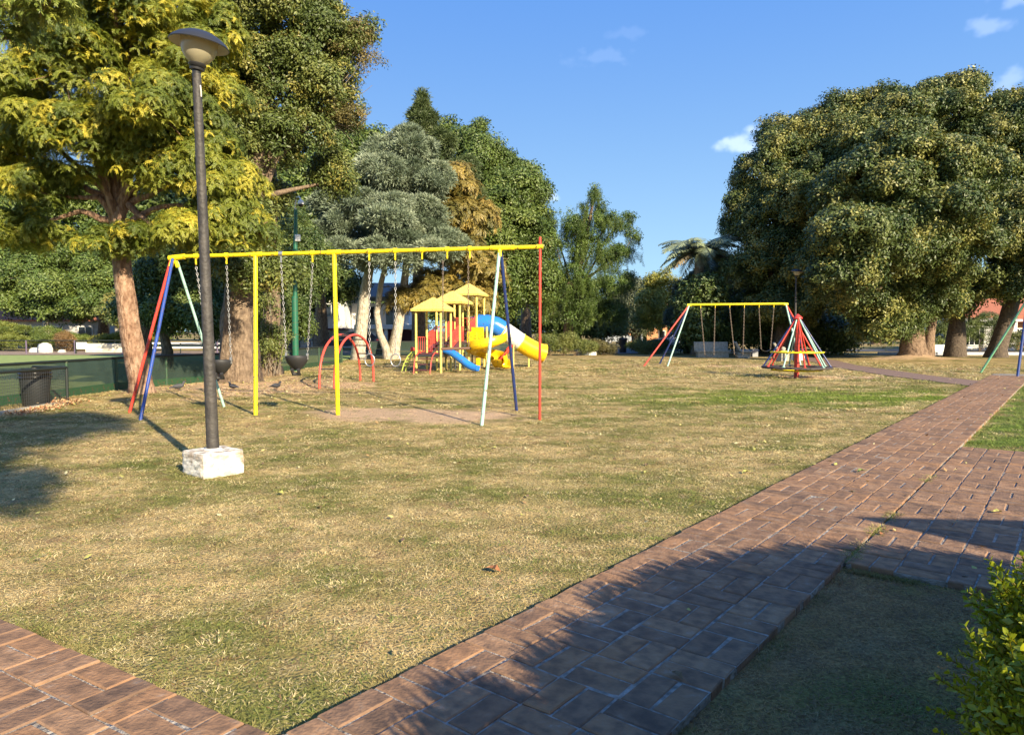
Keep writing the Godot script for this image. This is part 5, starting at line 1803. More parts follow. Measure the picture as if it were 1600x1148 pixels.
# ---------------------------------------------------------------- street, kerbs, planters
func make_street() -> void:
	var st := S()
	face(st, v3(-12, 0.03, -57), v3(90, 0.03, -52), v3(90, 0.03, -58.5), v3(-12, 0.03, -64), UP)
	struct("road", st, textured(noise_tex(256, 0.05, [[0.0, 0.05, 0.05, 0.052], [1.0, 0.10, 0.10, 0.10]], 91), 0.5, 0.9))
	st = S()
	face(st, v3(6.2, 0.034, -49.0), v3(9.5, 0.034, -49.0), v3(11.5, 0.034, -90.0), v3(6.8, 0.034, -90.0), UP)
	struct("side_street", st, M.asphalt_pale)
	st = S()
	var green := PackedVector2Array([Vector2(-11.3, -10.3), Vector2(-11.0, -12.5), Vector2(-10.8, -14.6), Vector2(-10.65, -16.7), Vector2(-10.58, -18.75), Vector2(-10.05, -20.3), Vector2(-9.3, -22.3), Vector2(-9.05, -24.9), Vector2(-8.95, -28.3), Vector2(-8.8, -31.6), Vector2(-8.6, -34.8), Vector2(-9.5, -45.5), Vector2(-70.0, -45.0), Vector2(-70.0, -9.0)])
	var ids := Geometry2D.triangulate_polygon(green)
	for k in range(0, ids.size(), 3):
		tri(st, v3(green[ids[k]].x, 0.05, green[ids[k]].y), v3(green[ids[k + 1]].x, 0.05, green[ids[k + 1]].y), v3(green[ids[k + 2]].x, 0.05, green[ids[k + 2]].y), UP, UP, UP)
	struct("bowling_green", st, textured(noise_tex(512, 0.02, [[0.0, 0.17, 0.24, 0.055], [0.5, 0.26, 0.33, 0.085], [1.0, 0.36, 0.40, 0.13]], 92, 5), 0.25, 0.95))
	st = S()
	face(st, v3(-75, 0.02, -46.4), v3(-9, 0.02, -47.0), v3(-12, 0.02, -57), v3(-75, 0.02, -57), UP)
	struct("dirt_walk", st, textured(noise_tex(256, 0.03, [[0.0, 0.20, 0.14, 0.10], [1.0, 0.36, 0.27, 0.20]], 93, 5), 0.3, 0.95))
	# kerb stones along the lawn's far edge, on the right
	var x := 24.5
	rng.seed = 3
	var ordinal := ["first", "second", "third", "fourth", "fifth", "sixth", "seventh", "eighth", "ninth", "tenth", "eleventh", "twelfth", "thirteenth", "fourteenth", "fifteenth", "sixteenth"]
	var count := 0
	while x < 46.0:
		var l := rnd(1.4, 2.2)
		var o := thing("kerb_stone", ordinal[count] + " pale kerb stone from the left in the row below the right hand trees", "kerb", Vector3(x + l * 0.5, 0, -47.5 + (x - 24.0) * 0.06), -0.06, "kerb stones edging the far lawn")
		var k := S()
		bx(k, Vector3(0, 0.06, 0), Vector3(l - 0.04, 0.26, 0.22), 0.02)
		part("stone", k, M.kerb, o)
		x += l
		count += 1
	for q in [[Vector3(1.6, 0, -46.6), 1.1, "white kerb piece at the left end of the long clipped hedge"], [Vector3(4.9, 0, -46.8), 1.3, "white kerb piece at the right end of the long clipped hedge"], [Vector3(15.6, 0, -50.5), 3.2, "white kerb strip in the shade behind the far swing frame's left legs"]]:
		var o := thing("kerb_stone", q[2], "kerb", q[0], 0.1)
		var k := S()
		bx(k, Vector3(0, 0.08, 0), Vector3(q[1], 0.26, 0.3), 0.02)
		part("stone", k, M.white_paint, o)
	var o := thing("planter_box", "low white planter with bushy plants in front of the white bungalow", "planter", Vector3(31.6, 0, -54.5), -0.05)
	var k := S()
	bx(k, Vector3(0, 0.27, 0), Vector3(3.0, 0.56, 0.8), 0.02)
	part("trough", k, M.white_wall, o)
	crown(o, "plants", [[Vector3(-0.6, 0.75, 0), Vector3(0.7, 0.35, 0.4)], [Vector3(0.6, 0.7, 0), Vector3(0.8, 0.3, 0.4)]], M.c_ball, M.leaf, 60, {"cols": [Color(0.06, 0.09, 0.02), Color(0.12, 0.16, 0.03), Color(0.3, 0.3, 0.06)], "inset": 0.7, "gap": -1.0, "floor": 0.4})
	o = thing("cabinet", "green street cabinet against the tall hedge at right", "cabinet", Vector3(34.0, 0, -54.0))
	k = S()
	bx(k, Vector3(0, 0.75, 0), Vector3(0.75, 1.5, 0.4), 0.03)
	part("case", k, M.cab_green, o)
	k = S()
	bx(k, Vector3(0.18, 0.8, 0.21), Vector3(0.03, 0.2, 0.03), 0.005)
	part("handle", k, M.dark_steel, o)
	o = thing("litter_bin", "dark litter bin standing where the side street starts", "bin", Vector3(8.05, 0, -51.5))
	k = S()
	lathe(k, [Vector2(0.0, 0.0), Vector2(0.24, 0.0), Vector2(0.30, 0.95), Vector2(0.34, 1.0), Vector2(0.30, 1.1), Vector2(0.0, 1.12)], 16)
	part("drum", k, M.black_plastic, o)
	o = thing("utility_pole", "thin grey utility pole in front of the distant brick house", "pole", Vector3(17.9, 0, -98.0))
	bar_part("shaft", Vector3(0, -0.1, 0), Vector3(0, 8.0, 0), 0.14, M.grey_metal, o)
	bar_part("cross_arm", Vector3(-0.7, 7.5, 0), Vector3(0.7, 7.5, 0), 0.06, M.grey_metal, o)
	# white rocks along the dirt walk
	rng.seed = 12
	var names := ["squat white boulder on the dirt walk left of the notice board", "low pale rock by the rounded hedges", "broad pale rock nearest the left edge beyond the fence", "small pale rock beside the squat boulder"]
	var rp := [[Vector3(-34.2, 0, -52.0), 0.42], [Vector3(-35.6, 0, -53.0), 0.34], [Vector3(-39.4, 0, -53.4), 0.4], [Vector3(-33.1, 0, -52.2), 0.22]]
	for i in 4:
		var s := S()
		var r: float = rp[i][1]
		var prof := [Vector2(0.0, -0.1), Vector2(r, -0.05), Vector2(r * 1.05, r * 0.7), Vector2(r * 0.8, r * 1.5), Vector2(r * 0.3, r * 1.75), Vector2(0.0, r * 1.75)]
		lathe(s, prof, 7, Transform3D(Basis.from_scale(Vector3(1.3, 1.0 if i == 0 else 0.6, 0.9)), Vector3.ZERO))
		var ro := thing("rock", names[i], "rock", rp[i][0], i * 1.3)
		part("stone", s, M.old_white, ro)

# ---------------------------------------------------------------- trees and shrubs
func tree(called: String, label: String, trunks: Array, bark: Material, group := "", category := "tree") -> Node3D:
	# trunks: [[points], [radii]] ; first point is the foot
	var foot: Vector3 = trunks[0][0][0]
	var t := thing(called, label, category, Vector3(foot.x, 0, foot.z), 0.0, group)
	for k in trunks:
		var st := S()
		var pts := []
		var rr := []
		# finer rings along the way
		for i in k[0].size() - 1:
			for j in 5:
				var f := j / 5.0
				pts.append(k[0][i].lerp(k[0][i + 1], f) - t.position)
				rr.append(lerpf(k[1][i], k[1][i + 1], f))
		pts.append(k[0][-1] - t.position)
		rr.append(k[1][-1])
		trunk_mesh(st, pts, rr, k[2] if k.size() > 2 else 0.1, 18, int(absf(foot.x) * 3.0))
		part("trunk", st, bark, t)
	return t

func limbs_to(t: Node3D, from: Vector3, lobes: Array, r: float, bark: Material, seed_: int, share := 1.0) -> void:
	rng.seed = seed_
	var st := S()
	for L in lobes:
		if rng.randf() > share:
			continue
		var c: Vector3 = L[0]
		var hub := from.lerp(c, rnd(0.25, 0.45)) + UP * rnd(0.0, 0.3)
		var f := clampf(1.0 - from.distance_to(c) / 30.0, 0.3, 1.0)
		limb(st, from - t.position + UP * rnd(-0.6, 0.6), hub - t.position, r * f, r * 0.62 * f, 0.06, 8, 4)
		limb(st, hub - t.position, c - t.position, r * 0.6 * f, r * 0.22 * f, 0.1, 7, 5)
		for k in 3:
			limb(st, c - t.position, c + unit() * L[1] * 0.8 - t.position, r * 0.2 * f, r * 0.05 * f, 0.12, 5, 4)
	part("limbs", st, bark, t)

func shift(lobes: Array, by: Vector3) -> Array:
	var out := []
	for L in lobes:
		out.append([L[0] - by, L[1]])
	return out

func foliage(t: Node3D, called: String, lobes: Array, mesh: Mesh, m: Material, count: int, o: Dictionary) -> void:
	crown(t, called, shift(lobes, t.position), mesh, m, count, o)

func plain_tree(called: String, label: String, foot: Vector3, height: float, r: float, lobes: Array, mesh: Mesh, count: int, o: Dictionary, bark: Material, group := "") -> Node3D:
	var t := tree(called, label, [[[foot - UP * 0.2, foot + Vector3(0.1, height * 0.5, 0), foot + Vector3(0, height, 0.1)], [r * 1.5, r, r * 0.75]]], bark, group)
	limbs_to(t, foot + UP * height, lobes, r * 0.6, bark, int(absf(foot.x) * 10.0) + 5, 0.8)
	foliage(t, "crown", lobes, mesh, M.leaf, count, o)
	return t

func make_trees() -> void:
	var DG := [Color(0.05, 0.085, 0.02), Color(0.085, 0.13, 0.03), Color(0.14, 0.185, 0.042)]
	var MG := [Color(0.06, 0.10, 0.02), Color(0.10, 0.155, 0.03), Color(0.17, 0.22, 0.045)]
	var OLIVE := [Color(0.06, 0.092, 0.022), Color(0.11, 0.145, 0.032), Color(0.21, 0.23, 0.06)]
	# leaning cypress with reddish bark, yellow tipped sprays
	var t := tree("cypress_tree", "leaning red barked cypress with hanging yellow green sprays behind the left swing legs", [[[v3(-8.72, -0.2, -16.8), v3(-8.8, 0.35, -16.8), v3(-9.0, 1.5, -16.8), v3(-9.2, 2.9, -16.9), v3(-9.4, 5.0, -17.0), v3(-9.3, 9.5, -17.0)], [0.36, 0.26, 0.23, 0.20, 0.17, 0.07], 0.13]], M.bark_red)
	limbs_to(t, v3(-9.3, 4.4, -16.95), L_CYPRESS, 0.11, M.bark_red, 4)
	foliage(t, "crown", L_CYPRESS, M.c_spray, M.leaf_bright, 24000, {"cols": [Color(0.075, 0.115, 0.018), Color(0.19, 0.235, 0.03), Color(0.36, 0.37, 0.045)], "mode": "down", "gap": -0.26, "gap_size": 2.2, "smin": 0.4, "smax": 0.78, "inset": 0.5, "spot": 0.36, "spot_color": Color(0.62, 0.54, 0.06), "spot_size": 60.0})
	t = tree("cypress_tree", "dark cypress bough hanging into the top left corner of the picture", [[[v3(-11.6, -0.2, -11.0), v3(-11.5, 3.0, -11.1), v3(-11.0, 7.6, -11.3), v3(-10.8, 10.5, -11.3)], [0.4, 0.3, 0.22, 0.1]]], M.bark_red)
	limbs_to(t, v3(-11.0, 7.2, -11.3), L_CYPRESS_DARK, 0.1, M.bark_red, 8)
	foliage(t, "crown", L_CYPRESS_DARK + [[v3(-11.6, 8.2, -11.2), v3(1.6, 1.5, 1.6)], [v3(-10.6, 9.4, -11.0), v3(1.6, 1.0, 1.5)]], M.c_spray, M.leaf, 3200, {"cols": [Color(0.075, 0.115, 0.018), Color(0.16, 0.21, 0.03), Color(0.30, 0.32, 0.045)], "mode": "down", "gap": -0.2, "gap_size": 2.0, "smin": 0.6, "smax": 1.0, "inset": 0.6})
	# tall broadleaf with thick fluted trunk
	t = tree("broadleaf_tree", "very tall broadleaf tree with thick fluted trunk and crown leaving the top of the picture", [[[v3(-7.75, -0.3, -20.2), v3(-7.8, 0.5, -20.2), v3(-7.8, 2.0, -20.3), v3(-7.8, 4.2, -20.8), v3(-7.6, 7.0, -21.4), v3(-7.2, 11.5, -22.0)], [0.78, 0.50, 0.42, 0.36, 0.27, 0.12], 0.24]], M.bark_brown)
	limbs_to(t, v3(-7.7, 5.4, -21.0), L_TALL, 0.17, M.bark_brown, 14)
	foliage(t, "crown", L_TALL, M.c_ball, M.leaf, 6500, {"cols": OLIVE, "gap": -0.08, "gap_size": 1.5, "smin": 0.65, "smax": 1.1, "inset": 0.45, "spot": 0.30, "spot_color": Color(0.30, 0.27, 0.06), "spot_size": 45.0})
	# thin, half bare boughs on its right side
	rng.seed = 21
	var st := S()
	for k in 70:
		var L: Array = L_TALL_TWIG[rng.randi() % 3]
		var e: Vector3 = L[0] + unit() * L[1] * rnd(0.6, 1.15)
		var a := v3(-6.2, 8.2, -22.2).lerp(L[0], rnd(0.2, 0.8))
		limb(st, a - t.position, e - t.position, 0.022, 0.005, 0.12, 4, 5)
	part("twigs", st, M.bark_grey, t)
	foliage(t, "thin_crown", L_TALL_TWIG, M.c_ball, M.leaf, 230, {"cols": [Color(0.10, 0.10, 0.03), Color(0.2, 0.17, 0.06), Color(0.33, 0.25, 0.09)], "gap": -0.05, "smin": 0.4, "smax": 0.8, "inset": 0.6})
	# the stump of a second stem wrapped in shoots
	t = tree("sprouting_trunk", "trunk wrapped in leafy shoots right of the thick fluted trunk", [[[v3(-8.0, -0.3, -23.4), v3(-8.0, 0.5, -23.5), v3(-8.0, 2.4, -23.8), v3(-8.1, 5.5, -24.0), v3(-8.1, 8.5, -24.2)], [0.55, 0.32, 0.27, 0.24, 0.15], 0.2]], M.bark_brown)
	foliage(t, "shoots", [[v3(-7.95, 1.0, -23.1), v3(0.5, 0.9, 0.5)], [v3(-8.3, 2.4, -23.2), v3(0.65, 1.2, 0.6)], [v3(-8.2, 3.4, -23.3), v3(0.6, 1.2, 0.7)], [v3(-8.7, 4.4, -23.6), v3(0.7, 1.2, 0.8)]], M.c_ball, M.leaf, 460, {"cols": OLIVE, "gap": -0.12, "smin": 0.5, "smax": 0.9, "inset": 0.8})
	rng.seed = 31
	st = S()
	for k in 26:
		var a := v3(rnd(-0.4, 0.4), rnd(0.0, 0.4), rnd(0.2, 0.45))
		limb(st, a, a + v3(rnd(-0.5, 0.5), rnd(0.8, 2.6), rnd(0.0, 0.4)), 0.012, 0.005, 0.05, 4, 4)
	part("stems", st, M.bark_grey, t)
	plain_tree("laurel_tree", "dense dark laurel filling the space behind the green camera pole", v3(-11.0, 0, -31.2), 2.2, 0.22, L_LAUREL, M.c_ball, 2400, {"cols": DG, "gap": -0.22, "smin": 0.8, "smax": 1.3, "inset": 0.6}, M.bark_brown)
	plain_tree("laurel_tree", "dark leafy understorey tree behind the leaning cypress trunk", v3(-13.2, 0, -27.0), 1.6, 0.2, L_UNDER, M.c_ball, 1800, {"cols": DG, "gap": -0.2, "smin": 0.8, "smax": 1.3, "inset": 0.6}, M.bark_brown)
	plain_tree("green_tree", "mid green tree between the tall broadleaf and the grey cypress", v3(-13.5, 0, -50.0), 5.0, 0.4, L_MIDGREEN, M.c_far, 1500, {"cols": MG, "gap": -0.18, "gap_size": 0.8, "inset": 0.45, "spot": 0.2, "spot_color": Color(0.24, 0.24, 0.05)}, M.bark_brown)
	# grey cypress on two pale trunks
	t = tree("grey_cypress", "broad silvery grey cypress on forked pale trunks behind the climbing arch", [[[v3(-8.42, -0.3, -39.0), v3(-8.42, 0.5, -39.0), v3(-8.3, 1.6, -39.1), v3(-8.1, 3.6, -39.2), v3(-7.7, 6.0, -39.5), v3(-7.2, 10.5, -40.2)], [0.48, 0.37, 0.33, 0.29, 0.23, 0.1], 0.12], [[v3(-6.9, -0.3, -40.0), v3(-7.05, 0.5, -40.0), v3(-7.45, 1.5, -40.0), v3(-7.6, 2.6, -40.0), v3(-7.35, 4.2, -40.0), v3(-6.8, 6.5, -40.1)], [0.36, 0.24, 0.19, 0.17, 0.16, 0.1], 0.1], [[v3(-6.75, -0.3, -40.1), v3(-6.65, 0.6, -40.1), v3(-6.5, 1.4, -40.1), v3(-6.1, 3.8, -40.2), v3(-5.9, 6.0, -40.2)], [0.4, 0.33, 0.29, 0.25, 0.14], 0.12]], M.bark_pale)
	limbs_to(t, v3(-7.4, 6.5, -39.8), L_GREY, 0.14, M.bark_brown, 44)
	foliage(t, "crown", L_GREY, M.c_brush, M.leaf, 3600, {"cols": [Color(0.11, 0.15, 0.095), Color(0.19, 0.24, 0.155), Color(0.31, 0.36, 0.245)], "mode": "up", "gap": -0.08, "gap_size": 0.9, "smin": 0.7, "smax": 1.2, "inset": 0.4})
	t = tree("dark_conifer", "dark pointed conifer whose tip stands highest behind the grey cypress", [[[v3(-6.2, -0.2, -47.5), v3(-6.2, 6.0, -47.3), v3(-6.1, 16.5, -47.0)], [0.5, 0.35, 0.05]]], M.bark_brown)
	limbs_to(t, v3(-6.2, 9.0, -47.2), L_DARKCON, 0.1, M.bark_brown, 46)
	foliage(t, "crown", L_DARKCON, M.c_brush, M.leaf, 1700, {"cols": [Color(0.055, 0.085, 0.028), Color(0.085, 0.12, 0.042), Color(0.13, 0.165, 0.06)], "mode": "up", "gap": -0.2, "gap_size": 0.9, "smin": 0.7, "smax": 1.2, "inset": 0.5, "sub": 8})
	t = tree("yellowing_conifer", "rusty yellow conifer between the grey cypress and the round green tree", [[[v3(-3.6, -0.2, -43.0), v3(-3.6, 3.0, -43.0), v3(-3.3, 10.5, -43.0)], [0.45, 0.3, 0.06]]], M.bark_brown)
	limbs_to(t, v3(-3.5, 4.0, -43.0), L_YELLOWCON, 0.08, M.bark_brown, 48)
	foliage(t, "crown", L_YELLOWCON, M.c_spray_far, M.leaf, 1900, {"cols": [Color(0.12, 0.115, 0.03), Color(0.24, 0.19, 0.042), Color(0.36, 0.26, 0.06)], "mode": "down", "gap": -0.12, "gap_size": 1.1, "smin": 0.8, "smax": 1.3, "inset": 0.6})
	plain_tree("round_tree", "big round green tree behind the slide tower", v3(-1.6, 0, -54.5), 4.0, 0.5, L_ROUND, M.c_far, 3600, {"cols": MG, "gap": -0.18, "gap_size": 0.8, "smin": 0.7, "smax": 1.1, "inset": 0.45, "spot": 0.16, "spot_color": Color(0.20, 0.22, 0.05)}, M.bark_brown)
	plain_tree("blue_green_tree", "dark blue green tree peeping out right of the big round tree", v3(1.2, 0, -66.0), 6.0, 0.45, L_ROUND_DARK, M.c_far, 900, {"cols": [Color(0.05, 0.08, 0.042), Color(0.075, 0.11, 0.056), Color(0.11, 0.145, 0.07)], "gap": -0.3, "inset": 0.4}, M.bark_brown)
	# ginkgo
	t = tree("ginkgo_tree", "ragged ginkgo with upswept boughs and hanging green leaves behind the clipped hedge", [[[v3(4.3, -0.2, -55.0), v3(4.35, 1.8, -55.0), v3(4.5, 4.0, -55.0), v3(5.6, 8.0, -55.0), v3(6.4, 12.6, -55.0)], [0.5, 0.34, 0.3, 0.2, 0.05]]], M.bark_brown)
	limbs_to(t, v3(4.8, 4.6, -55.0), L_GINKGO, 0.16, M.bark_brown, 51)
	foliage(t, "crown", L_GINKGO, M.c_strand, M.leaf, 2000, {"cols": [Color(0.05, 0.09, 0.018), Color(0.085, 0.14, 0.024), Color(0.15, 0.21, 0.04)], "mode": "hang", "gap": -0.08, "gap_size": 1.0, "smin": 0.45, "smax": 0.8, "inset": 0.5, "sub": 5})
	foliage(t, "leaf_masses", L_GINKGO, M.c_far, M.leaf, 800, {"cols": [Color(0.045, 0.085, 0.016), Color(0.085, 0.145, 0.024), Color(0.15, 0.22, 0.04)], "gap": -0.05, "gap_size": 1.0, "smin": 0.4, "smax": 0.7, "inset": 0.6, "sub": 5})
	plain_tree("grey_tree", "small grey green tree far down the side street", v3(13.8, 0, -80.0), 2.0, 0.25, L_FARGREY, M.c_far, 500, {"cols": [Color(0.06, 0.08, 0.045), Color(0.09, 0.11, 0.06), Color(0.14, 0.16, 0.09)], "gap": -0.2, "inset": 0.5}, M.bark_grey)
	plain_tree("yellow_tree", "bright yellow green tree above the white parked car", v3(14.2, 0, -68.0), 2.0, 0.22, L_YELLOW, M.c_far, 520, {"cols": [Color(0.12, 0.16, 0.025), Color(0.24, 0.25, 0.035), Color(0.42, 0.37, 0.05)], "gap": -0.2, "inset": 0.5, "smin": 0.7, "smax": 1.1}, M.bark_brown)
	plain_tree("grey_shrub", "grey leaved bushy tree below the palm", v3(16.3, 0, -55.5), 2.0, 0.25, L_GREYSHRUB, M.c_brush, 1500, {"cols": [Color(0.055, 0.075, 0.05), Color(0.085, 0.11, 0.075), Color(0.13, 0.155, 0.11)], "mode": "up", "gap": -0.25, "inset": 0.5, "smin": 0.9, "smax": 1.5}, M.bark_grey)
	plain_tree("dark_shrub", "dark evergreen mass shading the concrete benches", v3(17.8, 0, -50.0), 1.6, 0.25, L_DARKHEDGE, M.c_far, 1700, {"cols": DG, "gap": -0.35, "inset": 0.5}, M.bark_brown)
	make_palm(v3(12.5, 0, -48.0), 6.9)
	# the great round crown on the right is three trees grown together
	var BIG := [Color(0.045, 0.075, 0.02), Color(0.078, 0.115, 0.028), Color(0.14, 0.17, 0.042)]
	var bigopt := {"cols": BIG, "gap": -0.33, "gap_size": 0.7, "smin": 0.8, "smax": 1.25, "inset": 0.32, "sub": 20, "spot": 0.40, "spot_color": Color(0.30, 0.29, 0.075), "spot_size": 34.0}
	plain_tree("camphor_tree", "left tree of the great rounded clump at right, its lower side in deep shade", v3(17.6, 0, -46.5), 3.0, 0.5, L_BIG_L, M.c_big, 3000, bigopt, M.bark_brown, "trees of the great rounded clump")
	t = tree("camphor_tree", "middle tree of the great rounded clump, on a wide knotted ivy clad trunk", [[[v3(23.1, -0.3, -41.0), v3(23.1, 0.4, -41.0), v3(23.2, 1.6, -41.2), v3(22.8, 4.5, -42.0), v3(22.5, 9.0, -43.0)], [0.95, 0.66, 0.55, 0.42, 0.2], 0.25], [[v3(24.2, -0.3, -41.4), v3(24.4, 1.4, -41.5), v3(25.0, 3.4, -42.0), v3(25.4, 6.0, -42.5)], [0.4, 0.26, 0.22, 0.12], 0.1]], M.bark_warm, "trees of the great rounded clump")
	limbs_to(t, v3(22.9, 4.4, -42.0), L_BIG_C, 0.28, M.bark_brown, 61)
	foliage(t, "crown", L_BIG_C, M.c_big, M.leaf, 4300, bigopt)
	foliage(t, "ivy", [[v3(22.6, 1.5, -40.6), v3(0.8, 1.0, 0.6)], [v3(23.2, 2.3, -40.5), v3(0.8, 0.8, 0.6)]], M.c_ball, M.leaf, 150, {"cols": DG, "gap": -0.3, "inset": 0.7, "smin": 0.7, "smax": 1.1})
	foliage(t, "dead_bough", [[v3(18.4, 8.9, -38.6), v3(0.7, 0.35, 0.5)], [v3(19.3, 9.3, -38.8), v3(0.8, 0.25, 0.5)]], M.c_ball, M.leaf, 60, {"cols": [Color(0.12, 0.065, 0.035), Color(0.20, 0.11, 0.065), Color(0.28, 0.17, 0.10)], "gap": -0.6, "inset": 0.6, "smin": 0.7, "smax": 1.2})
	plain_tree("camphor_tree", "right and tallest tree of the great rounded clump, dark straight trunk", v3(27.1, 0, -43.5), 4.0, 0.44, L_BIG_R, M.c_big, 3700, bigopt, M.bark_dark, "trees of the great rounded clump")
	t = tree("edge_tree", "tree with leaning dark trunk at the right edge in front of the red tiled roof", [[[v3(28.8, -0.3, -42.4), v3(28.95, 0.5, -42.4), v3(29.4, 2.0, -42.4), v3(29.9, 4.0, -42.4), v3(31.5, 8.0, -42.4)], [0.72, 0.5, 0.44, 0.4, 0.22], 0.12]], M.bark_dark)
	limbs_to(t, v3(30.0, 4.4, -42.4), L_EDGE, 0.25, M.bark_dark, 63)
	foliage(t, "crown", L_EDGE, M.c_big, M.leaf, 2300, bigopt)
	plain_tree("street_tree", "round street tree beyond the tiled roof at far right", v3(44.0, 0, -86.0), 4.0, 0.4, L_FAR_R, M.c_far, 700, {"cols": MG, "gap": -0.3, "inset": 0.4, "smin": 1.2, "smax": 1.8}, M.bark_brown)
	# beyond the bowling green
	for a in [["layered_tree", "layered green tree at the far left beyond the bowling green", v3(-39.0, 0, -59.5), L_ACACIA_A, 900], ["layered_tree", "layered green tree with pale forked trunk beyond the white notice board", v3(-32.2, 0, -58.0), L_ACACIA_B, 950]]:
		plain_tree(a[0], a[1], a[2], 2.6, 0.28, a[3], M.c_far, a[4], {"cols": MG, "gap": -0.12, "gap_size": 0.9, "inset": 0.6, "smin": 0.9, "smax": 1.3}, M.bark_pale)
	plain_tree("flowering_tree", "yellow green bushy tree just left of the leaning cypress trunk, beyond the green", v3(-27.5, 0, -52.5), 1.4, 0.2, L_BRIGHT, M.c_far, 560, {"cols": OLIVE, "gap": -0.15, "inset": 0.6, "smin": 0.6, "smax": 1.0, "spot": 0.5, "spot_color": Color(0.32, 0.28, 0.07)}, M.bark_brown)
	plain_tree("shade_tree", "dark tree filling the gap between the leaning cypress and the thick trunk beyond them", v3(-17.5, 0, -33.5), 3.0, 0.35, L_SHADE, M.c_far, 1500, {"cols": DG, "gap": -0.3, "inset": 0.6, "smin": 0.7, "smax": 1.1}, M.bark_brown)
	plain_tree("back_tree", "dark tree mass behind the thick fluted trunk and grey house", v3(-27.0, 0, -66.0), 3.0, 0.4, L_BACK_L, M.c_far, 1800, {"cols": DG, "gap": -0.3, "inset": 0.5, "smin": 1.1, "smax": 1.7}, M.bark_brown)
	plain_tree("back_tree", "tall leafy tree behind the layered trees at the far left", v3(-38.0, 0, -66.0), 5.0, 0.4, L_BACK_N, M.c_far, 1800, {"cols": MG, "gap": -0.25, "inset": 0.5, "smin": 1.0, "smax": 1.6}, M.bark_brown)
	plain_tree("back_tree", "distant dark tree mass at the far left skyline", v3(-58.0, 0, -87.0), 3.0, 0.4, L_BACK_M, M.c_far, 1000, {"cols": DG, "gap": -0.4, "inset": 0.5, "smin": 1.6, "smax": 2.4}, M.bark_brown)
	plain_tree("house_tree", "dark tree with thick black trunk in front of the white two storey house", v3(-18.6, 0, -57.0), 2.8, 0.42, L_HOUSE_TREE, M.c_far, 650, {"cols": DG, "gap": -0.15, "inset": 0.6}, M.bark_dark)
	plain_tree("back_tree", "shaded tree mass behind the clipped hedge and ginkgo", v3(7.0, 0, -75.0), 1.5, 0.3, L_BACK_R, M.c_far, 700, {"cols": DG, "gap": -0.4, "inset": 0.5, "smin": 1.1, "smax": 1.7}, M.bark_brown)
	# far skyline belt
	rng.seed = 99
	var belt := []
	for i in 46:
		var x := -150.0 + i * 6.6
		if x > 14.0 and x < 24.0:
			continue
		belt.append([v3(x + rnd(-2, 2), rnd(2.5, 5.0), -128.0 + rnd(-8, 8)), v3(rnd(4, 6.5), rnd(3.2, 6.0), 4.5)])
	var wood := Node3D.new()
	wood.name = numbered("distant_wood")
	add_child(wood)
	wood.set_meta("kind", "stuff")
	tag(wood, "far belt of trees closing the horizon", "trees")
	crown(wood, "canopy", belt, M.c_far, M.leaf, 6000, {"cols": DG, "gap": -0.8, "inset": 0.5, "smin": 2.2, "smax": 3.4})

func make_palm(at: Vector3, h: float) -> void:
	var t := thing("palm_tree", "feather palm with arching grey green fronds left of the great clump", "palm", at)
	var st := S()
	trunk_mesh(st, [v3(0, -0.2, 0), v3(0.05, h * 0.4, 0), v3(0.1, h, 0)], [0.42, 0.32, 0.3], 0.05, 14, 3)
	part("trunk", st, M.bark_grey, t)
	rng.seed = 17
	for k in 46:
		var az := k * 2.4 + rnd(-0.3, 0.3)
		var up := rnd(0.1, 1.25)
		var out := v3(cos(az), 0, sin(az))
		var q := []
		var p := v3(0.1, h, 0)
		var d: Vector3 = (out + UP * up).normalized()
		var len := rnd(2.6, 3.8)
		for i in 11:
			q.append(p)
			d = (d - UP * 0.14).normalized()
			p += d * len / 10.0
		var f := S()
		f.set_color(Color(1, 1, 1))
		tube(f, q, [0.03, 0.03, 0.025, 0.022, 0.02, 0.018, 0.015, 0.012, 0.01, 0.008, 0.005], 4)
		for i in range(1, 11):
			for j in 4:
				var b: Vector3 = q[i - 1].lerp(q[i], j / 4.0)
				var ax: Vector3 = (q[i] - q[i - 1]).normalized()
				var side := ax.cross(UP).normalized()
				for s in [-1.0, 1.0]:
					var dir: Vector3 = (side * s + ax * 0.7 - UP * rnd(0.2, 0.9)).normalized()
					leaf(f, b, dir, UP, 0.75 * sin(PI * (0.15 + 0.8 * i / 10.0)) + 0.1, 0.07, tint(rnd(0.8, 1.2)))
		var fr := part("frond", f, M.palm_leaf if k > 5 else M.palm_dry, t)

func shrub(called: String, label: String, at: Vector3, lobes: Array, count: int, cols: Array, mesh: Mesh, o := {}) -> void:
	var t := thing(called, label, "shrub" if not called.contains("hedge") else "hedge", at)
	var st := S()
	rng.seed = count
	for L in lobes:
		st = S()
		for k in 5:
			limb(st, v3(L[0].x * 0.6, -0.05, L[0].z * 0.6), L[0] + unit() * L[1] * 0.6, 0.03, 0.01, 0.1, 5, 3)
		part("stem", st, M.bark_brown, t)
	var q := {"cols": cols, "gap": -0.7, "inset": 0.45, "smin": 0.6, "smax": 0.9, "floor": 0.02, "sub": 6}
	q.merge(o, true)
	crown(t, "foliage", lobes, mesh, M.leaf, count, q)

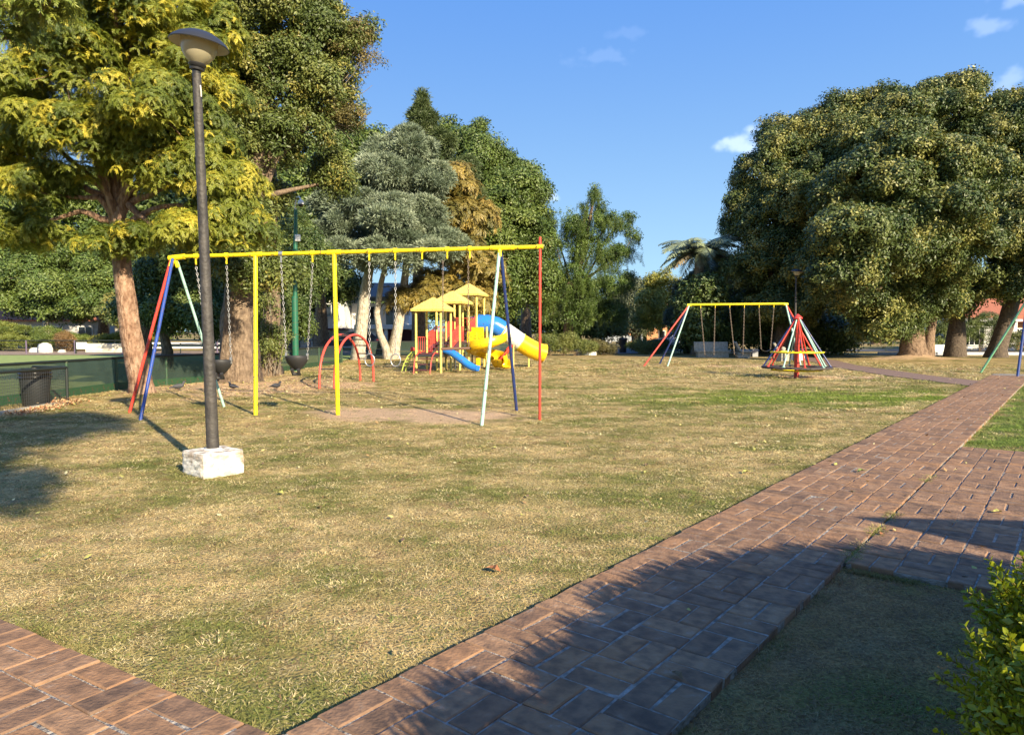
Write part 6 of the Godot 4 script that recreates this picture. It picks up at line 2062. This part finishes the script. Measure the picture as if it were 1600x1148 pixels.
func make_shrubs() -> void:
	var H := [Color(0.07, 0.10, 0.02), Color(0.12, 0.15, 0.032), Color(0.20, 0.21, 0.05)]
	shrub("clipped_hedge", "long clipped hedge with flat top right of the red climbing pole", v3(3.3, 0, -46.0), [[v3(-1.2, 0.6, 0), v3(1.1, 0.62, 0.7)], [v3(0.1, 0.62, 0), v3(1.1, 0.64, 0.7)], [v3(1.2, 0.52, 0), v3(0.9, 0.55, 0.65)]], 520, H, M.c_ball)
	shrub("clipped_hedge", "dark rounded hedge between the long hedge and the side street", v3(5.9, 0, -47.2), [[v3(0, 0.45, 0), v3(0.95, 0.5, 0.8)]], 260, [Color(0.06, 0.06, 0.02), Color(0.1, 0.09, 0.03), Color(0.15, 0.13, 0.04)], M.c_ball)
	shrub("clipped_hedge", "dark rounded hedge right of the side street's mouth", v3(9.6, 0, -48.8), [[v3(-0.5, 0.45, 0), v3(1.1, 0.52, 0.8)], [v3(0.5, 0.45, 0), v3(1.1, 0.5, 0.8)]], 330, [Color(0.06, 0.09, 0.02), Color(0.09, 0.125, 0.028), Color(0.14, 0.16, 0.038)], M.c_ball)
	shrub("rounded_hedge", "pale green rounded juniper mound at the far left beyond the green", v3(-41.0, 0, -56.5), [[v3(0, 0.9, 0), v3(3.4, 1.1, 1.5)], [v3(-3.0, 0.8, 0), v3(2.4, 1.0, 1.4)]], 620, [Color(0.10, 0.14, 0.03), Color(0.17, 0.21, 0.045), Color(0.25, 0.27, 0.06)], M.c_brush)
	shrub("rounded_hedge", "smooth green rounded hedge in front of the low dark house", v3(-36.4, 0, -56.5), [[v3(0, 0.9, 0), v3(1.9, 1.05, 1.4)], [v3(1.4, 0.7, 0), v3(1.4, 0.8, 1.2)]], 480, [Color(0.08, 0.13, 0.025), Color(0.13, 0.18, 0.035), Color(0.18, 0.22, 0.05)], M.c_ball)
	shrub("brown_shrub", "rust brown round shrub by the pale forked trunk beyond the fence", v3(-34.4, 0, -55.0), [[v3(0, 0.7, 0), v3(0.9, 0.9, 0.8)]], 130, [Color(0.12, 0.07, 0.03), Color(0.2, 0.12, 0.05), Color(0.28, 0.18, 0.07)], M.c_ball)
	shrub("spiky_shrub", "row of spiky yellow green plants above the low cream wall", v3(-29.6, 0, -54.5), [[v3(-1.6, 0.8, 0), v3(1.0, 0.5, 0.5)], [v3(0.2, 0.85, 0), v3(1.2, 0.6, 0.5)], [v3(1.9, 0.8, 0), v3(0.9, 0.5, 0.5)]], 170, [Color(0.14, 0.18, 0.035), Color(0.24, 0.27, 0.05), Color(0.34, 0.33, 0.08)], M.c_brush, {"mode": "up"})
	shrub("tall_hedge", "tall leafy hedge between the two dark trunks at right", v3(36.0, 0, -56.0), [[v3(-1.2, 1.5, 0), v3(1.7, 1.5, 1.0)], [v3(1.4, 1.45, 0), v3(1.8, 1.5, 1.0)]], 620, [Color(0.06, 0.09, 0.02), Color(0.1, 0.14, 0.03), Color(0.16, 0.2, 0.045)], M.c_ball)
	shrub("low_hedge", "low leafy hedge under the red tiled roof at the right edge", v3(40.5, 0, -55.5), [[v3(-1.0, 0.75, 0), v3(1.6, 0.85, 0.8)], [v3(1.6, 0.7, 0), v3(1.6, 0.8, 0.8)]], 420, [Color(0.07, 0.09, 0.025), Color(0.11, 0.13, 0.035), Color(0.17, 0.18, 0.05)], M.c_ball)
	# box bush in the near right corner
	make_box_bush()

func box_twig(seed_: int) -> ArrayMesh:
	rng.seed = seed_
	var st := S()
	var p := Vector3.ZERO
	var d := Vector3(rnd(-0.15, 0.15), 1, rnd(-0.15, 0.15)).normalized()
	var n := 8
	var line := []
	for i in n:
		line.append(p)
		var f := float(i) / n
		var az := i * PI * 0.5 + rnd(-0.3, 0.3)
		for s in [0.0, PI]:
			var o := Vector3(cos(az + s), 0, sin(az + s))
			var tip := (o * rnd(0.7, 1.0) + d * rnd(0.55, 1.0)).normalized()
			var nn := (d * 0.8 - o * 0.5 + unit() * 0.25).normalized()
			box_leaf(st, p, tip, nn, rnd(0.017, 0.025) * (1.0 - 0.25 * f), Color(1, 1, 1) * rnd(0.75, 1.2) if f < 0.6 else Color(1.25, 1.2, 0.9) * rnd(0.9, 1.2))
		p += d * 0.0125
		d = (d + unit() * 0.1).normalized()
	st.set_color(Color(0.7, 0.5, 0.35))
	tube(st, line, 0.0016, 4)
	return st.commit()

func box_leaf(st: SurfaceTool, at: Vector3, dir: Vector3, nrm: Vector3, l: float, c: Color) -> void:
	var side := dir.cross(nrm).normalized()
	var n := side.cross(dir).normalized()
	var w := l * 0.30
	st.set_color(c)
	var mids := [at, at + dir * l * 0.35, at + dir * l * 0.75, at + dir * l]
	var ws := [0.12, 1.0, 0.85, 0.15]
	for i in 3:
		for s in [-1.0, 1.0]:
			var a: Vector3 = mids[i]
			var b: Vector3 = mids[i + 1]
			var a2: Vector3 = a + side * s * w * ws[i] + n * w * 0.35 * ws[i]
			var b2: Vector3 = b + side * s * w * ws[i + 1] + n * w * 0.35 * ws[i + 1]
			var nn: Vector3 = (n - side * s * 0.4).normalized()
			tri(st, a, b, b2, n, n, nn)
			tri(st, a, b2, a2, n, nn, nn)

func make_box_bush() -> void:
	# the picture shows only the left flank; the bush goes on to the right and shades the near path
	var t := thing("box_bush", "bright green boxwood bush in the near right corner", "shrub", v3(2.2, 0, -1.9))
	var lobes := shift([[v3(1.38, 0.65, -1.44), v3(0.39, 0.45, 0.36)], [v3(0.92, 0.66, -0.66), v3(0.29, 0.52, 0.27)], [v3(1.06, 0.66, -0.96), v3(0.27, 0.50, 0.25)], [v3(1.66, 0.72, -1.58), v3(0.38, 0.46, 0.34)], [v3(2.02, 0.78, -1.82), v3(0.42, 0.48, 0.38)], [v3(2.34, 0.80, -2.1), v3(0.42, 0.47, 0.38)], [v3(2.64, 0.80, -2.34), v3(0.44, 0.48, 0.40)], [v3(3.0, 0.78, -2.58), v3(0.44, 0.48, 0.40)], [v3(3.35, 0.74, -2.74), v3(0.44, 0.46, 0.40)], [v3(3.75, 0.68, -2.92), v3(0.48, 0.45, 0.42)], [v3(1.5, 0.30, -1.28), v3(0.42, 0.34, 0.42)], [v3(2.2, 0.30, -2.0), v3(0.60, 0.35, 0.50)], [v3(3.1, 0.30, -2.7), v3(0.70, 0.35, 0.50)]], t.position)
	rng.seed = 8
	for L in lobes:
		var st := S()
		for k in 16:
			limb(st, v3(L[0].x * 0.7, -0.02, L[0].z * 0.7), L[0] + unit() * L[1] * 0.85, 0.008, 0.0025, 0.1, 5, 5)
		part("stem", st, M.bark_brown, t)
	var inner := []
	for L in lobes:
		inner.append([L[0], L[1] * 0.86])
	crown(t, "inner_foliage", inner, M.c_ball, M.leaf, 2600, {"sub": 0, "cols": [Color(0.24, 0.30, 0.022), Color(0.39, 0.43, 0.034), Color(0.52, 0.51, 0.045)], "gap": -0.9, "inset": 1.0, "smin": 0.18, "smax": 0.28, "floor": 0.05})
	var gl := leafy(0.95, 0.36)
	for k in 3:
		crown(t, "foliage", lobes, box_twig(100 + k), gl, 13000, {"seed": k, "sub": 7, "cols": [Color(0.24, 0.30, 0.022), Color(0.39, 0.43, 0.034), Color(0.52, 0.51, 0.045)], "gap": -0.5, "gap_size": 6.0, "inset": 0.6, "smin": 0.75, "smax": 1.1, "floor": 0.03, "rag": 0.96})

# ---------------------------------------------------------------- what shades the foreground, out of the picture
func make_shaders() -> void:
	var t: Node3D
	# tree behind the camera whose crown shades the lawn at left
	plain_tree("plane_tree", "tree standing behind the camera, shading the lawn at far left", v3(0.8, 0, 4.4), 4.6, 0.16, [[v3(0.4, 7.3, 4.2), v3(2.0, 1.5, 2.0)], [v3(1.5, 7.9, 3.2), v3(1.5, 1.3, 1.5)], [v3(-0.2, 6.4, 5.2), v3(1.6, 1.2, 1.6)], [v3(1.2, 6.6, 5.0), v3(1.6, 1.2, 1.4)]], M.c_ball, 1500, {"cols": [Color(0.05, 0.08, 0.02), Color(0.08, 0.12, 0.03), Color(0.12, 0.16, 0.04)], "gap": -0.2, "inset": 0.7}, M.bark_brown)
	# lean-to shed right of the camera: its roof corner throws the pointed shadow on the terrace
	t = thing("lean_to_shed", "small lean-to shed out of view on the right, throwing a pointed shadow", "shed", v3(6.39, 0, -0.3), 0.60)
	var st := S()
	var poly := PackedVector2Array([Vector2(0, -0.1), Vector2(0, 2.62), Vector2(2.6, 1.62), Vector2(2.6, -0.1)])
	prism(st, poly, -0.9, 0.0)
	part("wall", st, M.white_wall, t)
	st = S()
	prism(st, PackedVector2Array([Vector2(-0.02, 2.63), Vector2(-0.02, 2.69), Vector2(2.75, 1.63), Vector2(2.75, 1.57)]), -0.98, 0.08)
	part("roof", st, M.tile_roof, t)

# ---------------------------------------------------------------- materials shared by many things
func make_materials() -> void:
	M.yellow = paint(0.88, 0.70, 0.012, 1, 0.38)
	M.red = paint(0.62, 0.055, 0.035, 2, 0.4)
	M.coral = paint(0.66, 0.085, 0.06, 3, 0.45)
	M.blue = paint(0.03, 0.075, 0.32, 4, 0.3)
	M.navy = paint(0.022, 0.045, 0.17, 5, 0.35)
	M.mint = paint(0.34, 0.56, 0.46, 6, 0.45)
	M.mint_dark = paint(0.20, 0.50, 0.30, 7, 0.45)
	M.pale_yellow = paint(0.80, 0.66, 0.16, 8, 0.5)
	M.roof_yellow = paint(0.82, 0.62, 0.15, 9, 0.55)
	M.tower_red = paint(0.58, 0.07, 0.05, 10, 0.5)
	M.lime = paint(0.50, 0.62, 0.12, 11, 0.5)
	M.purple = paint(0.16, 0.06, 0.32, 12, 0.5)
	M.slide_blue = paint(0.025, 0.20, 0.66, 13, 0.28)
	M.slide_yellow = paint(0.86, 0.55, 0.012, 14, 0.3)
	M.slide_white = paint(0.78, 0.80, 0.72, 15, 0.3)
	M.brown_paint = mat(0.16, 0.09, 0.055, 0.6)
	M.rubber = mat(0.028, 0.028, 0.03, 0.6)
	M.black_plastic = mat(0.022, 0.024, 0.024, 0.5)
	M.bag = mat(0.015, 0.015, 0.016, 0.22)
	M.black_gloss = mat(0.02, 0.02, 0.025, 0.08)
	M.steel = mat(0.48, 0.48, 0.47, 0.42, 0.85)
	M.chain = mat(0.50, 0.49, 0.47, 0.45, 0.8)
	M.rusty = mat(0.24, 0.19, 0.15, 0.7, 0.3)
	M.dark_steel = mat(0.055, 0.06, 0.065, 0.5, 0.3)
	M.grey_metal = mat(0.30, 0.31, 0.32, 0.55)
	M.lamp_pole = textured(noise_tex(256, 0.03, [[0.0, 0.030, 0.027, 0.025], [0.5, 0.052, 0.047, 0.043], [1.0, 0.085, 0.075, 0.065]], 22, 5), 0.8, 0.62, bump_tex(256, 0.08, 3.0, 23), 0.5)
	M.lamp_black = mat(0.025, 0.025, 0.027, 0.45)
	M.lamp_cap = mat(0.026, 0.027, 0.03, 0.45)
	M.lamp_inner = mat(0.42, 0.38, 0.30, 0.6)
	M.lamp_glass = mat(0.44, 0.40, 0.27, 0.18)
	M.lamp_glass.backlight_enabled = true
	M.lamp_glass.backlight = Color(0.75, 0.68, 0.5)
	M.lamp_clear = mat(0.7, 0.72, 0.75, 0.1)
	M.old_white = textured(noise_tex(256, 0.02, [[0.0, 0.42, 0.38, 0.30], [0.5, 0.70, 0.67, 0.60], [1.0, 0.80, 0.78, 0.73]], 24, 5), 0.9, 0.9)
	M.white_paint = mat(0.78, 0.78, 0.76, 0.6)
	M.white_wall = textured(noise_tex(256, 0.02, [[0.0, 0.62, 0.61, 0.58], [0.4, 0.76, 0.755, 0.73], [1.0, 0.80, 0.795, 0.77]], 25, 5), 0.25, 0.9)
	M.grey_wall = textured(noise_tex(256, 0.02, [[0.0, 0.36, 0.35, 0.34], [1.0, 0.52, 0.51, 0.49]], 26, 5), 0.25, 0.9)
	M.cream = textured(noise_tex(256, 0.02, [[0.0, 0.62, 0.58, 0.44], [1.0, 0.78, 0.74, 0.60]], 27, 5), 0.3, 0.9)
	M.concrete = textured(noise_tex(256, 0.03, [[0.0, 0.26, 0.235, 0.18], [0.5, 0.40, 0.365, 0.285], [1.0, 0.50, 0.46, 0.37]], 28, 5), 0.7, 0.9)
	M.kerb = textured(noise_tex(256, 0.03, [[0.0, 0.34, 0.36, 0.42], [1.0, 0.55, 0.57, 0.62]], 29, 5), 0.5, 0.9)
	M.asphalt_pale = textured(noise_tex(256, 0.03, [[0.0, 0.09, 0.09, 0.09], [1.0, 0.17, 0.165, 0.16]], 30, 5), 0.4, 0.9)
	M.brown_board = textured(noise_tex(256, 0.04, [[0.0, 0.07, 0.04, 0.03], [1.0, 0.17, 0.025, 0.07]], 36, 4), 1.0, 0.7)
	M.dark_board = textured(noise_tex(256, 0.04, [[0.0, 0.035, 0.028, 0.026], [1.0, 0.09, 0.07, 0.06]], 37, 4), 1.2, 0.7)
	M.grey_roof = mat(0.16, 0.155, 0.15, 0.9)
	M.tile_roof = textured(noise_tex(256, 0.05, [[0.0, 0.22, 0.07, 0.04], [0.5, 0.36, 0.125, 0.065], [1.0, 0.46, 0.19, 0.10]], 38, 4), 0.7, 0.85)
	M.orange_brick = textured(noise_tex(256, 0.06, [[0.0, 0.34, 0.14, 0.06], [0.6, 0.50, 0.24, 0.11], [1.0, 0.58, 0.34, 0.18]], 39, 4), 0.6, 0.9)
	M.dark_glass = mat(0.02, 0.024, 0.03, 0.06)
	M.car_white = mat(0.62, 0.64, 0.67, 0.18)
	M.car_dark = mat(0.03, 0.04, 0.07, 0.18)
	M.car_silver = mat(0.38, 0.40, 0.42, 0.2, 0.4)
	M.fence_post = paint(0.03, 0.075, 0.04, 40, 0.6)
	M.fence_rail = mat(0.014, 0.02, 0.018, 0.55)
	M.fence_green = paint(0.02, 0.07, 0.03, 41, 0.65)
	M.fence_pale = paint(0.13, 0.10, 0.17, 42, 0.6)
	M.pole_green = paint(0.02, 0.13, 0.075, 43, 0.4)
	M.cab_green = paint(0.10, 0.24, 0.16, 44, 0.6)
	M.shade_cloth = mat(0.028, 0.05, 0.038, 0.9)
	M.shade_cloth.transparency = BaseMaterial3D.TRANSPARENCY_ALPHA
	M.shade_cloth.albedo_color.a = 0.74
	M.shade_cloth.cull_mode = BaseMaterial3D.CULL_DISABLED
	M.pigeon = textured(noise_tex(128, 0.08, [[0.0, 0.035, 0.037, 0.045], [1.0, 0.085, 0.087, 0.10]], 45, 3), 4.0, 0.7, null, 1.0, false)
	M.pigeon_wing = textured(noise_tex(128, 0.08, [[0.0, 0.055, 0.057, 0.065], [1.0, 0.12, 0.122, 0.135]], 46, 3), 4.0, 0.7, null, 1.0, false)
	var bn := bump_tex(512, 0.02, 14.0, 50, 5)
	M.bark_red = bark([[0.0, 0.10, 0.05, 0.03], [0.4, 0.25, 0.145, 0.09], [0.7, 0.37, 0.245, 0.165], [1.0, 0.46, 0.34, 0.25]], 51, bn)
	M.bark_brown = bark([[0.0, 0.06, 0.042, 0.03], [0.45, 0.17, 0.12, 0.08], [0.75, 0.26, 0.19, 0.13], [1.0, 0.34, 0.27, 0.19]], 52, bn)
	M.bark_warm = bark([[0.0, 0.07, 0.045, 0.03], [0.45, 0.21, 0.14, 0.09], [1.0, 0.36, 0.26, 0.18]], 53, bn)
	M.bark_pale = bark([[0.0, 0.13, 0.10, 0.075], [0.35, 0.38, 0.33, 0.26], [0.7, 0.52, 0.47, 0.38], [1.0, 0.62, 0.57, 0.48]], 54, bn)
	M.bark_grey = bark([[0.0, 0.12, 0.10, 0.08], [0.5, 0.26, 0.22, 0.17], [1.0, 0.38, 0.33, 0.26]], 55, bn)
	M.bark_dark = bark([[0.0, 0.04, 0.03, 0.023], [0.5, 0.10, 0.075, 0.055], [1.0, 0.18, 0.14, 0.10]], 56, bn)
	M.leaf = leafy(0.45, 0.5)
	M.leaf_bright = leafy(0.7, 0.5)
	M.palm_leaf = leafy(0.4, 0.5)
	M.palm_leaf.albedo_color = lin(0.26, 0.31, 0.18)
	M.palm_dry = leafy(0.4, 0.7)
	M.palm_dry.albedo_color = lin(0.26, 0.21, 0.13)
	# leaf clumps
	M.c_ball = clump_ball(201, 60, 0.34, 0.115, 0.055)
	M.c_big = clump_ball(202, 90, 0.52, 0.17, 0.085)
	M.c_far = clump_ball(203, 80, 0.66, 0.21, 0.11)
	M.c_spray = clump_spray(204, 112, 0.30, 0.085, 0.02, 0.55)
	M.c_spray_far = clump_spray(205, 96, 0.62, 0.20, 0.05, 0.5)
	M.c_brush = clump_brush(206, 130, 0.55, 0.21, 0.042)
	M.c_strand = clump_strand(207, 110, 1.35, 0.17, 0.035)

func bark(cols: Array, seed_: int, nrm: Texture2D) -> StandardMaterial3D:
	var t := noise_tex(512, 0.014, cols, seed_, 6)
	var m := textured(t, 1.0, 0.9, nrm, 1.2)
	m.uv1_scale = Vector3(1.5, 0.42, 1.5)     # grain runs up the trunk
	return m

func puff(img: Image, az: float, el: float, w: float, h: float, seed_: int, strength: float) -> void:
	# one small cloud, angles in degrees; az to the right of the camera axis
	var W := img.get_width()
	var H := img.get_height()
	var cx := az / 360.0 * W
	var cy := (0.5 - el / 180.0) * H
	var rx := w / 360.0 * W
	var ry := h / 180.0 * H
	var n := FastNoiseLite.new()
	n.seed = seed_; n.frequency = 0.045; n.fractal_octaves = 5
	for y in range(int(cy - ry * 1.6), int(cy + ry * 1.6)):
		for x in range(int(cx - rx * 1.6), int(cx + rx * 1.6)):
			var q := Vector2((x - cx) / rx, (y - cy) / ry).length()
			var v := 1.05 - q + n.get_noise_2d(x * 1.0, y * 1.7) * 0.95
			var a := clampf(v * 1.1, 0.0, 1.0)
			a = a * a * (3.0 - 2.0 * a) * strength
			var old := img.get_pixel(posmod(x, W), y).a
			if a > old:
				img.set_pixel(posmod(x, W), y, Color(1.0, 0.97, 0.95, a))

func _ready() -> void:
	# camera
	var cam := Camera3D.new()
	cam.position = Vector3(0, 1.55, 0)
	cam.rotation = Vector3(-atan(56.0 / 1110.0), 0, 0)
	cam.fov = rad_to_deg(2.0 * atan(574.0 / 1110.0))
	cam.near = 0.05
	cam.far = 900.0
	add_child(cam)
	# sky
	var sm := ProceduralSkyMaterial.new()
	sm.sky_top_color = lin(0.042, 0.142, 0.415)
	sm.sky_horizon_color = lin(0.30, 0.47, 0.55)
	sm.sky_curve = 0.16
	sm.ground_bottom_color = lin(0.16, 0.13, 0.08)
	sm.ground_horizon_color = lin(0.30, 0.34, 0.36)
	sm.sun_angle_max = 35.0
	sm.sun_curve = 0.5
	sm.sky_energy_multiplier = 1.0
	var clouds := Image.create(4096, 2048, false, Image.FORMAT_RGBA8)
	puff(clouds, 17.9, 14.0, 2.0, 1.1, 3, 0.22)
	puff(clouds, 20.2, 14.6, 1.2, 0.6, 13, 0.10)
	puff(clouds, 3.0, 10.6, 0.8, 0.35, 4, 0.22)
	puff(clouds, 33.2, 19.4, 1.4, 0.6, 5, 0.10)
	puff(clouds, 34.8, 20.6, 1.5, 0.5, 6, 0.10)
	puff(clouds, 7.0, 20.6, 3.0, 0.7, 7, 0.035)
	puff(clouds, 9.0, 22.2, 2.0, 0.5, 17, 0.025)
	puff(clouds, 34.6, 16.0, 1.4, 0.9, 8, 0.11)
	sm.sky_cover = ImageTexture.create_from_image(clouds)
	var sky := Sky.new()
	sky.sky_material = sm
	var env := Environment.new()
	env.background_mode = Environment.BG_SKY
	env.sky = sky
	env.tonemap_mode = Environment.TONE_MAPPER_LINEAR
	env.tonemap_exposure = 2.1
	env.sdfgi_enabled = true
	env.ssao_enabled = true
	env.ssil_enabled = true
	var we := WorldEnvironment.new()
	we.environment = env
	add_child(we)
	# late sun from behind the camera's right shoulder
	var sun := DirectionalLight3D.new()
	sun.name = "sun"
	sun.light_color = Color(1.0, 0.93, 0.80)
	sun.light_energy = 1.6
	sun.light_angular_distance = 0.53
	sun.shadow_enabled = true
	add_child(sun)
	sun.look_at_from_position(SUN * 100.0, Vector3.ZERO, UP)

	soft.seed = 11; soft.frequency = 0.02; soft.fractal_octaves = 3
	mid.seed = 12; mid.frequency = 0.06; mid.fractal_octaves = 4
	fine.seed = 13; fine.frequency = 0.12; fine.fractal_octaves = 3
	make_materials()
	make_ground()
	make_paving()
	make_street()
	make_houses()
	make_trees()
	make_shrubs()
	make_shaders()
	make_fences()
	make_camera_pole()
	make_tower()
	make_arch()
	make_near_swings()
	make_far_swings()
	make_edge_swings()
	make_merry()
	make_lamp("tall black park lamp with rounded cap on a whitewashed concrete block", v3(-3.28, 0, -7.73), true, -0.022)
	make_lamp("distant grey park lamp standing in front of the dark shade", v3(14.5, 0, -36.4), false, 0.0)
	make_benches()
	make_car("white parked car seen behind the left legs of the far swing frame", v3(14.8, 0, -63.5), 0.15, M.car_white)
	make_car("dark blue car in the shade under the white house", v3(-14.2, 0, -63.5), 0.1, M.car_dark)
	make_car("small silver car far down the side street", v3(13.2, 0, -92.0), 0.5, M.car_silver)
	make_pigeons()
	make_litter()
	make_grass()
